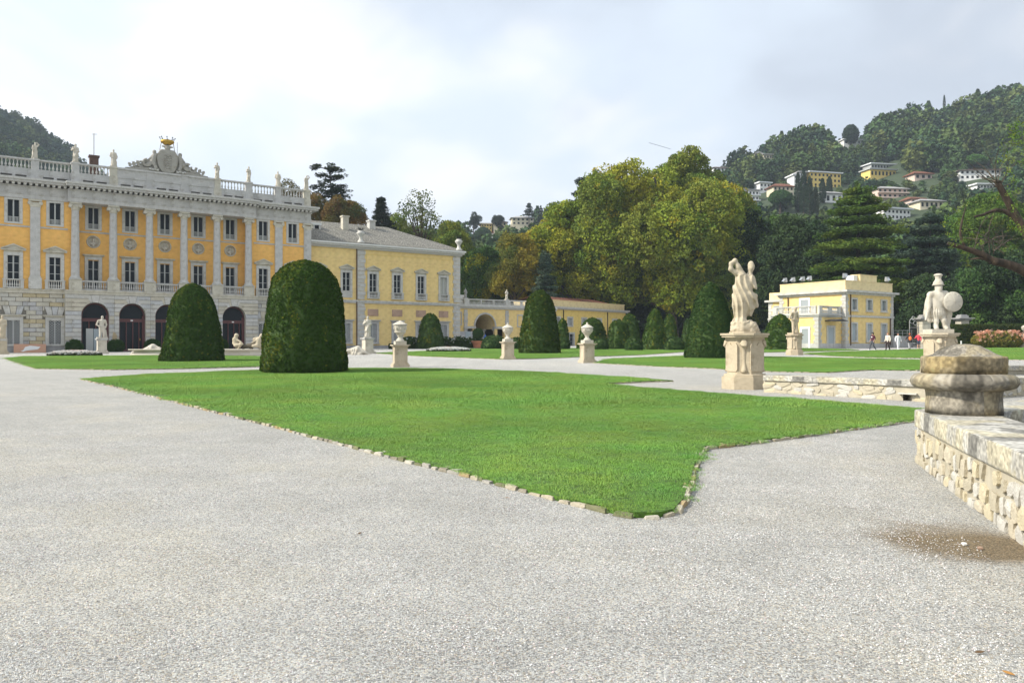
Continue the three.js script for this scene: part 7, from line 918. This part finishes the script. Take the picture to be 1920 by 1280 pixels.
// ================================================================== GATE, WALL, PEOPLE
{
  const g0 = atDepth(1733, 97), g1 = atDepth(1805, 97); [[g0, 'stone gate pillar left of the warrior statue'], [g1, 'stone gate pillar right of the warrior statue']].forEach(([g, label]) => { const t = thing('gate_pillar', label, 'pillar', [g.x, g.y, -g.d], 0.1, 'gate pillars'); for (let i = 0; i < 8; i++) part('pillar_block', box(-0.55 + (i % 2) * 0.02, 0.55 - (i % 2) * 0.02, i * 0.42, i * 0.42 + 0.4, -0.55, 0.55), [M.warmTrim, M.ashlar[1]][i % 2], t); part('core', box(-0.5, 0.5, -0.2, 3.36, -0.5, 0.5), M.joint, t); part('cap', [box(-0.75, 0.75, 3.36, 3.55, -0.75, 0.75), box(-1.0, 1.0, 3.55, 3.68, -1.0, 1.0), box(-0.5, 0.5, 3.68, 3.95, -0.5, 0.5), box(-0.4, 0.4, 3.95, 4.08, -0.4, 0.4)], M.greyDark, t); });
  const t = thing('iron_gate', 'open wrought iron gate leaf with scroll top beside the pillar', 'gate', [g0.x - 1.2, g0.y, -g0.d], 0.2); const bars = []; for (let i = 0; i < 9; i++) bars.push(bar(v3(-0.55 + i * 0.135, 0, 0), v3(-0.55 + i * 0.135, 2.6 + 0.5 * Math.sin(i / 8 * Math.PI), 0), 0.022)); bars.forEach(b => part('gate_bar', b, M.iron, t)); part('frame', [bar(v3(-0.65, 0, 0), v3(-0.65, 3.4, 0), 0.05), bar(v3(0.6, 0, 0), v3(0.6, 2.7, 0), 0.05), bar(v3(-0.65, 0.9, 0), v3(0.6, 0.9, 0), 0.035), bar(v3(-0.65, 2.5, 0), v3(0.6, 2.5, 0), 0.035)], M.greyDark, t); [[-0.3, 3.3, 0.3], [0.15, 3.05, 0.24], [-0.1, 3.65, 0.22], [0.4, 2.8, 0.16]].forEach(([x, y, R]) => part('scroll', finish(new THREE.TorusGeometry(R, 0.035, 5, 16, 5.2).translate(x, y, 0)), M.grille, t));
  const t2 = thing('iron_gate', 'grey iron gate leaf between the warrior and the right pillar', 'gate', [g1.x - 1.5, g1.y, -g1.d], 0); for (let i = 0; i < 9; i++) part('gate_bar', bar(v3(-0.7 + i * 0.16, 0, 0), v3(-0.7 + i * 0.16, 2.7, 0), 0.022), M.grille, t2); part('frame', [bar(v3(-0.75, 0.9, 0), v3(0.7, 0.9, 0), 0.04), bar(v3(-0.75, 2.7, 0), v3(0.7, 2.7, 0), 0.04), box(-0.7, 0.7, 0.05, 0.85, -0.02, 0.02)], M.shutterGrey, t2);
  const a = atDepth(1676, 99), b = atDepth(1712, 98), L = Math.hypot(b.x - a.x, b.d - a.d), w = thing('garden_wall', 'low grey wall with wire fence between pavilion and gate', 'wall', [a.x, a.y, -a.d], Math.atan2(a.d - b.d, b.x - a.x) * -1); part('wall', box(0, L, -0.3, 1.35, -0.25, 0), M.ashlar[3], w); part('coping', box(-0.05, L, 1.35, 1.45, -0.3, 0.05), M.greyStone, w); part('fence', [...Array.from({ length: 5 }, (_, i) => bar(v3(i * L / 4.2, 1.45, -0.1), v3(i * L / 4.2, 2.2, -0.1), 0.025)), bar(v3(0, 2.15, -0.1), v3(L, 2.15, -0.1), 0.025), bar(v3(0, 1.8, -0.1), v3(L, 1.8, -0.1), 0.02)], M.grille, w);
  single('marker_post', cyl(0, 0, 0.9, 0, 0.07, 0.07, 8), M.white, 'short white post at the foot of the clipped hedge', 'post').position.set(atDepth(1803, 90).x, atDepth(1803, 90).y, -90);
}
function person(px, py, label, o) {
  const p = onGround(px, py), d = Math.min(p.d, 88), q = atDepth(px, d), t = thing('person', label, 'person', [q.x, q.y + 0.01, -d], o.turn, 'people walking by the pavilion'); t.scale.setScalar(o.scale || 1);
  const st = o.stride, hip = 0.9, fL = [-0.09, 0.06, st * 0.5], fR = [0.09, 0.06, -st * 0.5], kL = [-0.09, 0.48, st * 0.3 + 0.04], kR = [0.09, 0.48, -st * 0.12 + 0.06], aL = o.armL || [[-0.25, 1.15, -0.05], [-0.24, 0.9, 0.12]], aR = o.armR || [[0.25, 1.15, -0.02], [0.25, 0.88, 0.08]];
  const legs = [[-0.09, hip, 0, 0.09, ...kL, 0.06], [...kL, 0.06, fL[0], 0.1, fL[2], 0.042], [0.09, hip, 0, 0.09, ...kR, 0.06], [...kR, 0.06, fR[0], 0.1, fR[2], 0.042]], feet = [[fL[0], 0.045, fL[2] - 0.03, 0.04, fL[0], 0.04, fL[2] + 0.15, 0.035], [fR[0], 0.045, fR[2] - 0.03, 0.04, fR[0], 0.04, fR[2] + 0.15, 0.035]];
  const torso = [[0, hip, 0, 0.14, 0, 1.2, 0, 0.14, 0.72], [0, 1.2, 0, 0.14, 0, 1.36, 0, 0.15, 0.7], [-0.15, 1.4, 0, 0.06, 0.15, 1.4, 0, 0.06]], arms = [[-0.18, 1.4, 0, 0.055, ...aL[0], 0.042], [...aL[0], 0.042, ...aL[1], 0.032], [0.18, 1.4, 0, 0.055, ...aR[0], 0.042], [...aR[0], 0.042, ...aR[1], 0.032]], hands = [aL, aR].map(a => { const v = v3(...a[1]).sub(v3(...a[0])).normalize().multiplyScalar(0.09); return [...a[1], 0.03, a[1][0] + v.x, a[1][1] + v.y, a[1][2] + v.z, 0.026]; }), head = [[0, 1.4, 0, 0.05, 0, 1.52, 0.01, 0.05], [0, 1.585, 0.03, 0.07, 0, 1.66, 0.01, 0.088], [0, 1.6, 0.1, 0.018, 0, 1.63, 0.09, 0.012]];
  const skin = std(col(0.5, 0.3, 0.21)), all = [...legs, ...feet, ...torso, ...arms, ...hands, ...head], lo = [-0.6, -0.02, -0.6], hi = [0.6, 1.85, 0.6];
  part('body', sdfMesh(capsules(all, 0.03), lo, hi, 0.028), skin, t);
  const grown = (list, k) => capsules(list.map(c => [c[0], c[1], c[2], c[3] + k, c[4], c[5], c[6], c[7] + k, c[8]]), 0.03);
  const cutTop = (f, y) => (x, yy, z) => Math.max(f(x, yy, z), y - yy), shirt = cutTop(grown([...torso, ...arms.slice(0, o.shortSleeves ? 0 : 4), arms[0], arms[2]], 0.02), o.hem ?? 0.85);
  part('top', sdfMesh(shirt, lo, hi, 0.03), std(col(...o.top)), t);
  part('trousers', sdfMesh((x, y, z) => Math.max(grown([...legs, [0, hip, 0, 0.13, 0, 0.98, 0, 0.13, 0.75]], 0.016)(x, y, z), (o.cuff || 0.08) - y, y - 1.02), lo, hi, 0.03), std(col(...o.legs)), t);
  part('hair', sdfMesh((x, y, z) => Math.max(Math.hypot(x, (y - 1.655) * (y < 1.655 ? 0.75 : 1), z + 0.005) - 0.105, z > 0.045 && y < 1.69 ? 0.05 : -1), [-0.2, 1.45, -0.2], [0.2, 1.85, 0.2], 0.022), std(col(...o.hair)), t);
  part('shoes', sdfMesh(grown(feet, 0.012), lo, [0.6, 0.2, 0.6], 0.025), std(col(...(o.shoes || [0.05, 0.05, 0.05]))), t);
  if (o.cap) part('cap', [lathe([[0.108, 1.68], [0.11, 1.72], [0.08, 1.77], [0.001, 1.785]], 14), box(-0.07, 0.07, 1.68, 1.695, 0.06, 0.2)], std(col(...o.cap)), t);
  if (o.chest) part('shirt_print', box(-0.09, 0.09, 1.26, 1.34, 0.115, 0.128), M.white, t);
  if (o.pack) part('backpack', [ball(0, 1.18, -0.17, 0.17, 0.24, 0.12)], std(col(...o.pack)), t);
  if (o.bag) part('handbag', [box(-0.34, -0.2, 0.72, 0.95, -0.05, 0.08), bar(v3(-0.27, 0.95, 0), v3(-0.16, 1.42, 0), 0.012)], M.iron, t);
  if (o.skirt) part('coat', sdfMesh(cutTop((x, y, z) => Math.max(Math.hypot(x, z / 0.8) - (0.21 + (1.1 - y) * 0.12), y - 1.38), 0.72), lo, hi, 0.035), std(col(...o.skirt)), t);
  return t;
}
person(1637, 656.8, 'person in a dark maroon jersey and cap walking left', { turn: -1.3, stride: 0.55, top: [0.07, 0.012, 0.025], legs: [0.06, 0.065, 0.075], hair: [0.03, 0.02, 0.015], cap: [0.03, 0.03, 0.035], shoes: [0.7, 0.7, 0.7], shortSleeves: true, hem: 0.82, chest: true, pack: [0.12, 0.12, 0.13], scale: 1.06 });
person(1665.5, 656.4, 'person in a cream top and dark leggings with a black bag', { turn: -0.9, stride: 0.4, top: [0.62, 0.56, 0.47], legs: [0.035, 0.02, 0.02], hair: [0.30, 0.10, 0.04], hem: 0.74, bag: true, scale: 1.03 });
person(1684.5, 655.6, 'person dressed all in white walking towards the camera', { turn: 0.1, stride: 0.25, top: [0.7, 0.7, 0.71], legs: [0.72, 0.72, 0.73], hair: [0.16, 0.06, 0.03], shoes: [0.7, 0.7, 0.7], hem: 0.8, armL: [[-0.3, 1.15, 0], [-0.33, 0.9, 0.06]], armR: [[0.3, 1.15, 0], [0.33, 0.9, 0.06]], scale: 1.0 });
person(1706.5, 654, 'person with an orange backpack and dark coat seen from behind', { turn: 3.0, stride: 0.3, top: [0.03, 0.028, 0.03], legs: [0.35, 0.35, 0.36], hair: [0.32, 0.1, 0.05], pack: [0.75, 0.20, 0.05], skirt: [0.03, 0.028, 0.03], armL: [[-0.34, 1.2, 0], [-0.4, 1.05, 0.05]], armR: [[0.34, 1.2, 0], [0.4, 1.05, 0.05]], scale: 1.02 });
person(1723, 653.8, 'person in a red jacket and dark shorts beside the warrior pedestal', { turn: -0.4, stride: 0.3, top: [0.6, 0.06, 0.09], legs: [0.05, 0.06, 0.09], hair: [0.06, 0.035, 0.025], cuff: 0.5, hem: 0.86, armL: [[-0.28, 1.2, 0.1], [-0.42, 1.15, 0.25]], shoes: [0.5, 0.4, 0.35], scale: 1.04 });
renderer.render(scene, camera);
